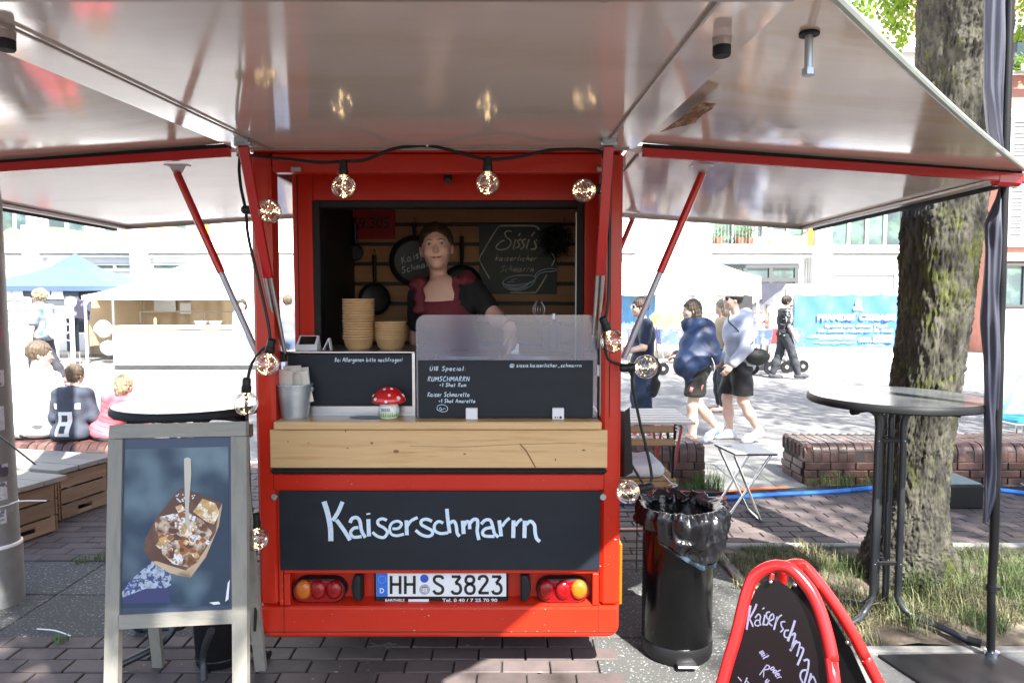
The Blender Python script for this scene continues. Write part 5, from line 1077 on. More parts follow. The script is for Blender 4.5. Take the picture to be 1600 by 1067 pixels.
def lid(s, xa, xo):
    nm = 'side_lid'; za, zo = ztop+.004, 2.035; Ya, Yc = YB+.012, 4.66
    def zz(x): return za+(zo-za)*(x-xa)/(xo-xa)
    b = B(); b.hexa([(xa, Ya, za), (xo, Ya, zo), (xo, Yc, zo), (xa, Yc, za), (xa, Ya, za+.03), (xo, Ya, zo+.03), (xo, Yc, zo+.03), (xa, Yc, za+.03)] if s > 0 else
                 [(xo, Ya, zo), (xa, Ya, za), (xa, Yc, za), (xo, Yc, zo), (xo, Ya, zo+.03), (xa, Ya, za+.03), (xa, Yc, za+.03), (xo, Yc, zo+.03)])
    L = tp(nm, b, M_lid)
    b = B(); b.beam((xa+s*.06, Ya-.012, zz(xa+s*.06)-.003), (xo, Ya-.012, zo-.003), .036, .022, (0, 1, 0), .003); obj('edge_bar', b, M_redtube, L); b = B(); b.beam((xa+s*.06, Ya-.006, zz(xa+s*.06)+.024), (xo, Ya-.006, zo+.024), .018, .010, (0, 1, 0)); obj('edge_shade_line', b, M_rubber, L)  # thin dark strip paints in the shade line above the red bar
    b = B(); b.beam((xo-s*.11, Ya, zz(xo-s*.11)-.012), (xo+s*.0, Ya, zo-.012), .052, .05, (0, 1, 0), .012); obj('end_bracket', b, M_redtube, L)
    b = B(); b.beam((xo-s*.06, Ya+.02, zz(xo-s*.06)-.008), (xo-s*.06, Yc, zz(xo-s*.06)-.008), .05, .016, bev=.003); b.beam((xa+s*.03, Yc-.01, zz(xa)-.008), (xo-s*.05, Yc-.01, zz(xo-s*.05)-.008), .02, .012, (0, 1, 0), .002); obj('edge_profile', b, M_trim, L)
    b = B(); b.beam((xo+s*.012, Ya, zo-.006), (xo+s*.012, Yc, zo-.006), .024, .03, bev=.005); obj('rubber_seal', b, M_rubber, L)
    b = B(); b.bx(xa-s*.02, xa+s*.012, Ya+.1, Yc, za-.045, za-.001, .004); b.beam((xa+s*.05, Ya+.03, zz(xa+s*.05)-.006), (xa+s*.05, Yc, zz(xa+s*.05)-.006), .006, .01); obj('hinge_profile', b, M_trim, L)
    for k, Y in enumerate((2.87, 4.52)):
        x1_ = xa+s*.33; b = B(); b.box((x1_, Y, zz(x1_)-.012), (.10, .035, .006), None, .002); b.prism([(x1_-.035, Y-.003, zz(x1_)-.014), (x1_+.035, Y-.003, zz(x1_)-.014), (x1_+.012, Y-.003, zz(x1_)-.052), (x1_-.012, Y-.003, zz(x1_)-.052)], (0, .006, 0)); obj('strut_bracket', b, MATS['weathered_wood'] if False else M_white, L)
        T = V((x1_, Y-.006, zz(x1_)-.046)); E = V((xa+s*.015, Y+.02, 1.30)); mid = T.lerp(E, .53)
        g = tp('gas_strut', B().cyl(T, mid, .016, .016, 14), M_redtube); obj('strut_sleeve', B().cyl(mid, E, .013, .013, 12), M_steel if k else mat('strut_grey'+str(s), (.42, .45, .5), .35, metal=.3), g); obj('strut_joint', B().ball(T, .014, 10, 6), M_zinc, g)
    return L
lid(1, XR+.015, 2.03); lid(-1, XL-.015, -2.67)
def gusset(s, A, Q, Cc):
    """corner panel: body corner, outer corner of the side lid, front corner of the hatch"""
    A, Q, Cc = V(A), V(Q), V(Cc); N_ = 14
    def P(i, j):
        t = i/N_; e = Cc.lerp(Q, t); mid = V((0, 0, -.018))*math.sin(PI*t); e = e+mid-(Q-Cc).cross(V((0, 0, 1))).normalized()*s*.0*math.sin(PI*t)
        return A.lerp(e, j)+V((0, 0, -.012))*math.sin(PI*j)*math.sin(PI*t)
    b = B(); b.grid(lambda u, v: P(u*N_, v), N_+1, 9); n = len(b.v); f0 = list(b.f); v0 = list(b.v)
    b.add([(x, y, z+.012) for x, y, z in v0], [f[::-1] for f in f0])
    g = tp('corner_lid', b, M_gus, 60)
    e = B(); e.tube([V(P(t*N_/16, 1.0))+V((0, 0, .006)) for t in range(17)], .010, 8); obj('edge_trim', e, mat('edge_trim_m'+str(s), (.42, .47, .42), .4, metal=.3, var=.15, vscale=10), g)
    return g
GR = gusset(1, (XR+.01, YB-.002, ztop+.038), (2.045, YB-.002, 2.056), (hx1-.03, 1.13, hz(1.12)+.037))
gusset(-1, (XL-.01, YB-.002, ztop+.038), (-2.66, YB-.002, 2.056), (hx0+.03, 1.13, hz(1.12)+.037))
b = B(); gp = lambda x, y: onplane(x, y, V((.52, 1.13, hz(1.12)+.012)), ((V((2.05, YB, 2.04))-V((.52, 1.13, hz(1.12)+.012))).cross(V((XR+.04, YB, ztop+.003))-V((.52, 1.13, hz(1.12)+.012)))).normalized())
dmg = [(1030, 203), (1060, 182), (1080, 166), (1094, 154), (1120, 156), (1112, 166), (1098, 174), (1086, 187), (1070, 192), (1058, 194)]
b.poly([gp(x, y) for x, y in dmg]); b.v = [(x, y, z-.010) for x, y, z in b.v]
obj('torn_veneer', b, mat('torn_wood', (.22, .10, .04), .85, var=.5, vscale=30, stretch=(4, 1, 1), bump=.6, col2=(.42, .3, .2), c2scale=12), GR)
for px, py in ((1265, 30),):
    p = W(px, 24, 1.42); z0 = 2.09; q = obj('bolt', B().lathe([(.008, -.075), (.008, .0)], (p.x, p.y, z0), 12), M_zinc, GR); obj('nut', B().lathe([(.013, -.085), (.013, -.072)], (p.x, p.y, z0), 6), M_zinc, q); obj('washer', B().lathe([(.02, -.006), (.02, 0)], (p.x, p.y, z0), 16), M_rubber, q)
# --- struts carrying the rear hatch
for s, top, mid, end in ((-1, (380, 228), (413, 420), (441, 552)), (1, (951, 228), (941, 418), (930, 546))):
    T = W(*top, 2.50); E = W(*end, 2.84); M_ = T.lerp(E, .60)
    b = B(); b.beam(T, M_, .036, .02, (0, 1, 0), .003); g = tp('hatch_strut', b, M_redtube)
    dx = V((.011, 0, 0)); b = B(); b.cyl(M_-dx, E-dx, .009, n=10); b.cyl(M_+dx, E+dx, .009, n=10); obj('strut_rod', b, M_steel, g)
    b = B(); b.box(T+V((0, 0, .03)), (.05, .05, .05), None, .006); b.cyl(T+V((-.03, 0, .01)), T+V((.03, 0, .01)), .012, n=10); obj('strut_mount', b, M_zinc, g)
    b = B(); b.cyl(E+V((-.035, 0, 0)), E+V((.035, 0, 0)), .008, n=10); b.box(E+V((0, 0, -.015)), (.03, .03, .04), None, .004); obj('strut_foot', b, M_black, g)
# fold-down black flap on the right side
p = W(980, 690, 3.0); b = B(); b.hexa([W(976, 745, 2.95), W(989, 738, 2.95), W(989, 738, 3.25)+V((.0, 0, 0)), W(976, 745, 3.25)+V((-.04, 0, 0)), W(976, 642, 2.95), W(984, 636, 2.95), W(984, 640, 3.25), W(976, 642, 3.25)+V((-.04, 0, 0))]); tp('side_flap', b, M_black)
b = B(); b.tube([W(978, 712, 3.0), W(1003, 752, 3.0), W(1008, 762, 3.0)], .006); tp('flap_stay', b, M_black)
# ================================================================== string of bulbs
SL = thing('string_light', 'black cable of clear globe bulbs looped around the trailer opening', 'string light', W(668, 228, 2.66))
cab = [(398, 985), (400, 930), (397, 880), (402, 850), (398, 815), (391, 780), (388, 700), (386, 650), (385, 612), (392, 572), (408, 548), (422, 540)]
cab2 = [(424, 548), (418, 500), (402, 430), (388, 370), (384, 330), (376, 290), (374, 255), (383, 243), (440, 248), (500, 254), (536, 252), (570, 250), (615, 233), (668, 228), (715, 238), (762, 249), (810, 245), (860, 235), (920, 234), (948, 243), (951, 270), (950, 300), (952, 400), (950, 470), (945, 505)]
cab3 = [(944, 508), (950, 560), (985, 575), (988, 600), (1000, 660), (1010, 700), (1018, 742), (1014, 762)]
cab4 = [(1014, 762), (1040, 790), (1062, 800)]
Yc = 2.655
b = B(); b.tube([W(x, y, Yc+.004*math.sin(i*1.7)) for i, (x, y) in enumerate(cab)], .0062, 8, 5); b.tube([W(x, y, Yc+.004*math.sin(i*1.3)) for i, (x, y) in enumerate(cab2)], .0062, 8, 6)
b.tube([W(x, y, Yc+.02*math.sin(i*.4)) for i, (x, y) in enumerate(cab3)], .0062, 8, 6); obj('cable', b, M_black, SL)
random.seed(3)
led = B()
def bulb_parts():
    R0 = .0465
    g = B().lathe([(.0005, -R0)]+[(R0*math.sin(t), -R0*math.cos(t)) for t in [PI*k/14 for k in range(1, 13)]]+[(.017, R0*1.02), (.016, R0*1.15)], (0, 0, 0), 28)
    w = B(); L = B()
    for q in range(5):
        pts = []; a0 = random.uniform(0, 6)
        for k in range(13):
            t = .25+2.65*k/12; a = a0+k*(.55+.12*q)*(1 if q % 2 else -1); r = R0*.84*(.55+.45*math.sin(k*1.1+q))*1.0
            pts.append(V((r*math.sin(t)*math.cos(a), r*math.sin(t)*math.sin(a), -R0*.86*math.cos(t))))
        pts = spline(pts, 2); w.tube(pts, .0006, 3, cap=False)
        for p in pts[::2]:
            if random.random() < .6: L.ball(p, .0012, 5, 4)
    s = B().lathe([(.0175, R0*.95), (.019, R0*1.0), (.019, R0*1.45), (.016, R0*1.5), (.016, R0*2.05), (.010, R0*2.2)], (0, 0, 0), 18)
    c = B().lathe([(.0165, R0*.93), (.0175, R0*1.06)], (0, 0, 0), 18)
    return me('bulb', g, M_glass, True), me('wire', w, M_copper), me('led', L, M_led), me('socket', s, M_black, 40), me('collar', c, M_copper, 40)
gm, wm, lm, sm, cm = bulb_parts()
bulbs = [((400, 841), (399, 812), 3, 2.56), ((384, 630), (385, 606), 2, 2.655), ((417, 569), (424, 535), 1, 2.64), ((420, 330), (385, 328), 1, 2.62), ((537, 292), (536, 256), 1, 2.655), ((762, 287), (762, 250), 1, 2.655), ((912, 298), (948, 294), 1, 2.64), ((956, 533), (945, 505), 1, 2.64), ((1009, 573), (975, 575), 1, 2.66), ((981, 768), (1015, 760), 1, 2.62)]
for (bx_, by_), (sx_, sy_), f, Y in bulbs:
    c = W(bx_, by_, Y); s = W(sx_, sy_, Y); d = (s-c).normalized(); q = d.to_track_quat('Z', 'Y')
    S = bpy.data.objects.new('socket', sm); C.objects.link(S); S.parent = SL; S.location = c-V(SL.location); S.rotation_mode = 'QUATERNION'; S.rotation_quaternion = q
    for nm, m in (('bulb', gm), ('wire', wm), ('led', lm), ('collar', cm)):
        o = bpy.data.objects.new(nm, m); C.objects.link(o); o.parent = S
b = B(); b.box(W(668, 226, Yc), (.012, .02, .02), None, .002); obj('cable_clip', b, M_white, SL)
# ================================================================== things on the counter
zc2 = zc+.0005
def ctr(px, py, Y): return W(px, py, Y)
# display case with chalk front (left)
a, c = W(447, 640, 2.86), W(648, 549, 2.86); zcase = c.z
DC = thing('display_case', 'steel topped case with blank chalkboard front left on counter', 'display case', ((a.x+c.x)/2, 2.86, zc2))
b = B(); b.bx(a.x, c.x, 2.86, 3.28, zcase-.008, zcase, .002); b.bx(a.x, c.x, 2.862, 3.28, zc2, zc2+.012); b.bx(c.x-.012, c.x, 2.862, 3.28, zc2+.012, zcase-.008); b.bx(a.x, a.x+.01, 2.862, 3.28, zc2+.012, zcase-.008); obj('case_frame', b, M_steel, DC)
b = B(); b.bx(a.x+.01, c.x-.013, 2.875, 2.885, zc2+.04, zcase-.012, .001); BD = obj('chalk_panel', b, M_chalk, DC)
b = B(); b.bx(a.x+.01, c.x-.013, 2.870, 2.874, zc2+.012, zc2+.040, .001); obj('steel_rail', b, M_steel, DC)
b = B(); hand(b, 'Bei Allergenen bitte nachfragen!', 523, 565, 3.6, .0028, lambda x, y: W(x, y, 2.8735), NB, 106); obj('lettering', b, M_chalkw, BD)
# splash guard with chalk front (right)
Yg = 2.80
g0, g1 = W(651, 648, Yg), W(934, 492, Yg); zk = W(700, 563, Yg).z
SG = thing('splash_guard', 'scratched clear splash guard over chalkboard menu right on counter', 'splash guard', ((g0.x+g1.x)/2, Yg, zc2))
r = .04; P = [(g0.x, zc2+.004), (g1.x, zc2+.004)]+[(g1.x-r+r*math.cos(t), g1.z-r+r*math.sin(t)) for t in [PI/2*k/6 for k in range(7)]]+[(g0.x+r-r*math.sin(t), g1.z-r+r*math.cos(t)) for t in [PI/2*k/6 for k in range(7)]]
b = B(); b.prism([(x, Yg, z) for x, z in P], (0, .006, 0)); obj('clear_pane', b, M_plexi, SG)
b = B(); b.bx(g0.x+.008, g1.x-.018, Yg-.006, Yg-.0006, zc2+.004, zk, .001); MN = obj('menu_panel', b, M_chalk, SG)
b = B(); fy = lambda x, y: W(x, y, Yg-.0075)
for s_, x_, y_, sz, wd in (('Ü18 Special:', 671, 579, 3.9, 57), ('RUMSCHMARRN', 668, 595.5, 4.2, 66), ('+1 Shot Rum', 686, 604, 3.3, 43), ('Kaiser Schmaretto', 668, 619.5, 4.0, 66), ('+1 Shot Amaretto', 685, 629, 3.3, 58), ('@ sissis.kaiserlicher_schmarrn', 797, 573.5, 3.2, 112)):
    hand(b, s_, x_, y_, sz, .0030, fy, NB, wd)
b.ribbon(spline([fy(x, y) for x, y in ((683, 640), (684, 634), (692, 632), (699, 636), (698, 642), (690, 643), (683, 640))], 3), .0022, NB); b.ribbon(spline([fy(x, y) for x, y in ((686, 640), (688, 636), (690, 640), (688, 641), (694, 638), (696, 639))], 3), .0022, NB)
obj('lettering', b, M_chalkw, MN)
for px in (737, 872):
    p = W(px, 646, Yg-.02); b = B(); b.bx(p.x-.024, p.x+.024, Yg-.028, Yg-.0065, zc2, zc2+.047, .002); b.bx(p.x-.024, p.x+.024, Yg+.0145, Yg+.03, zc2, zc2+.04, .002); b.bx(p.x-.024, p.x+.024, Yg-.0065, Yg+.0145, zc2, zc2+.0035); K = obj('clamp', b, M_white, SG)
    if px > 800:
        b = B()
        for k, (dx, rr) in enumerate(((-.012, .0035), (-.002, .003), (.010, .0055))): b.poly([(p.x+dx+rr*math.cos(t), Yg-.0285, zc2+.009+rr*math.sin(t)) for t in [2*PI*k_/8 for k_ in range(8)]])
        obj('print', b, M_ink, K)
b = B(); b.bx(xx(936, 2.8), xx(944, 2.8), 2.83, 2.835, h(635), h(592)); b.bx(xx(932, 2.8), xx(949, 2.8), 2.79, 2.82, h(590), h(572), .003); tp('wall_socket', b, M_white)
# griddle behind the guard
b = B(); gx = -.05; GD = thing('crepe_griddle', 'steel double griddle with round plates behind the splash guard', 'griddle', (gx, 3.08, zc2))
b.bx(-.36, .28, 2.92, 3.26, zc2, 1.285, .006); obj('griddle_body', b, M_steel, GD)
for x in (-.2, .12): obj('hot_plate', B().lathe([(.145, 1.286), (.15, 1.29), (.15, 1.305), (.14, 1.308), (.001, 1.306)], (x, 3.09, 0), 32), mat('hot_plate', (.4, .4, .4), .35, metal=.8, var=.2) if x < 0 else MATS['hot_plate'], GD)
# zinc bucket with napkins
p = W(459, 651, 2.80); bz = zc2; R1, R0 = .071, .054; BK = thing('zinc_bucket', 'small ribbed zinc bucket holding napkins on the counter', 'bucket', (p.x, 2.82, bz)); bc = (p.x, 2.82, bz)
b = B(); pr = [(R0, 0), (R0+.001, .004)]
for k in range(12):
    z = .012+k*.0095; pr.append((R0+(R1-R0)*z/.137+(.0012 if k % 2 and 3 < k < 10 else 0), z))
pr += [(R1, .135), (R1+.004, .137), (R1+.004, .142), (R1-.001, .142), (R1-.003, .13), (R0-.003, .01), (.001, .008)]
b.lathe(pr, bc, 36); obj('pail', b, M_zinc, BK)
b = B(); b.ball((p.x-R1-.002, 2.82, bz+.12), (.006, .012, .012), 8, 6); b.ball((p.x+R1+.002, 2.82, bz+.12), (.006, .012, .012), 8, 6); obj('handle_lug', b, M_zinc, BK)
for k, (dx, dy, an, tl, lab) in enumerate(((-.035, -.02, .10, .06, 'beige folded napkin standing front left in the zinc bucket'), (-.005, -.01, .02, .045, 'wide beige napkin standing in front centre of the zinc bucket'), (-.01, .015, -.04, .075, 'tallest beige napkin standing at the back of the zinc bucket'), (.03, -.005, -.2, .05, 'tilted beige napkin standing at the right of the zinc bucket'), (.02, .02, -.08, .066, 'folded napkin behind the tilted one in the zinc bucket'))):
    R = Matrix.Rotation(an, 3, 'Y') @ Matrix.Rotation((k-2)*.2, 3, 'Z'); b = B()
    for q in range(4): b.box((p.x+dx, 2.82+dy+q*.0028-.004, bz+.075+tl), (.075-.002*q, .0016, .13), R, .0004)
    obj('napkin', b, M_paper, None, label=lab, cat='napkin', group='napkins in the bucket', origin=(p.x+dx, 2.82+dy, bz+.02))
# mushroom money box
p = W(607, 651, 2.79); MU = thing('mushroom_money_box', 'red toadstool money box with white spots beside the menu', 'money box', (p.x, 2.80, zc2)); mc = (p.x, 2.80, zc2)
b = B(); b.lathe([(.030, 0), (.036, .004), (.043, .02), (.043, .04), (.036, .062), (.030, .072)], mc, 32, cap=True); ST_ = obj('stalk', b, mat('ceramic_white', (.72, .74, .7), .2, coat=.5), MU)
b = B()
for k in range(16):
    a_ = PI+PI*k/15; w_, hh = .0035, .014+.010*random.random(); rr = .0445
    b.add([(mc[0]+rr*math.cos(a_-.09), mc[1]+rr*math.sin(a_-.09), mc[2]+.012), (mc[0]+rr*math.cos(a_+.09), mc[1]+rr*math.sin(a_+.09), mc[2]+.012), (mc[0]+(rr+.001)*math.cos(a_), mc[1]+(rr+.001)*math.sin(a_), mc[2]+.012+hh)], [(0, 1, 2)])
obj('painted_grass', b, mat('paint_green', (.16, .42, .06), .3), ST_)
b = B(); capf = lambda r_, z_: (r_, z_)
prc = [(.028, .068), (.060, .066), (.070, .072), (.0705, .080), (.062, .098), (.050, .112), (.034, .125), (.018, .131), (.001, .132)]
b.lathe(prc, mc, 40); CAP = obj('cap', b, mat('ceramic_red', (.62, .01, .012), .15, coat=.6), MU, 60)
b = B()
def oncap(az, t, off=.0015):
    k = t*(len(prc)-1); i = min(int(k), len(prc)-2); f = k-i; r_ = prc[i][0]*(1-f)+prc[i+1][0]*f+off; z_ = prc[i][1]*(1-f)+prc[i+1][1]*f+off*.6
    return V((mc[0]+r_*math.cos(az), mc[1]+r_*math.sin(az), mc[2]+z_))
for az, t, rr in ((-2.3, .42, .008), (-1.55, .36, .0065), (-.75, .45, .009), (-1.9, .75, .007), (-1.0, .78, .007), (-2.8, .5, .007), (-.2, .5, .008), (-1.35, .55, .006), (1, .5, .008), (2, .6, .008)):
    c0 = oncap(az, t); e1 = (oncap(az+.05, t)-c0).normalized(); e2 = (oncap(az, t+.05)-c0).normalized(); nn = e1.cross(e2).normalized(); ctr_ = V((mc[0], mc[1], mc[2]+.07)); nn = nn if nn.dot(c0-ctr_) > 0 else -nn
    b.lathe([(rr, -.001), (rr*.8, .0012), (.0005, .0018)], c0, 10, Matrix((e1, nn.cross(e1), nn)).transposed())
obj('spots', b, MATS['ceramic_white'], CAP)
b = B(); b.ribbon([oncap(-2.0, .60, .003), oncap(-1.7, .63, .003), oncap(-1.4, .62, .003)], .0045, NB); obj('coin_slot', b, M_ink, CAP)
b = B(); textmesh(b, 'SISSI', .016, lambda u, v: V((mc[0]-.024+u, mc[1]-math.sqrt(max(1e-6, .0445**2-(-.024+u)**2))-.0005, mc[2]+.036+v)), .036, .01); obj('lettering', b, M_ink, ST_)
b = B(); b.poly([(x_, y_, z_) for x_, y_, z_ in [tuple(G(575+30*math.cos(t)*1.0, 652+2.4*math.sin(t), zc2+.001)) for t in [2*PI*k/16 for k in range(16)]]]); obj('leaflet', b, M_ink, None, label='small dark leaflet lying on the counter beside the toadstool', cat='leaflet')
# card reader, tent card, bowls on top of the case
zs = zcase+.0006
p = W(478, 546, 2.92); CR = thing('card_reader', 'white card reader with dark screen on top of the case', 'card reader', (p.x, 2.95, zs))
b = B(); b.hexa([(p.x-.047, 2.92, zs), (p.x+.047, 2.92, zs), (p.x+.047, 2.99, zs), (p.x-.047, 2.99, zs), (p.x-.045, 2.925, zs+.018), (p.x+.045, 2.925, zs+.018), (p.x+.043, 2.975, zs+.06), (p.x-.043, 2.975, zs+.06)]); obj('reader_body', b, M_white, CR)
def rd(u, v): a_ = V((p.x-.045, 2.9235, zs+.018)); return V((p.x-.034+.068*u, 2.9245+.048*(.12+.78*v), zs+.0185+.042*(.12+.78*v)))+V((0, -.0012, .0008))
b = B(); b.poly([rd(0, 0), rd(1, 0), rd(1, 1), rd(0, 1)]); obj('screen', b, M_glow, CR)
p = W(510, 546, 2.92); b = B(); b.hexa([(p.x-.020, 2.93, zs), (p.x-.017, 2.93, zs), (p.x-.017, 2.97, zs), (p.x-.020, 2.97, zs), (p.x+.004, 2.935, zs+.05), (p.x+.007, 2.935, zs+.05), (p.x+.007, 2.965, zs+.05), (p.x+.004, 2.965, zs+.05)]); b.hexa([(p.x+.013, 2.93, zs), (p.x+.016, 2.93, zs), (p.x+.016, 2.97, zs), (p.x+.013, 2.97, zs), (p.x+.004, 2.935, zs+.05), (p.x+.007, 2.935, zs+.051), (p.x+.007, 2.965, zs+.051), (p.x+.004, 2.965, zs+.05)])
obj('tent_card', b, M_white, None, label='small white folded tent card beside the card reader', cat='tent card', origin=(p.x, 2.95, zs))
rt, rb_, bh = .069, .044, .052
bm = B(); n_ = 44
def fl(a, z): return .012*math.sin(a*22)*(1 if z > .008 else .2)
bm.lathe([(.001, .001), (rb_, 0), (rb_+.012, .014), (rt-.004, .046), (rt, .048), (rt, bh), (rt-.003, bh), (rb_+.01, .016), (rb_-.002, .003), (.001, .003)], (0, 0, 0), n_, wob=fl, cap=False); bmesh_ = me('paper_bowl', bm, M_bowl, 50)
def stack(px, top, n, side):
    c = W(px, 546, 2.97); step = (W(px, top, 2.97).z-zs-bh)/(n-1)
    for k in range(n):
        o = inst('paper_bowl', bmesh_, None, (c.x+random.uniform(-.0015, .0015), 2.97, zs+k*step), (random.uniform(-.012, .012), random.uniform(-.012, .012), random.random()*6))
        lab = f'brown paper bowl at the bottom of the {side} stack' if k == 0 else f'topmost brown paper bowl of the {side} stack' if k == n-1 else f'brown paper bowl nested midway in the {side} stack on case'
        tag(o, lab, 'paper bowl', f'paper bowls of the {side} stack')
stack(561, 467, 16, 'taller'); stack(611, 503, 8, 'shorter')
# ================================================================== inside the cabin
Yi = YI-.014
def panel(name, px0, px1, py0, py1, m, lab, cat, Y=Yi, th=.008):
    a_, c_ = W(px0, py1, Y), W(px1, py0, Y); b = B(); b.bx(a_.x, c_.x, Y-th, Y, a_.z, c_.z, .001); return obj(name, b, m, None, label=lab, cat=cat, origin=((a_.x+c_.x)/2, Y, a_.z))
SN = panel('stall_number_sign', 545, 617, 322, 374, mat('sign_red', (.45, .015, .02), .6, var=.1), 'red sheet numbered A9.305 on the cabin back wall', 'sign')
b = B(); a_, c_ = W(546, 358, Yi-.0095), W(608, 340, Yi-.0095); textmesh(b, 'A9.305', (c_.z-a_.z)/.73, lambda u, v: V((a_.x+u, Yi-.0095, a_.z+v+u*.03)), c_.x-a_.x, .01); obj('lettering', b, M_ink, SN)
b = B(); b.bx(W(552, 325, Yi).x, W(604, 325, Yi).x, Yi-.014, Yi-.0085, W(560, 325, Yi).z, W(560, 320.5, Yi).z); obj('tape', b, M_ink, SN)
NS = panel('name_sign', 749, 870, 350, 459, mat('sign_green_black', (.022, .03, .026), .5, var=.15), "dark green chalk sign reading Sissi's kaiserlicher Schmarrn on back wall", 'sign')
Y5 = Yi-.0098; s5 = lambda P: [(740+x/8.206, 340+y/8.206) for x, y in P]
b = B()
for P, w in (([(85, 500), (200, 300), (310, 130), (345, 105)], 2.2), ([(345, 105), (640, 105), (780, 110), (820, 130), (840, 160)], 3.4), ([(85, 500), (78, 540), (95, 590), (205, 780)], 1.5), ([(985, 440), (1035, 510), (1030, 560), (1000, 620)], 2.2), ([(470, 962), (760, 962), (820, 930), (940, 730)], 2.2),
             ([(488, 180), (440, 172), (400, 200), (420, 250), (470, 290), (475, 340), (430, 395), (350, 415), (295, 400), (290, 370), (350, 310), (400, 295)], 2.4), ([(540, 280), (520, 350), (510, 410)], 2.6), ([(600, 200), (578, 235)], 2.6), ([(610, 280), (565, 300), (590, 360), (545, 390)], 2.6), ([(670, 275), (620, 300), (650, 360), (600, 410)], 2.6), ([(715, 280), (690, 340), (680, 405)], 2.6), ([(785, 185), (740, 240)], 2.8), ([(815, 290), (780, 310), (800, 360), (790, 400), (730, 405)], 2.8)):
    brush(b, [(s5(P), w*.85)], lambda x, y: W(x, y, Y5), NB, YI/FPX)
hand(b, 'kaiserlicher', 773, 407.5, 4.6, .0045, lambda x, y: W(x, y, Y5), NB, 66, slant=.3); hand(b, 'Schmarrn', 781, 424.5, 5.2, .0045, lambda x, y: W(x, y, Y5), NB, 53, slant=.3)
obj('lettering', b, M_chalkdim, NS)
b = B()
for P, w in (([(370, 835), (420, 780), (540, 745), (700, 740), (780, 755), (790, 790), (700, 840), (560, 860), (430, 860), (370, 835)], 1.1), ([(370, 835), (400, 890), (470, 925), (600, 930), (710, 890), (775, 830), (795, 780)], 1.1), ([(790, 770), (800, 720), (860, 680), (960, 655), (1060, 662), (1040, 685), (900, 700), (830, 730), (795, 790)], 1.1),
             ([(400, 870), (540, 880), (640, 875), (760, 820)], .9), ([(420, 890), (560, 905), (700, 860)], .9), ([(450, 905), (570, 918), (690, 885)], 1.2), ([(480, 800), (560, 780)], .8), ([(430, 830), (520, 820)], .8)):
    brush(b, [(s5(P), w)], lambda x, y: W(x, y, Y5), NB, YI/FPX)
obj('pan_drawing', b, M_chalkw, NS)
def pan(px, py, r, Y, lab, hook_py, writing=None, tilt=0):
    c = W(px, py, Y); T = thing('frying_pan', lab, 'frying pan', c, 0, 'pans hung on the back wall'); R = Matrix.Rotation(PI/2, 3, 'X')
    pnm = obj('pan_body', B().lathe([(.001, 0), (r*.80, 0), (r*.84, .002), (r*.97, .028), (r, .032), (r*1.01, .028), (r*.85, -.004), (.001, -.006)], c, 36, R), mat('pan_coating'+str(px), (.02, .02, .021), .45, var=.1), T)
    ct = W(px, hook_py, Y); b = B(); b.tube([c+V((0, 0, r*.98)), c+V((0, -.006, r+.03)), V((c.x, Y-.01, ct.z-.015))], [.010, .011, .013], 8); obj('handle', b, M_black, T)
    b = B(); b.tube([V((c.x, Y-.01, ct.z-.016)), V((c.x, Y-.006, ct.z+.01)), V((c.x, Y+.012, ct.z+.018))], .003, 6); obj('hook', b, M_steel, T)
    return pnm
pan(586, 467, .095, Yi-.03, 'small black pan hanging above the paper bowls', 395); pb = pan(648, 408, .148, Yi-.035, 'large black pan chalked Kaiser Schmarrn hanging behind her shoulder', 345); pan(722, 447, .125, Yi-.03, 'black pan hanging half hidden behind her neck', 366); pan(556, 395, .05, Yi-.035, 'slim dark pan hanging in front of the red sign', 345)
b = B(); fpn = lambda x, y: W(x, y, Yi-.046); hand(b, 'Kaiser', 628, 412, 6.5, .006, fpn, NB, 46, ang=-.32); hand(b, 'Schmarrn', 628, 427, 5.5, .006, fpn, NB, 60, ang=-.25); obj('lettering', b, M_chalkw, pb)
# dark wreath
random.seed(5); c = W(862, 385, Yi-.05); b = B()
for k in range(900):
    a_ = random.random()*6.28; rr = .045+random.gauss(0, .02); p_ = c+V((rr*math.cos(a_)*1.3+.02, random.gauss(0, .02)-.01, rr*math.sin(a_)*1.2+.03)); d = V((random.gauss(0, 1), random.gauss(0, 1), random.gauss(0, 1))).normalized(); e = d.orthogonal()*.003
    b.add([p_-e, p_+e, p_+d*.03], [(0, 1, 2)])
obj('wreath', b, mat('wreath_green', (.018, .03, .02), .7, var=.3, vscale=20), None, label='dark dried wreath hanging over the corner of the name sign', cat='wreath', origin=c)
# whisks beside the griddle
WH = thing('whisk', 'steel balloon whisk standing upright beside the griddle', 'whisk', W(842, 500, 3.2)); c = W(842, 484, 3.2); b = B()
for k in range(7):
    a_ = PI*k/7; d = V((math.cos(a_), math.sin(a_), 0)); b.tube([c+V((0, 0, -.05)), c+d*.03, c+V((0, 0, .045)), c-d*.03, c+V((0, 0, -.05))], .0012, 5, 6)
obj('wires', b, M_steel, WH); obj('handle', B().cyl(c+V((0, 0, -.05)), c+V((.01, 0, -.17)), .008, n=10), M_black, WH)
c = W(866, 492, 3.2); SP = thing('sauce_bottle', 'dark capped bottle standing beside the whisk', 'bottle', c-V((0, 0, .19))); obj('bottle_body', B().lathe([(.028, -.19), (.03, -.18), (.03, -.05), (.012, -.02)], c, 18), M_black, SP); obj('cap', B().lathe([(.014, -.019), (.014, .006)], c, 14), M_steel, SP)
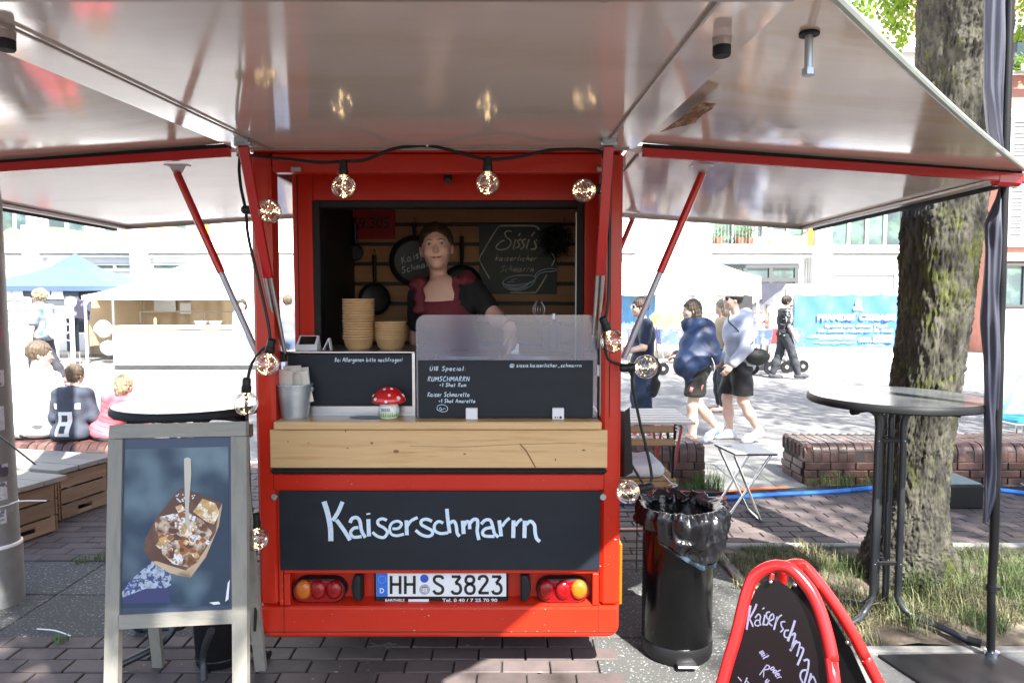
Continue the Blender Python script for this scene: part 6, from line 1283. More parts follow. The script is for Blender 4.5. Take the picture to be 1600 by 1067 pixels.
# ================================================================== grey pole at the left edge
pc = V((-2.635, 3.42, 0)); PL = thing('street_pole', 'thick grey steel pole covered in stickers at the left edge', 'pole', pc)
b = B(); b.lathe([(.112, 0), (.112, .30), (.107, .305), (.102, .33), (.094, 1.0), (.075, 4.2)], pc, 32); obj('shaft', b, M_pole, PL)
b = B(); b.lathe([(.1105, .300), (.1125, .302), (.1125, .312), (.107, .318)], pc, 32); b.lathe([(.099, .515), (.1025, .517), (.099, .521)], pc, 32); obj('band', b, M_white, PL)
b = B(); b.tube([pc+V((.10, -.03, .52)), pc+V((.16, -.04, .54)), pc+V((.30, -.05, .545))], .0035, 6, 4); obj('cable_tie', b, M_white, PL)
def stk(z0, z1, a0, a1, m, nm='sticker'):
    b = B(); r_ = lambda z: .118+.0015 if z < .3 else np.interp(z, [.3, .33, 1, 4.2], [.1065, .1025, .0945, .0755])+.0012
    b.grid(lambda u, v: pc+V((r_(z0+(z1-z0)*v)*math.cos(a0+(a1-a0)*u), r_(z0+(z1-z0)*v)*math.sin(a0+(a1-a0)*u), z0+(z1-z0)*v)), 8, 2); obj(nm, b, m, PL)
sw = mat('sticker_white', (.5, .52, .54), .5, var=.3, vscale=30, col2=(.1, .1, .12), c2scale=30, c2lo=.55, c2hi=.6); sb = mat('sticker_dark', (.06, .06, .08), .5, col2=(.45, .45, .48), c2scale=25, c2lo=.55, c2hi=.58); sg_ = mat('sticker_green', (.03, .4, .12), .5); sp = mat('sticker_pink', (.4, .1, .18), .5, col2=(.2, .2, .22), c2scale=20)
for z0, z1, a0, a1, m in ((.43, .50, -1.15, -.45, sw), (.55, .64, -1.3, -.35, sw), (.665, .73, -.75, -.25, sb), (.78, .86, -1.7, -.9, sb), (.90, 1.02, -1.25, -.3, sw), (1.05, 1.09, -1.5, -.5, sb), (1.12, 1.2, -1.0, -.2, sw), (1.22, 1.33, -1.6, -.6, sw), (1.36, 1.42, -1.1, -.2, sp), (1.44, 1.52, -1.4, -.7, sb), (1.54, 1.62, -1.0, -.3, sp), (1.66, 1.74, -1.4, -.4, sb), (1.80, 1.87, -1.2, -.1, sg_), (1.9, 2.0, -1.3, -.5, sw)): stk(z0, z1, a0, a1, m)
b = B(); b.tube([G(0, 0, 3), G(0, 0, 3)], .001) if False else b.tube([W(-40, 650, 3.2), W(0, 682, 3.15), W(55, 725, 3.1)], .004, 6); obj('guy_rope', b, M_black, None, label='taut black guy rope slanting in front of the grey pole', cat='rope')
# ================================================================== wooden crates
def crate(cx, cy, w, d, rz, hh, lab, grp, herm=False):
    T = thing('wooden_crate', lab, 'crate', (cx, cy, 0), rz, grp); n = 3; sh = (hh-.02)/n
    for k in range(n):
        z = .008+sh*k; m_ = me('side_slat', B().box((0, 0, 0), (w, .012, sh-.014), None, .002), M_crate); m2_ = me('end_slat', B().box((0, 0, 0), (.014, d-.026, sh-.014), None, .002), M_crate)
        for y in (-d/2, d/2): inst('side_slat', m_, T, (random.uniform(-.003, .003), y, z+sh/2))
        for x in (-w/2+.007, w/2-.007):
            if k == 0 and x > 0:       # end board with its hand hole, built round the opening
                for (y0, y1, z0, z1) in ((-d/2+.013, -.06, 0, sh-.014), (.06, d/2-.013, 0, sh-.014), (-.06, .06, 0, .03), (-.06, .06, .06, sh-.014)):
                    obj('end_slat', B().bx(x-.007, x+.007, y0, y1, z+.007+z0, z+.007+z1, .001), M_crate, T, local=True)
            else: inst('end_slat', m2_, T, (x, 0, z+sh/2))
    b = B()
    for x in (-w/2+.03, w/2-.03):
        for y in (-d/2+.02, d/2-.02): b.box((x, y, hh/2), (.03, .026, hh-.01), None, .002)
    obj('corner_post', b, M_crate, T, local=True)
    b = B()
    for x in (-w/2+.03, w/2-.03):
        for k in range(n):
            for dz in (-.02, .02): b.lathe([(.004, -.001), (.003, .0015)], (x, -d/2-.006, .008+sh*(k+.5)+dz), 8, Matrix.Rotation(PI/2, 3, 'X'))
    obj('nail', b, M_black, T, local=True)
    pl_ = me('top_plank', B().box((0, 0, 0), (w+.09, (d+.08)/3-.004, .034), None, .003), MATS['weathered_wood_across'])
    for k in range(3): inst('top_plank', pl_, T, (random.uniform(-.01, .01), -(d+.08)/2+(d+.08)/3*(k+.5), hh+.017+random.uniform(-.001, .001)))
    if herm:
        b = B(); textmesh(b, 'HERM', .045, lambda u, v: V((w/2-.16-u*-1-.02, -d/2-.0068, .008+sh*1.5-.018+v)), .11, .02); obj('stencil', b, M_black, T, local=True)
    return T
crate(-3.56, 4.42, .95, .42, -.28, .345, 'nearer wooden crate seat with grey plank top by the pole', 'crate seats on the paving')
crate(-3.66, 5.02, 1.15, .42, -.24, .345, 'farther wooden crate seat stencilled HERM before the sitting people', 'crate seats on the paving', True)
# ================================================================== bistro tables
def bistro(name, cx, cy, D, top_m, edge_m, lab, rot, grp='tall round bistro tables', H_=1.10):
    T = thing(name, lab, 'bistro table', (cx, cy, 0), rot, grp); R_ = D/2
    obj('table_top', B().lathe([(.001, H_-.004), (R_-.012, H_-.003), (R_-.011, H_), (.001, H_+.0004)], (0, 0, 0), 72, cap=False), top_m, T, local=True)
    obj('edge_band', B().lathe([(R_-.03, H_-.034), (R_-.008, H_-.036), (R_-.001, H_-.030), (R_, H_-.016), (R_-.005, H_-.003), (R_-.0105, H_+.0005), (R_-.013, H_-.003)], (0, 0, 0), 72, cap=False), edge_m, T, local=True)
    obj('underside', B().lathe([(.001, H_-.03), (R_-.03, H_-.031)], (0, 0, 0), 48, cap=False), M_black, T, local=True)
    ANG = [math.radians(q) for q in (-42, 198, 138, 60)]; OFF = [V(q) for q in ((.036, -.022, 0), (-.085, -.022, 0), (-.044, .03, 0), (.006, .032, 0))]
    for k in range(4):
        a_ = ANG[k]; d = V((math.cos(a_), math.sin(a_), 0)); s = V((-d.y, d.x, 0)); o_ = OFF[k]
        P = [d*.245+s*.016+V((0, 0, H_-.060)), o_+d*.08+V((0, 0, H_-.057)), o_+d*.035+V((0, 0, H_-.068)), o_+V((0, 0, H_-.115)), o_+V((0, 0, H_-.3)), o_+V((0, 0, .22)), o_*1.05+V((0, 0, .13)), o_+d*.05+V((0, 0, .068)), d*.2+s*.016+V((0, 0, .048)), d*.33+s*.016+V((0, 0, .018))]
        L = obj('leg', B().tube(P, .0155, 12, 5), M_greyp, T, local=True)
        obj('foot_cap', B().cyl(d*.325+s*.016+V((0, 0, .0195)), d*.375+s*.016+V((0, 0, .019)), .0185, n=12), M_rubber, L, local=True); obj('top_cap', B().cyl(d*.235+s*.016+V((0, 0, H_-.060)), d*.265+s*.016+V((0, 0, H_-.061)), .017, n=12), M_rubber, L, local=True)
    b = B()
    for z in (H_-.21, .30): b.box((-.022, -.022, z), (.125, .010, .02), None, .002); b.box((-.022, .031, z+.001), (.055, .010, .02), None, .002); b.box((-.022, .004, z), (.02, .05, .014), None, .002)
    obj('clamp', b, M_black, T, local=True)
    b = B()
    for k in range(4): a_ = ANG[k]; b.box((.2*math.cos(a_), .2*math.sin(a_), H_-.041), (.10, .05, .014), rotz(a_), .003)
    obj('bracket', b, M_black, T, local=True)
    b = B()
    for k in range(4):
        a_ = ANG[k]; d = V((math.cos(a_), math.sin(a_), 0)); s = V((-d.y, d.x, 0)); o_ = OFF[k]
        for z in (H_-.21, .30): b.ball(o_+V((0, -.0135, z)), .004, 8, 5)
    obj('rivet', b, M_chrome, T, local=True)
    return T
bistro('bistro_table', 1.805, 3.20, .765, M_tabtop, M_rubber, 'grey topped tall round table standing in front of the tree', 0)
bistro('bistro_table', -1.405, 2.99, .655, M_tabw, M_rubber, 'white topped tall round table behind the wooden poster stand', .35)
# dark tub below the left table
TB = thing('black_tub', 'black plastic tub standing behind the poster stand beneath the table', 'tub', (-1.26, 2.86, 0)); tc = (-1.26, 2.86, 0); obj('tub_body', B().lathe([(.09, .0), (.095, .006), (.105, .2), (.108, .205), (.105, .21), (.1, .2), (.09, .02), (.001, .015)], tc, 32), M_black, TB); obj('tub_ring', B().lathe([(.098, .03), (.101, .035), (.098, .04)], tc, 32), M_black, TB)
b = B(); ap = W(303, 1060, 2.6); b.tube([G(330, 985, .30), G(318, 1020, .12), V((-1.24, 2.66, .02))], .014, 10, 4); obj('metal_rod', b, M_greyp, None, label='short dark metal rod leaning behind the poster stand', cat='rod')
# ================================================================== wooden poster stand
AF = thing('poster_stand', 'weathered wooden pavement stand with food poster beside the trailer', 'pavement sign', (-1.24, 2.4, 0))
# front frame plane leans back
P0 = W(275, 665, 2.34); hgt = P0.z; nF = V((0, -math.cos(.13), math.sin(.13)))
fq = lambda x, y, o=0.: onplane(x, y, P0+nF*o, nF)
def bar(pts, m, th=.024, nm='frame_bar', par=AF, o=0.):
    b = B(); F_ = [fq(x, y, o) for x, y in pts]; b.prism(F_[::-1], nF*-th); return obj(nm, b, m, par, False)
def down(x0, y0, x1, y1):      # continue a leg's line down to the ground
    a_, c_ = fq(x0, y0), fq(x1, y1); t = (a_.z-.0)/(a_.z-c_.z); return a_+(c_-a_)*t
def legbar(xl0, xr0, y0, xl1, xr1, y1):
    A_, B_ = fq(xl0, y0), fq(xr0, y0); C_, D_ = down(xr0, y0, xr1, y1), down(xl0, y0, xl1, y1); b = B(); b.prism([D_, C_, B_, A_], nF*-.026); obj('frame_post', b, M_wgrey, AF, False)
legbar(169, 191, 686, 163, 185, 1000); legbar(360.5, 385, 682, 362.5, 386, 1000)
bar([(171, 664), (384, 658.5), (384, 681), (169, 685)], M_wgreyh, .03, 'top_bar', o=.001); bar([(184.5, 961), (362, 952), (362.5, 974), (184, 983)], M_wgreyh, .022, 'bottom_bar')
bar([(190.5, 685.5), (361, 682.3), (362, 953), (184.5, 961.5)], mat('poster_board', (.04, .06, .105), .4, var=.08, vscale=3), .006, 'board', o=-.008)
M_pbg = mat('poster_bg', (.028, .05, .085), .4, spec=.35, col2=(.13, .19, .23), c2scale=5.5, c2lo=.48, c2hi=.70, var=.2, vscale=6, coat=.1, c2detail=1.5)
P1 = bar([(196, 702), (357, 697.5), (358, 945), (190, 950)], M_pbg, .0012, 'poster', o=-.0065)
pq = lambda P: [(190+x/3.95, 690+y/3.95) for x, y in P]
def flat(P, m, o, nm='poster_print'):
    b = B(); b.poly([fq(x, y, -.0065+o) for x, y in P][::-1]); obj(nm, b, m, P1, False)
M_tray = mat('print_tray', (.10, .045, .035), .3, var=.2, vscale=8, col2=(.22, .12, .08), c2scale=9, c2lo=.5, c2hi=.8); M_trayl = mat('print_tray_light', (.5, .36, .24), .3, var=.2, vscale=12)
M_food = mat('print_food', (.16, .06, .022), .4, var=.4, vscale=50, col2=(.62, .50, .38), c2scale=30, c2lo=.42, c2hi=.60); M_food2 = mat('print_food2', (.5, .3, .12), .3, var=.4, vscale=40, col2=(.8, .72, .6), c2scale=45, c2lo=.5, c2hi=.58)
M_sug = mat('print_sugar', (.75, .75, .76), .3, col2=(.3, .18, .12), c2scale=90, c2lo=.5, c2hi=.54); M_slv = mat('print_sleeve', (.35, .42, .5), .3, col2=(.05, .07, .2), c2scale=70, c2lo=.5, c2hi=.53, var=.5, vscale=50); M_fork = mat('print_fork', (.52, .47, .40), .3, var=.1)
flat(pq([(0, 930), (60, 850), (150, 770), (190, 740), (300, 800), (310, 880), (150, 970), (10, 980)]), M_slv, .0004); flat(pq([(5, 960), (150, 905), (300, 900), (300, 990), (10, 1000)]), mat('print_navy', (.04, .05, .14), .3), .0006)
flat(pq([(365, 285), (470, 315), (622, 380), (600, 520), (520, 710), (425, 838), (300, 810), (180, 740), (135, 660), (150, 590), (220, 460)]), M_tray, .0008); flat(pq([(600, 420), (622, 380), (600, 520), (520, 710), (425, 838), (330, 820), (400, 790), (500, 690), (580, 560)]), M_trayl, .001); flat(pq([(180, 740), (215, 735), (320, 770), (420, 800), (425, 838), (300, 810)]), M_trayl, .001)
flat(pq([(205, 500), (240, 460), (340, 440), (400, 430), (500, 480), (560, 560), (520, 640), (470, 740), (420, 775), (320, 755), (250, 690), (240, 600), (210, 545)]), M_food, .0012); flat(pq([(440, 430), (500, 350), (580, 380), (605, 440), (570, 510), (520, 490)]), M_food2, .0013); flat(pq([(330, 400), (370, 385), (395, 420), (350, 440)]), M_food2, .0014); flat(pq([(330, 490), (380, 480), (410, 560), (370, 580)]), M_food2, .0015); flat(pq([(350, 610), (410, 590), (440, 660), (380, 700), (345, 680)]), mat('print_caramel', (.3, .1, .03), .3, var=.3, vscale=30), .0015)
flat(pq([(415, 450), (460, 460), (455, 505), (420, 495)]), M_sug, .0016); flat(pq([(250, 560), (330, 550), (360, 580), (330, 620), (260, 610)]), M_sug, .0016); flat(pq([(415, 570), (490, 575), (480, 620), (430, 610)]), M_sug, .0016); flat(pq([(300, 700), (380, 720), (370, 765), (310, 750)]), M_sug, .0016); flat(pq([(250, 460), (330, 440), (380, 450), (300, 490)]), M_sug, .0016)
random.seed(18)
for k in range(46):
    a_ = random.random()*6.28; rr = math.sqrt(random.random()); cx_, cy_ = 385+150*rr*math.cos(a_), 600+150*rr*math.sin(a_); s_ = random.uniform(14, 34)
    flat(pq([(cx_+s_*random.uniform(.6, 1.3)*math.cos(t), cy_+s_*random.uniform(.5, 1.1)*math.sin(t)) for t in [q*.785 for q in range(8)]]), random.choice((M_food, M_food2, M_food2, M_sug, MATS['print_caramel'], M_tray)), .00165+.00001*k, 'food_piece')
random.seed(8)
for k in range(26):
    x, y = random.uniform(335, 450), random.uniform(320, 370); flat(pq([(x-4, y-3), (x+4, y-4), (x+3, y+4), (x-4, y+3)]), M_plate, .0016, 'sugar_speck')
flat(pq([(385, 105), (405, 95), (428, 105), (430, 200), (415, 400), (418, 520), (425, 560), (412, 558), (395, 500), (392, 400), (388, 250)]), M_fork, .0024)
flat(pq([(655, 870), (668, 850), (660, 970), (640, 985)]), M_plate, .002); flat(pq([(540, 990), (600, 985), (610, 1000), (570, 1005)]), M_plate, .002)
# rear legs and hinge rail
b = B()
for (x, y) in ((248, 1040), (408, 1046)): g_ = G(x, y); t_ = V((-1.34 if x < 300 else -.975, P0.y+.06, hgt-.03)); b2 = B(); b2.beam(g_+V((0, 0, .0)), t_, .044, .022, (0, 1, 0)); obj('rear_leg', b2, M_wgrey, AF, False)
b = B(); b.bx(fq(176, 668).x, fq(384, 668).x, P0.y+.045, P0.y+.07, hgt-.05, hgt-.005, .003); obj('rear_rail', b, mat('dark_wood', (.10, .05, .03), .6, var=.2), AF)
# ================================================================== pedal bin with bag
bc = V((.728, 2.94, 0)); BN = thing('pedal_bin', 'tall glossy black pedal bin lined with rubbish bag beside trailer', 'waste bin', bc); R_ = .152
obj('bin_body', B().lathe([(.150, .075), (R_, .08), (R_, .60), (R_+.003, .604), (R_+.003, .622), (R_-.004, .624), (R_-.006, .55), (R_-.01, .1), (.001, .09)], bc, 48, cap=False), mat('gloss_black', (.003, .003, .0035), .16, spec=.28, coat=.06, bump=.03, bscale=3), BN)
obj('bin_base', B().lathe([(.135, 0), (.148, .004), (.154, .02), (.154, .066), (.1495, .0745)], bc, 48), M_black, BN)
b = B(); b.box(bc+V((.005, -.165, .022)), (.085, .05, .010), None, .004); obj('pedal', b, M_steel, BN)
LG = thing('rubbish_bag', 'black plastic rubbish bag folded over the rim of the bin', 'rubbish bag', bc+V((0, 0, .6)))
def bag(u, v):
    a_ = 2*PI*u; d = V((math.cos(a_), math.sin(a_), 0)); low = .055+.125*max(0, math.cos(a_+PI/2-.25))**3+.03*max(0, math.cos(a_+.2))+.012*math.sin(a_*5)
    fl = .5+.5*math.cos(a_+.35)
    P = [(.105, .40), (.13, .52), (.145, .61), (.152, .652), (.172+.02*fl, .668+.012*fl), (.186+.03*fl, .645), (.184+.028*fl, .60-low*.3), (.178+.018*fl, .62-low*.75), (.170+.012*fl, .63-low)]
    k = v*(len(P)-1); i = min(int(k), len(P)-2); f = k-i; r0 = P[i][0]*(1-f)+P[i+1][0]*f; z0 = P[i][1]*(1-f)+P[i+1][1]*f
    w = mnoise.noise(V((d.x*3.5, d.y*3.5, z0*7)))*.030-abs(mnoise.noise(V((d.x*6, d.y*6, z0*13+4))))*.030+abs(mnoise.noise(V((d.x*12, d.y*12, z0*24))))*.012
    w *= (.25 if v < .3 else 1 if v > .45 else .7)
    return bc+d*(max(.03, r0+w+(.0 if v < .4 else .006)))+V((0, 0, z0+w*.6*(1 if .35 < v < .75 else 0)))
obj('bag_skin', B().grid(bag, 170, 46, True), mat('bin_bag', (.006, .006, .008), .22, coat=.15, bump=.5, bscale=26, var=.2, spec=.5), LG, True)
b = B(); b.grid(lambda u, v: bag(.60+.26*u, .93+.07*v)+V((0, -.003, -.002)), 30, 6); obj('blue_hem', b, mat('bag_hem', (.02, .04, .06), .25, var=.5, vscale=12, coat=.4), LG, True)
# ================================================================== red A-board
AB = thing('pavement_board', 'red tube framed chalkboard lettered Kaiserschmarrn in front of grass', 'pavement sign', (.8, 1.75, 0))
th = math.radians(36); ua = V((math.cos(th), -math.sin(th), 0)); nb = V((-math.sin(th), -math.cos(th), 0)); ln = math.radians(13)
nA = (nb*math.cos(ln)+V((0, 0, 1))*math.sin(ln)).normalized(); pA = W(1216, 886, 1.72)
nBk = (-nb*math.cos(ln)+V((0, 0, 1))*math.sin(ln)).normalized(); pBk = W(1246, 884, 1.78)
fa = lambda x, y, o=0.: onplane(x, y, pA+nA*o, nA); fbk = lambda x, y, o=0.: onplane(x, y, pBk+nBk*o, nBk)
c1 = lambda P: [(1120+x/5.156, 860+y/5.156) for x, y in P]
def ext(f, a_, c_): a3, c3 = f(*a_), f(*c_); t = (a3.z-.012)/(a3.z-c3.z); return a3+(c3-a3)*t
fr = c1([(150, 700), (215, 430), (270, 260), (340, 175), (430, 130), (510, 122), (590, 145), (670, 215), (760, 330), (830, 480), (890, 680), (930, 880)])
P = [ext(fa, fr[1], c1([(42, 1067)])[0])]+[fa(x, y) for x, y in c1([(42, 1067)])]+[fa(x, y) for x, y in fr]+[fa(x, y) for x, y in c1([(945, 1067)])]+[ext(fa, fr[-2], c1([(945, 1067)])[0])]
obj('front_frame', B().tube(P, .0155, 14, 4), M_redtube, AB, True)
bk = c1([(560, 150), (600, 118), (640, 112), (690, 120), (760, 185), (860, 310), (980, 480), (1090, 660), (1190, 850), (1290, 1040)])
P = [fbk(x, y) for x, y in bk]+[ext(fbk, bk[-3], bk[-1])]; Lf = [fbk(*c1([(535, 200)])[0])]; Lf = [ext(fbk, c1([(535, 200)])[0], c1([(420, 700)])[0]), fbk(*c1([(500, 340)])[0])]
obj('rear_frame', B().tube(Lf+P, .0155, 14, 4), M_redtube, AB, True)
# boards inside the frames
inn = c1([(95, 1067), (170, 740), (215, 600), (260, 440), (310, 320), (360, 258), (420, 228), (480, 235), (560, 280), (650, 360), (740, 480), (800, 620), (850, 780), (880, 940), (905, 1067)])
pts = [fa(x, y, -.004) for x, y in inn]; e0 = ext(lambda x, y: fa(x, y, -.004), inn[1], inn[0]); e1 = ext(lambda x, y: fa(x, y, -.004), inn[-3], inn[-1])
e0 = e0+(pts[0]-e0)*.12; e1 = e1+(pts[-1]-e1)*.12
b = B(); b.prism(([e0]+pts+[e1]), -nA*.004); BR = obj('chalk_board', b, mat('gloss_board', (.007, .004, .005), .18, spec=.22, coat=0, var=.2), AB, False)
inb = c1([(600, 290), (640, 230), (700, 250), (780, 320), (880, 440), (980, 600), (1090, 800), (1190, 1020), (1210, 1067)]); ptb = [fbk(x, y, -.004) for x, y in inb]; e2 = ext(lambda x, y: fbk(x, y, -.004), inb[-4], inb[-1]); e2 = e2+(ptb[-1]-e2)*.12
lft = e0-nb*.42
b = B(); b.prism((ptb+[e2, V((lft.x, lft.y, .12))])[::-1], nBk*-.004); obj('rear_board', b, M_black, AB, False)
fw2 = lambda x, y: fa(1120+x/5.156, 860+y/5.156, -.003); b = B(); kk = 1.72/FPX/5.156
for pts_, w in (([(272, 440), (255, 540), (240, 635)], 16), ([(322, 428), (300, 480), (262, 545)], 15), ([(262, 545), (280, 580), (292, 612)], 14), ([(308, 540), (335, 510), (352, 530), (345, 570), (355, 600)], 11), ([(350, 560), (318, 560), (305, 590), (325, 604), (345, 598)], 10), ([(388, 515), (372, 600)], 13), ([(368, 470), (384, 458)], 9),
   ([(428, 492), (402, 500), (402, 535), (418, 560), (405, 595), (380, 592)], 11), ([(425, 565), (458, 545), (452, 508), (428, 530), (422, 580), (448, 605)], 11), ([(488, 530), (460, 636)], 14), ([(478, 575), (500, 535), (525, 515)], 11), ([(552, 570), (520, 575), (522, 610), (535, 630), (512, 655)], 11), ([(582, 640), (550, 645), (545, 690), (575, 700)], 12), ([(630, 560), (605, 640), (572, 728)], 17), ([(600, 680), (632, 665), (620, 720), (598, 800)], 14),
   ([(645, 720), (590, 805)], 16), ([(640, 740), (670, 745), (645, 850)], 13), ([(668, 775), (698, 790), (680, 850), (650, 920)], 15), ([(700, 885), (738, 878), (735, 950), (715, 1030), (705, 1067)], 14), ([(735, 960), (690, 965), (672, 1010), (695, 1067)], 13), ([(760, 985), (740, 1067)], 14), ([(750, 1040), (775, 1010), (800, 1067)], 12)):
    brush(b, [(pts_, w)], fw2, nA, kk)
for s_, x_, y_, sz, an in (('mit', 338, 818, 34, .95), ('oder', 428, 945, 34, .95), ('R', 338, 1000, 60, .5), ('u', 385, 1055, 34, .6)):
    hand(b, s_, x_, y_, sz, 9*kk, fw2, nA, None, ang=an)
for pts_, w in (([(170, 1015), (200, 1050)], 9), ([(245, 1020), (225, 1067)], 9), ([(235, 1040), (260, 1067)], 9)): brush(b, [(pts_, w)], fw2, nA, kk)
obj('lettering', b, mat('chalk_violet', (.15, .15, .235), .8, var=.15, vscale=40), BR)
b = B()
for x, y in ((435, 250), (165, 718)): c_ = fa(*c1([(x, y)])[0], .004); b.ball(c_, .0055, 10, 6)
for x, y in ((630, 275), (1050, 735)): c_ = fbk(*c1([(x, y)])[0], -.012); b.ball(c_, .006, 10, 6)
obj('screw', b, M_chrome, AB)
b = B(); b.cyl(fa(*c1([(447, 185)])[0]), fa(*c1([(440, 225)])[0]), .006, n=8); b.tube([fa(*c1([(690, 150)])[0])+V((.01, .02, 0)), fbk(*c1([(785, 255)])[0], .0)+V((0, -.02, .0))], .009, 8); obj('hinge_tab', b, M_redtube, AB)
# ================================================================== slatted folding table, chair, stool
M_slw = mat('slat_pale', (.64, .62, .58), .6, var=.12, vscale=6, stretch=(1, 8, 1)); M_slo = mat('slat_oak', (.30, .19, .09), .55, var=.15, vscale=6, stretch=(1, 8, 8)); M_rl = mat('red_leg', (.35, .02, .03), .4)
ST2 = thing('slatted_table', 'folding table with pale wooden slats beside the trailer', 'folding table', (.82, 4.72, 0)); zt2 = .74
sm2 = me('top_slat', B().box((0, 0, 0), (.98, .075, .018), None, .003), M_slw)
for k in range(6): inst('top_slat', sm2, ST2, (-.105, -.25+.1*k-.0, zt2))
b = B(); b.bx(.80, 1.20, 4.45, 4.50, zt2-.035, zt2-.012); b.bx(.80, 1.20, 4.94, 4.99, zt2-.035, zt2-.012); obj('apron', b, M_rl, ST2) if False else None
b = B(); b.bx(1.10, 1.115, 4.44, 5.0, zt2-.024, zt2-.0095); b.bx(.40, .415, 4.44, 5.0, zt2-.024, zt2-.0095); obj('cross_rail', b, M_black, ST2)
for y in (4.46, 4.97):
    for (xa, xb) in ((1.12, 1.00), (1.02, 1.13)): obj('leg', B().beam((xa, y+(.008 if xa > 1.1 else 0), zt2-.025), (xb, y+(.008 if xa > 1.1 else 0), 0), .018, .006, (0, 1, 0)), M_rl if y > 4.5 or xa > 1.1 else M_black, ST2, False)
    for (xa, xb) in ((.45, .55), (.55, .44)): obj('leg', B().beam((xa, y+(.008 if xa > .5 else 0), zt2-.025), (xb, y+(.008 if xa > .5 else 0), 0), .018, .006, (0, 1, 0)), M_rl, ST2, False)
CH = thing('folding_chair', 'slatted folding chair with black iron frame, back towards the camera', 'chair', (.80, 4.28, 0))
sl = me('back_slat', B().box((0, 0, 0), (.48, .014, .042), None, .005), M_slo)
for z in (.765, .685): inst('back_slat', sl, CH, (-.04, -.17, z), (-.12, 0, 0))
for x in (.62, .99): obj('back_upright', B().tube([(x, 4.095, .80), (x, 4.11, .72), (x, 4.14, .6), (x, 4.16, .45), (x, 4.42, .0)], .009, 8, 3), M_black, CH)
b = B()
for x in (.99,):
    for z in (.785, .765, .70, .68): b.ball((x, 4.088+(.77-z)*.1, z), .004, 6, 4)
obj('bolt', b, M_chrome, CH)
ss = me('seat_slat', B().box((0, 0, 0), (.46, .028, .014), None, .003), M_slo)
for k in range(9): inst('seat_slat', ss, CH, (-.02, -.13+.043*k, .445))
b = B(); b.bx(.56, 1.01, 4.135, 4.147, .40, .436, .003); obj('seat_rail', b, M_slo, CH)
for x in (.60, 1.0): obj('front_leg', B().tube([(x, 4.5, .44), (x, 4.12, .0)], .008, 8), M_black, CH)
b = B(); b.beam((.6, 4.13, .14), (1.0, 4.13, .14), .02, .006); obj('stretcher', b, M_rl, CH)
CU = thing('seat_cushion', 'white tufted seat cushion tied on the folding chair', 'cushion', (.76, 4.3, .455))
def cush(P_, f):
    x = (P_[:, 0]-.73)/.2; y = (P_[:, 1]-4.31)/.19; return f+.009*np.maximum(0, np.cos(x*PI*1.5))*np.maximum(0, np.cos(y*PI*1.5))+.003*np.sin(x*7+np.sin(y*5))
obj('pad', blob([('b', (.74, 4.31, .500), (.205, .185, .045), np.eye(3), .042)], .009, .02, [], .003, 30, extra=cush), mat('cushion_cloth', (.62, .66, .68), .85, var=.06, bump=.15, bscale=40), CU, True)
b = B(); b.tube([(.93, 4.14, .475), (.965, 4.12, .44), (.985, 4.115, .425)], .004, 6, 3); b.tube([(.955, 4.11, .42), (.985, 4.105, .43), (1.01, 4.108, .42), (.985, 4.11, .40), (.985, 4.11, .31)], .003, 6, 3); b.tube([(.985, 4.105, .43), (.975, 4.10, .38), (.98, 4.10, .33)], .003, 6, 3); obj('tie', b, M_white, CU)
SO = thing('folding_stool', 'small grey folding stool with crossed chrome legs', 'stool', (1.66, 4.82, 0)); tl = [(1122, 700.5), (1184, 700.5), (1195, 714), (1137, 716.5)]
q = [W(1126, 704, 4.97), W(1184, 704, 4.97), W(1193, 715, 4.66), W(1140, 715, 4.66)]
zS = .47; P4 = [(1.50, 5.0), (1.80, 5.0), (1.84, 4.68), (1.55, 4.68)]; c4_ = (1.672, 4.84); ro = .035
poly = []
for k, (x, y) in enumerate(P4[::-1]):
    poly.append((x, y, zS))
b = B(); b.prism([(x, y, zS) for x, y in P4], (0, 0, .016)); ob = obj('seat', b, mat('stool_grey', (.42, .43, .45), .4), SO)
b = B(); b.prism([(c4_[0]+(x-c4_[0])*1.012, c4_[1]+(y-c4_[1])*1.012, zS+.002) for x, y in P4], (0, 0, .008)); obj('seat_edge', b, M_rubber, SO)
b = B(); b.poly([(1.555, 4.90, zS+.0175), (1.60, 4.90, zS+.0175), (1.60, 4.93, zS+.0175), (1.55, 4.93, zS+.0175)]); obj('grip_hole', b, M_ink, SO)
for Y_, a0, a1 in ((4.70, (1140, 716), (1190, 806)), (4.96, (1134, 716), (1181, 790))):
    for (xa, xb) in ((1.53 if Y_ < 4.8 else 1.50, 1.735), (1.83 if Y_ < 4.8 else 1.80, 1.50)):
        dy = .0 if xa < 1.7 else .016; obj('leg', B().tube([(xa+.02 if xa < 1.7 else xa-.02, Y_+dy, zS-.004), (xb, Y_+dy-.02, .012)], .0095, 10), M_chrome, SO)
b = B(); b.cyl((1.735, 4.67, .011), (1.735, 4.96, .011), .011, n=10); b.cyl((1.50, 4.67, .011), (1.50, 4.96, .011), .011, n=10); obj('floor_bar', b, M_chrome, SO)
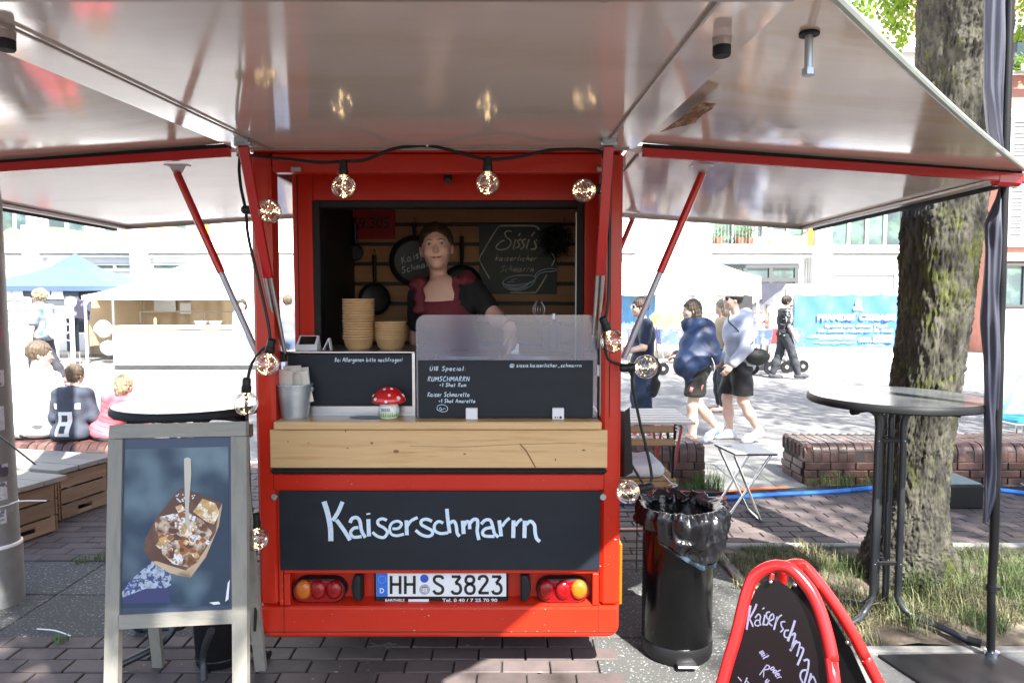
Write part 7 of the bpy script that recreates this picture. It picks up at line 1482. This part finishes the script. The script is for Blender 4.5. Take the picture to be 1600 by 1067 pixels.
# ================================================================== furled flag on pole with foot plate
FG = thing('furled_banner', 'furled grey banner on a black pole with flat steel foot', 'banner', (2.03, 2.88, 0)); Yf = 2.88
pp = [W(1548, 1048, Yf), W(1549, 920, Yf), W(1556, 740, Yf), W(1566, 400, Yf), W(1572, 200, Yf), W(1578, -20, Yf)]
pp.append(pp[-1]+(pp[-1]-pp[-2])*1.2)
base = pp[0].copy(); base.z = .012; b = B(); b.tube([base, W(1548, 1020, Yf)], .0125, 12); obj('chrome_foot', b, M_chrome, FG)
b = B(); b.tube([W(1548, 1022, Yf), W(1549, 918, Yf), W(1553, 850, Yf), W(1556, 740, Yf)], [.0165, .0165, .018, .018], 12); b.tube(pp[2:], [.018, .016], 12); obj('pole', b, M_black, FG)
b = B(); c_ = W(1549, 918, Yf); b.lathe([(.021, -.012), (.021, .012)], c_, 12); b.box(c_+V((.022, -.0, .0)), (.03, .02, .018), None, .002); obj('clamp', b, M_black, FG)
cl = [(1542, -20, 34, 1568), (1540, 60, 0, 1567), (1537, 140, 0, 1564), (1545, 205, 0, 1566), (1561, 245, 0, 1568), (1562, 285, 0, 1567), (1556, 312, 0, 1566), (1541, 350, 0, 1563), (1541, 390, 0, 1562), (1536, 450, 0, 1560), (1534, 500, 0, 1560), (1539, 560, 0, 1560), (1538, 620, 0, 1558), (1540, 680, 0, 1557), (1541, 740, 0, 1556), (1538, 775, 0, 1553), (1536, 815, 0, 1543)]
L_ = [(W(a_, y_, Yf), W(r__, y_, Yf)) for a_, y_, _, r__ in cl]
def cloth(u, v):
    k = v*(len(L_)-1); i = min(int(k), len(L_)-2); f = k-i; a_ = L_[i][0].lerp(L_[i+1][0], f); c_ = L_[i][1].lerp(L_[i+1][1], f); t = 2*PI*u; cx_ = .5-.5*math.cos(t); w = (c_-a_).length
    p_ = a_.lerp(c_, cx_); return p_+V((0, math.sin(t)*w*.42*(1+.25*math.sin(7*u*2*PI+v*9))+.006*math.sin(v*30+u*14), 0))
obj('cloth', B().grid(cloth, 48, 90, True), M_flag, FG, True)
b = B(); bp_ = [G(1372, 1021, .012), G(1559, 1019, .012)]; A_, C_ = G(1372, 1022, .012), G(1560, 1020, .012)
wv_ = (C_-A_); b.prism([(A_.x, A_.y, 0), (C_.x, C_.y, 0), (C_.x+.12, C_.y-.36, 0), (A_.x+.09, A_.y-.36, 0)][::-1], (0, 0, .012)); obj('foot_plate', b, mat('plate_steel', (.035, .037, .04), .42, metal=.5, var=.2, vscale=8), FG)
b = B(); b.lathe([(.03, .0122), (.03, .03), (.016, .034)], (base.x, base.y, 0), 16); obj('foot_socket', b, M_chrome, FG)
# ================================================================== shell chair at the right edge
SC = thing('shell_chair', 'white shell chair with teal seat pad at the right edge', 'chair', (5.05, 6.75, RZ), .1)
b = B(); b.grid(lambda u, v: V((-.25+.5*u, .20-.10*v+.06*(2*u-1)**2*-1, .50+.42*v-.03*(2*u-1)**2*v)), 14, 10); n0 = len(b.v); b.add([(x, y+.012, z) for x, y, z in list(b.v)], [f[::-1] for f in list(b.f)]); obj('backrest', b, mat('shell_white', (.45, .52, .53), .4), SC, True, local=True)
b = B(); b.box((0, -.02, .47), (.48, .44, .02), None, .01); obj('seat_shell', b, MATS['shell_white'], SC, local=True); b = B(); b.box((0, -.02, .49), (.42, .40, .03), None, .014); obj('seat_pad', b, mat('teal_pad', (.02, .22, .36), .7), SC, local=True)
for x in (-.2, .2):
    for y in (-.2, .16): obj('leg', B().cyl((x, y, .46), (x*1.15, y*1.15, 0), .011, n=10), M_chrome, SC, local=True)
WR = thing('wire_rack', 'black wire grid panel standing between trailer and bin', 'rack', (.74, 3.75, 0)); b = B()
for k in range(9): z = .04+.055*k; b.tube([(.60, 3.75, z), (.90, 3.75, z)], .003, 5)
for k in range(4): b.tube([(.60+.1*k, 3.754, .02), (.60+.1*k, 3.754, .50)], .003, 5)
obj('wires', b, M_black, WR)
# ================================================================== vendor inside the trailer
vz = .40
p = W(683, 386, 3.42)
def wv(px, py, Y): q = W(px, py, Y); return (q.x-p.x, -(q.y-3.46), q.z-vz)       # local: figure faces the camera (rotated by pi), x mirrored below
def wl_(px, py, Y): q = W(px, py, Y); return (-(q.x-p.x), -(q.y-3.46), q.z-vz)
J = dict(head=wl_(682, 388, 3.42), nec=wl_(686, 436, 3.47), che=wl_(697, 488, 3.44), pel=wl_(705, 590, 3.5), sL=wl_(738, 452, 3.45), sR=wl_(656, 464, 3.46), eL=wl_(776, 497, 3.33), wL=wl_(797, 512, 3.14), eR=wl_(652, 530, 3.50), wR=wl_(668, 600, 3.42),
         hL=wl_(735, 600, 3.5), hR=wl_(678, 600, 3.5), kL=(-.14, .02, .48), kR=(.08, .02, .48), aL=(-.14, -.01, .09), aR=(.08, -.01, .09), nr=.047, hl=.103, hyaw=.06, hpitch=.05, hroll=.07, tL=(.0, .35, -1))
vend = Person('young woman in burgundy apron smiling out of the trailer window', (p.x, 3.46, vz), PI, 1., .0075, .86, 1.0, M_skin, **J)
vend.body(); vend.eyes(brows=M_hairbr, size=1.15)
R = vend.hR_; hp = vend.hp
vend.hair(M_hairbr, 0, .006, .0009, .05, extra=[('e', hp(0, -.10, .04), (.035, .035, .035), R)])
ts = vend.torso(.012)+vend.arm('L', .014, .62)+vend.arm('R', .014, .62)
nk = vend.g['nec']; up = vend.tR[:, 2]; rt_ = vend.tR[:, 0]; fw_ = vend.tR[:, 1]
neckbox = ('b', nk-up*.075+fw_*.10-rt_*.012, (.092, .13, .088), vend.tR, .015); neckb = ('b', nk+up*.03, (.07, .16, .06), vend.tR, .02)
vend.part('black_shirt', blob(ts, .009, .02, [neckbox, neckb], .002, 22), mat('shirt_black', (.012, .012, .013), .85))
apr = [('e', vend.g['che'], (.142, .112, .20), vend.tR), ('e', (vend.g['che']+vend.g['pel'])/2, (.135, .108, .2), vend.tR), ('e', vend.g['pel'], (.16, .12, .16), vend.pR), ('c', vend.g['pel'], vend.g['pel']-A3(0, -.02, .4), .15, .18)]
apr = [(a[0], a[1], tuple(np.array(a[2])+.022), a[3]) if a[0] == 'e' else a for a in apr]
apr = [('e', vend.g['che']-up*.02, (.150, .125, .155), vend.tR)]+apr[1:]
bib = [('p', tuple(nk-up*.088+fw_*.1), tuple(up)), ('p', tuple(nk-fw_*.0), tuple(-fw_))]
M_burg = mat('burgundy_cloth', (.16, .022, .035), .8, var=.2, vscale=9, bump=.2, bscale=60)
AP = vend.part('apron', blob(apr, .009, .03, bib, .003, 24), M_burg)
st = []
for sd, sg in (('L', -1), ('R', 1)):
    S = vend.g['s'+sd]; a = nk-up*.125+rt_*sg*.09+fw_*.125; b_ = nk+rt_*sg*.09+up*-.005+fw_*.05; c_ = nk+rt_*sg*.095-fw_*.08-up*.03
    st += [('c', a+fw_*.01, b_+fw_*.035, .027, .026), ('c', b_+fw_*.035, c_, .026, .02), ('e', S*.6+(nk+rt_*sg*.1)*.4+up*.03+fw_*.01, (.05, .080, .040), vend.tR)]
vend.part('ruffle_strap', blob(st, .008, .012, [], .006, 55), M_burg)
b = B(); b.lathe([(.031, -.004), (.035, 0), (.031, .004)], tuple(vend.g['wL']+(vend.g['eL']-vend.g['wL'])*.02), 20, V(vend.g['eL']-vend.g['wL']).to_track_quat('Z', 'Y').to_matrix()); vend.part('bracelet', b, M_chrome)
for x in (-.08, .08): b = B(); b.lathe([(.010, -.001), (.012, 0), (.010, .001)], hp(x, -.002, -.05), 14, Matrix.Rotation(PI/2, 3, 'Y')); vend.part('earring', b, M_chrome)
c = W(803, 530, 3.12); SPT = thing('metal_spatula', 'metal spatula held upright in the hand of the vendor', 'spatula', c); obj('handle', B().cyl(c+V((0, 0, .06)), c+V((.0, 0, -.02)), .007, n=10), M_steel, SPT); obj('blade', B().box(c+V((0, 0, -.045)), (.045, .003, .05)), M_chrome, SPT)
# ================================================================== three people sitting on the brick wall, seen from behind
WT = .335
def sitter(px, Y, label, sc_, **kw):
    q = W(px, 680, Y); return Person(label, (q.x, Y, WT), kw.pop('rz', 0), sc_, kw.pop('hs', .014), kw.pop('fat', 1.), kw.pop('hipw', 1.15), kw.pop('skin', M_skin2), group=None, **seated(**kw))
M_wsh = mat('white_tshirt', (.70, .70, .71), .85, bump=.1, bscale=20)
M_grey = mat('grey_trousers', (.06, .063, .075), .85, var=.15, vscale=10); M_hood = mat('slate_hoodie', (.045, .055, .08), .85, var=.12, vscale=10, bump=.15, bscale=40); pass
s1 = sitter(52, 5.95, 'man in white t-shirt sitting on the wall looking right', .92, hyaw=-1.05, hpitch=-.12, head=(.03, .10, .79), eR=(.25, .08, .28), fat=1.12)
s1.body(); s1.part('t_shirt', blob(s1.torso(.022)+s1.arm('L', .02, .75)+s1.arm('R', .02, .75), .013, .03, [('p', (0, 0, .02), (0, 0, -1))], .006, 17), M_wsh)
s1.part('trousers', blob(s1.torso(.02, True, False)+s1.leg('L', .02, 1.9)+s1.leg('R', .02, 1.9), .016, .04, [('p', (0, 0, .16), (0, 0, 1))], .005), M_grey); s1.hair(M_hairlb, 0, .012, .003); s1.eyes()
s2 = sitter(112, 5.86, 'child in slate hoodie with white number eight on back', .70, hyaw=-.25, eL=(-.24, .06, .28), eR=(.24, .06, .28), wL=(-.10, .30, .2), wR=(.10, .30, .2), head=(.01, .11, .80), fat=1.1)
s2.body(); s2.part('hoodie', blob(s2.torso(.035)+s2.arm('L', .03, 1.9)+s2.arm('R', .03, 1.9)+[('e', (0, .0, .62), (.105, .085, .055), None), ('e', (0, -.05, .57), (.085, .05, .06), None)], .013, .035, [('p', (0, 0, .03), (0, 0, -1))], .005, 19), M_hood)
s2.part('trousers', blob(s2.torso(.02, True, False)+s2.leg('L', .02, 1.9)+s2.leg('R', .02, 1.9), .016, .04, [('p', (0, 0, .15), (0, 0, 1))], .004), M_grey); s2.hair(M_hairlb, 0, .016, .003, extra=[('e', s2.hp(0, -.06, -.03), (.078, .045, .06), s2.hR_)])
# the number and shoulder patches lie on the back of the hoodie
def backpatch(P_, name, rects, m, depth=None):
    from mathutils.bvhtree import BVHTree
    src = [c for c in P_.T.children if c.name.startswith('hoodie') or c.name.startswith('plaid')][0]; t = BVHTree.FromPolygons([v.co for v in src.data.vertices], [p.vertices for p in src.data.polygons]); b = B()
    for (xa, xb, za, zb_) in rects:
        n = max(2, int(abs(zb_-za)/.02)+1); m_ = max(2, int(abs(xb-xa)/.02)+1)
        def fn(u, v):
            x, z = xa+(xb-xa)*u, za+(zb_-za)*v; hit = t.ray_cast(V((x, -1, z)), V((0, 1, 0)))[0]; return V((x, (hit.y if hit else 0)-.004, z))
        b.grid(fn, m_, n)
    P_.part(name, b, m)
M_patch = mat('white_print', (.72, .74, .76), .8)
backpatch(s2, 'number_eight', [(-.085, -.035, .08, .37), (.035, .085, .08, .37), (-.036, .036, .08, .12), (-.036, .036, .205, .25), (-.036, .036, .33, .37)], M_patch)
backpatch(s2, 'shoulder_patch', [(-.16, -.11, .40, .47), (.11, .16, .40, .47)], M_patch)
s3 = sitter(176, 5.86, 'blond child in pink striped jacket leaning on the wall', .66, rz=-.3, hyaw=-.2, pel=(-.10, -.0, .10), che=(.02, .06, .38), nec=(.10, .07, .56), head=(.13, .10, .72), sL=(-.10, .04, .52), sR=(.24, .06, .50), eL=(-.15, .12, .28), eR=(.34, .12, .26), wL=(-.1, .3, .2), wR=(.30, .32, .1), fat=1.08)
s3.body(); s3.part('jacket', blob(s3.torso(.032)+s3.arm('L', .03, 1.9)+s3.arm('R', .03, 1.9), .012, .035, [('p', (0, 0, .05), (0, 0, -1))], .004, 20), M_pink)
s3.part('trousers', blob(s3.torso(.03, True, False)+s3.leg('L', .02, 1.9)+s3.leg('R', .02, 1.9), .015, .04, [('p', (0, 0, .16), (0, 0, 1))], .004), M_grey)
s3.hair(M_hairbl, .05, .014, .004)
def stripes(P_, src_name, name, zs_, m, xr=.3, w=.005):
    from mathutils.bvhtree import BVHTree
    src = [c for c in P_.T.children if c.name.startswith(src_name)][0]; t = BVHTree.FromPolygons([v.co for v in src.data.vertices], [p.vertices for p in src.data.polygons]); b = B()
    for z0 in zs_:
        run = []
        for k in range(61):
            x = -xr+2*xr*k/60; z = z0-.25*x; hit = t.ray_cast(V((x, -1, z)), V((0, 1, 0)))[0]
            if hit and hit.y < .12: run.append(V((x, hit.y-.003, z)))
            else:
                if len(run) > 2: b.ribbon(run, w, (0, -1, 0))
                run = []
        if len(run) > 2: b.ribbon(run, w, (0, -1, 0))
    P_.part(name, b, m)
stripes(s3, 'jacket', 'stripes', [.50, .44, .38, .32, .26, .20, .14], mat('stripe_dark', (.18, .05, .07), .8))
# ================================================================== people walking on the road
RZ = -.12
def walker(px, Y, label, rz, sc_=1., **kw):
    q = W(px, 600, Y); return Person(label, (q.x, Y, RZ), rz, sc_, kw.pop('hs', .014), kw.pop('fat', 1.), kw.pop('hipw', 1.), kw.pop('skin', M_skin2), **kw)
LEFT = PI/2      # forward -x
M_shoe = mat('white_shoe', (.75, .76, .78), .6); M_shoeb = mat('blue_trainer', (.25, .42, .72), .6, col2=(.75, .77, .8), c2scale=14, c2lo=.45, c2hi=.5)
# local axes: +y forward; image right is the figure's back, figure's x = towards camera(+x local -> rotz(90): x->+y). so local -x is the side nearest the camera
m1 = walker(1154, 8.0, 'man in white hooded jacket, cap and black shorts walking left', LEFT, 1.0, fat=1.06, hyaw=.05, hpitch=.02, pel=(0, -.01, .94), che=(0, .03, 1.26), head=(0, .085, 1.66), nec=(0, .03, 1.48),
  hL=(-.09, 0, .91), hR=(.09, 0, .91), kL=(-.10, -.02, .50), aL=(-.10, -.20, .16), fL=(-.11, -.09, .05), kR=(.10, .10, .50), aR=(.10, .06, .10), fR=(.11, .21, .05), eL=(-.25, .0, 1.12), wL=(-.25, .16, .93), eR=(.24, -.05, 1.13), wR=(.22, .12, .95))
m1.body(); m1.eyes()
m1.part('hooded_jacket', blob(m1.torso(.04)+m1.arm('L', .035, 1.93)+m1.arm('R', .035, 1.93)+[('e', (0, -.07, 1.50), (.10, .08, .07), None), ('e', (0, -.01, .95), (.19, .16, .10), None)], .013, .04, [('p', (0, 0, .86), (0, 0, -1))], .008, 15), mat('white_jacket', (.50, .53, .62), .75, bump=.15, bscale=16))
m1.part('shorts', blob(m1.torso(.02, True, False)+m1.leg('L', .028, .88, .03)+m1.leg('R', .028, .88, .03), .014, .04, [('p', (0, 0, 1.0), (0, 0, 1)), ('p', (0, 0, .56), (0, 0, -1))], .006, 18), mat('black_shorts', (.012, .012, .014), .7))
for sd in 'LR': m1.part('shoe', blob(m1.foot(sd, .014), .011, .03), M_shoe)
m1.hair(M_hairdk, 0, .006, .001)
R = m1.hR_; hp = m1.hp; m1.part('cap', blob([('e', hp(0, -.01, .055), (.094, .108, .085), R), ('e', hp(0, .135, .055), (.065, .075, .010), R)], .009, .015, [('p', tuple(hp(0, 0, .043)), tuple(R @ A3(0, .0, -1)))], 0), M_wsh)
b = B(); b.box(hp(0, .088, .015), (.15, .01, .03), Matrix(R.tolist())); m1.part('glasses', b, M_glow)
M_bag = mat('black_bag', (.012, .012, .014), .6, bump=.2)
c = m1.T.location; BG = thing('shoulder_bag', 'black shoulder bag slung behind the man in the white jacket', 'bag', (c.x, c.y, c.z))
BG.rotation_euler = (0, 0, LEFT); b = blob([('e', (-.24, -.13, 1.02), (.07, .14, .10), None)], .012, .03, [], .004, 25); obj('bag_body', b, M_bag, BG, True, local=True); b = B(); b.tube([(-.27, -.12, 1.09), (-.262, -.02, 1.18), (-.21, .10, 1.33), (-.10, .165, 1.42), (0, .12, 1.50)], .008, 6, 4); obj('strap', b, M_bag, BG, local=True)
b = B(); b.tube([(-.322, .02, 1.12), (-.325, -.05, 1.20)], .006, 6); m1.part('sleeve_stripe', b, M_bag)
b = B(); b.box((-.165, -.05, .86), (.012, .03, .12)); b.box((-.17, .02, .66), (.012, .03, .05)); m1.part('shorts_print', b, M_patch)
m2 = walker(1087, 7.7, 'woman wrapped in blue jacket over dark shorts walking left', LEFT, .95, fat=1.08, hipw=1.05, hyaw=.15, hpitch=.03, head=(0, .07, 1.62), nec=(0, .03, 1.46), hL=(-.09, 0, .91), hR=(.09, 0, .91),
  kL=(-.09, .06, .50), aL=(-.09, .05, .09), fL=(-.10, .19, .04), kR=(.09, -.05, .50), aR=(.09, -.30, .20), fR=(.10, -.20, .10), eL=(-.25, .02, 1.14), wL=(-.16, .22, 1.10), eR=(.24, .0, 1.14), wR=(.14, .20, 1.12))
m2.body(hands='LR'); m2.eyes()
M_bj = mat('blue_jacket', (.008, .022, .07), .55, var=.5, vscale=7, bump=.3, bscale=14)
def folds(P_, f):
    a = P_[:, 2]*34+P_[:, 1]*20+2.2*np.sin(P_[:, 1]*13+P_[:, 0]*9)+1.5*np.sin(P_[:, 2]*17); c = P_[:, 2]*14-P_[:, 1]*30+2*np.sin(P_[:, 2]*11); return f+.011*np.abs(np.sin(a*.5))+.009*np.abs(np.sin(c*.5))-.009
m2.part('wrapped_jacket', blob([('c', (-.02, .10, 1.46), (-.05, -.09, 1.44), .10, .11), ('c', (-.12, -.05, 1.38), (-.20, -.13, 1.12), .13, .12), ('c', (-.15, .05, 1.28), (-.20, .20, 1.0), .13, .13), ('c', (-.17, .15, 1.05), (-.16, .13, .84), .13, .06), ('e', (-.05, .02, 1.2), (.2, .2, .22), None), ('c', (-.2, -.1, 1.12), (-.2, .1, 1.0), .11, .11), ('e', (-.25, .03, 1.12), (.08, .12, .14), None)], .011, .045, [], .005, 13, extra=folds), M_bj)
b = B(); b.tube([(-.285, -.02, 1.16), (-.315, -.09, 1.10), (-.31, -.13, .98), (-.27, -.12, .90)], .005, 6, 5); m2.part('white_piping', b, M_patch)
m2.part('shorts', blob(m2.torso(.025, True, False)+m2.leg('L', .028, .62, .02)+m2.leg('R', .028, .62, .02), .014, .04, [('p', (0, 0, 1.06), (0, 0, 1)), ('p', (0, 0, .62), (0, 0, -1))], .006, 18), mat('olive_shorts', (.028, .027, .022), .8, var=.2, vscale=9))
b = B()
for k in range(3): b.box((-.192, .10-.055*k, .71+.012*k), (.01, .042, .06+.01*k), Matrix.Rotation(.25, 3, 'X'))
m2.part('pink_print', b, mat('pink_print', (.75, .2, .22), .7))
for sd in 'LR': m2.part('trainer', blob(m2.foot(sd, .012), .011, .03), M_shoeb)
m2.hair(M_hairlb, .09, .014, .004, extra=[('c', m2.hp(.0, .02, -.06), m2.hp(-.05, .05, -.20), .05, .03)])
m3 = walker(1004, 8.3, 'woman in navy t-shirt with dark skirt beside the stall strut', LEFT, .97, fat=1.12, hyaw=.1, head=(0, .05, 1.62), eL=(-.24, .04, 1.14), wL=(-.2, .27, 1.08), eR=(.23, .04, 1.14), wR=(.16, .25, 1.08))
m3.body(); m3.eyes(); m3.part('t_shirt', blob(m3.torso(.022)+m3.arm('L', .022, .72)+m3.arm('R', .022, .72), .014, .03, [('p', (0, 0, .95), (0, 0, -1))], .005, 17), M_navy)
m3.part('trousers', blob(m3.torso(.02, True, False)+m3.leg('L', .03, 1.92, .02)+m3.leg('R', .03, 1.92, .02), .015, .04, [('p', (0, 0, 1.0), (0, 0, 1))], .005, 15), mat('navy_trousers', (.012, .025, .06), .8, var=.3, vscale=8))
m3.part('tied_jacket', blob([('e', (0, -.03, .86), (.21, .2, .19), None), ('e', (0, -.06, .64), (.19, .16, .18), None)], .015, .04, [('p', (0, 0, 1.0), (0, 0, 1)), ('p', (0, 0, .5), (0, 0, -1))], .009, 16), mat('charcoal_jacket', (.022, .024, .026), .8))
m3.hair(M_hairbr, 0, .012, .003); b = B(); b.box(m3.hp(0, .085, .012), (.15, .012, .035), Matrix(m3.hR_.tolist())); m3.part('sunglasses', b, M_glow)
for sd in 'LR': m3.part('shoe', blob(m3.foot(sd, .012), .012, .03), mat('red_shoe'+sd, (.6, .05, .12), .6))
RIGHT = -PI/2
m4 = walker(1224, 14.4, 'bearded man in checked black shirt walking right by fence', RIGHT, 1.0, hs=.016, fat=1.05, hyaw=-.2, head=(0, .05, 1.62), kR=(.10, .14, .52), aR=(.10, .26, .11), fR=(.11, .40, .07), kL=(-.10, -.06, .52), aL=(-.10, -.20, .10), fL=(-.11, -.06, .03), eR=(.25, .0, 1.12), wR=(.22, .12, .90))
m4.body(); m4.part('checked_shirt', blob(m4.torso(.03)+m4.arm('L', .028, .8)+m4.arm('R', .028, .8), .015, .03, [('p', (0, 0, .86), (0, 0, -1))], .005, 17), mat('check_black', (.02, .02, .022), .8))
m4.part('trousers', blob(m4.torso(.02, True, False)+m4.leg('L', .018, 1.95, .012)+m4.leg('R', .018, 1.95, .012), .013, .04, [('p', (0, 0, 1.0), (0, 0, 1))], .003, 22), mat('slate_trousers', (.04, .043, .052), .85, var=.2)); m4.hair(M_hairdk, 0, .014, .005, extra=[])
m4.part('beard', blob([('e', m4.hp(0, .055, -.075), (.048, .045, .032), m4.hR_)], .01, .01), M_hairdk)
b = B()
for k in range(5): b.box((.185+.0, -.12+.06*k, 1.18), (.02, .008, .5)); b.box((-.1+.07*k, -.128, 1.18), (.008, .02, .5))
for k in range(6): b.lathe([(.2, 0), (.2, .008)], (0, 0, .93+.09*k), 24) if False else None
from mathutils.bvhtree import BVHTree
src = [c for c in m4.T.children if c.name.startswith('checked')][0]; t4 = BVHTree.FromPolygons([v.co for v in src.data.vertices], [q.vertices for q in src.data.polygons]); b = B(); random.seed(4)
for k in range(46):
    z = random.uniform(.9, 1.45); y = random.uniform(-.16, .2); L = random.uniform(.05, .14); vert = k % 2
    pts = []
    for q in range(8):
        yy, zz_ = (y, z+L*q/7) if vert else (y+L*q/7, z)
        hh = t4.ray_cast(V((1, yy, zz_)), V((-1, 0, 0)))[0]
        if hh: pts.append(hh+V((.004, 0, 0)))
    if len(pts) > 3: b.ribbon(pts, .009, (1, 0, 0))
m4.part('check_lines', b, M_patch)
for sd in 'LR': m4.part('shoe', blob(m4.foot(sd, .012), .014, .03), M_grey)
m5 = walker(70, 13.0, 'blond man in patterned t-shirt with white backpack walking left', LEFT, 1.06, hs=.016, head=(0, .04, 1.62), kL=(-.1, .12, .52), aL=(-.1, .1, .1), fL=(-.11, .24, .04), kR=(.1, -.1, .5), aR=(.1, -.3, .16), fR=(.1, -.18, .08), eL=(-.24, .0, 1.14), wL=(-.23, .05, .9))
m5.body(); m5.part('t_shirt', blob(m5.torso(.045)+m5.arm('L', .04, .85)+m5.arm('R', .04, .85), .015, .035, [('p', (0, 0, .84), (0, 0, -1))], .006, 17), mat('pattern_shirt', (.18, .21, .28), .8, col2=(.05, .16, .12), c2scale=6, c2lo=.6, c2hi=.66, c2detail=1)); m5.hair(M_hairbl, 0, .028, .008)
m5.part('trousers', blob(m5.torso(.02, True, False)+m5.leg('L', .02, 1.92)+m5.leg('R', .02, 1.92), .015, .04, [('p', (0, 0, 1.0), (0, 0, 1))], .005), mat('dark_jeans', (.03, .032, .04), .85)); b = B(); b.box(m5.hp(0, .09, .012), (.15, .012, .035), Matrix(m5.hR_.tolist())); m5.part('sunglasses', b, M_glow)
for sd in 'LR': m5.part('shoe', blob(m5.foot(sd, .012), .014, .03), mat('coral_shoe'+sd, (.7, .15, .15), .6))
BP = thing('backpack', 'white drawstring backpack on the back of the blond man', 'backpack', tuple(m5.T.location), LEFT); obj('bag_body', blob([('e', (-.03, -.24, 1.16), (.15, .10, .24), None)], .018, .03, [], .008, 20), mat('white_bag', (.75, .75, .75), .8), BP, True, local=True)
obj('strap', B().tube([(-.12, -.15, 1.35), (-.15, .0, 1.48), (-.14, .13, 1.35), (-.16, .05, 1.1), (-.12, -.15, 1.0)], .01, 6, 4), MATS['white_bag'], BP, local=True)
m6 = walker(382, 15.8, 'dark haired woman in white top behind the stall counter', PI, .95, hs=.018); m6.body(legs=''); m6.part('top', blob(m6.torso(.02)+m6.arm('L', .02, .9)+m6.arm('R', .02, .9), .016, .03), M_wsh); m6.hair(M_hairdk, .12, .014, .003)
m6.g
m7 = walker(452, 12.5, 'person in grey t-shirt seen through the gap beside the trailer post', 0, 1.0, hs=.018); m7.body(); m7.part('t_shirt', blob(m7.torso(.02)+m7.arm('L', .02, .8)+m7.arm('R', .02, .8), .016, .03, [('p', (0, 0, .9), (0, 0, -1))], .004), mat('grey_tshirt', (.16, .17, .2), .85)); m7.hair(M_hairlb, 0, .01, .003)
m7.part('trousers', blob(m7.torso(.02, True, False)+m7.leg('L', .02, 1.92)+m7.leg('R', .02, 1.92), .016, .04, [('p', (0, 0, 1.0), (0, 0, 1))], .005), mat('blue_jeans', (.09, .12, .2), .85))
c_ = W(1120, 488, 13.5); pz = RZ
m8 = Person('fair haired woman in dark sunglasses hidden behind the man in white', (W(1129, 480, 10.2).x, 10.2, RZ), PI/2, .95, .018, **{}); m8.body(); m8.part('top', blob(m8.torso(.02)+m8.arm('L', .02, .8)+m8.arm('R', .02, .8), .016, .03), mat('beige_top', (.4, .3, .2), .8)); m8.part('trousers', blob(m8.torso(.02, True, False)+m8.leg('L', .02, 1.92)+m8.leg('R', .02, 1.92), .018, .04, [('p', (0, 0, 1.0), (0, 0, 1))]), MATS['slate_trousers']); m8.hair(M_hairbl, .12, .014, .003)
# end
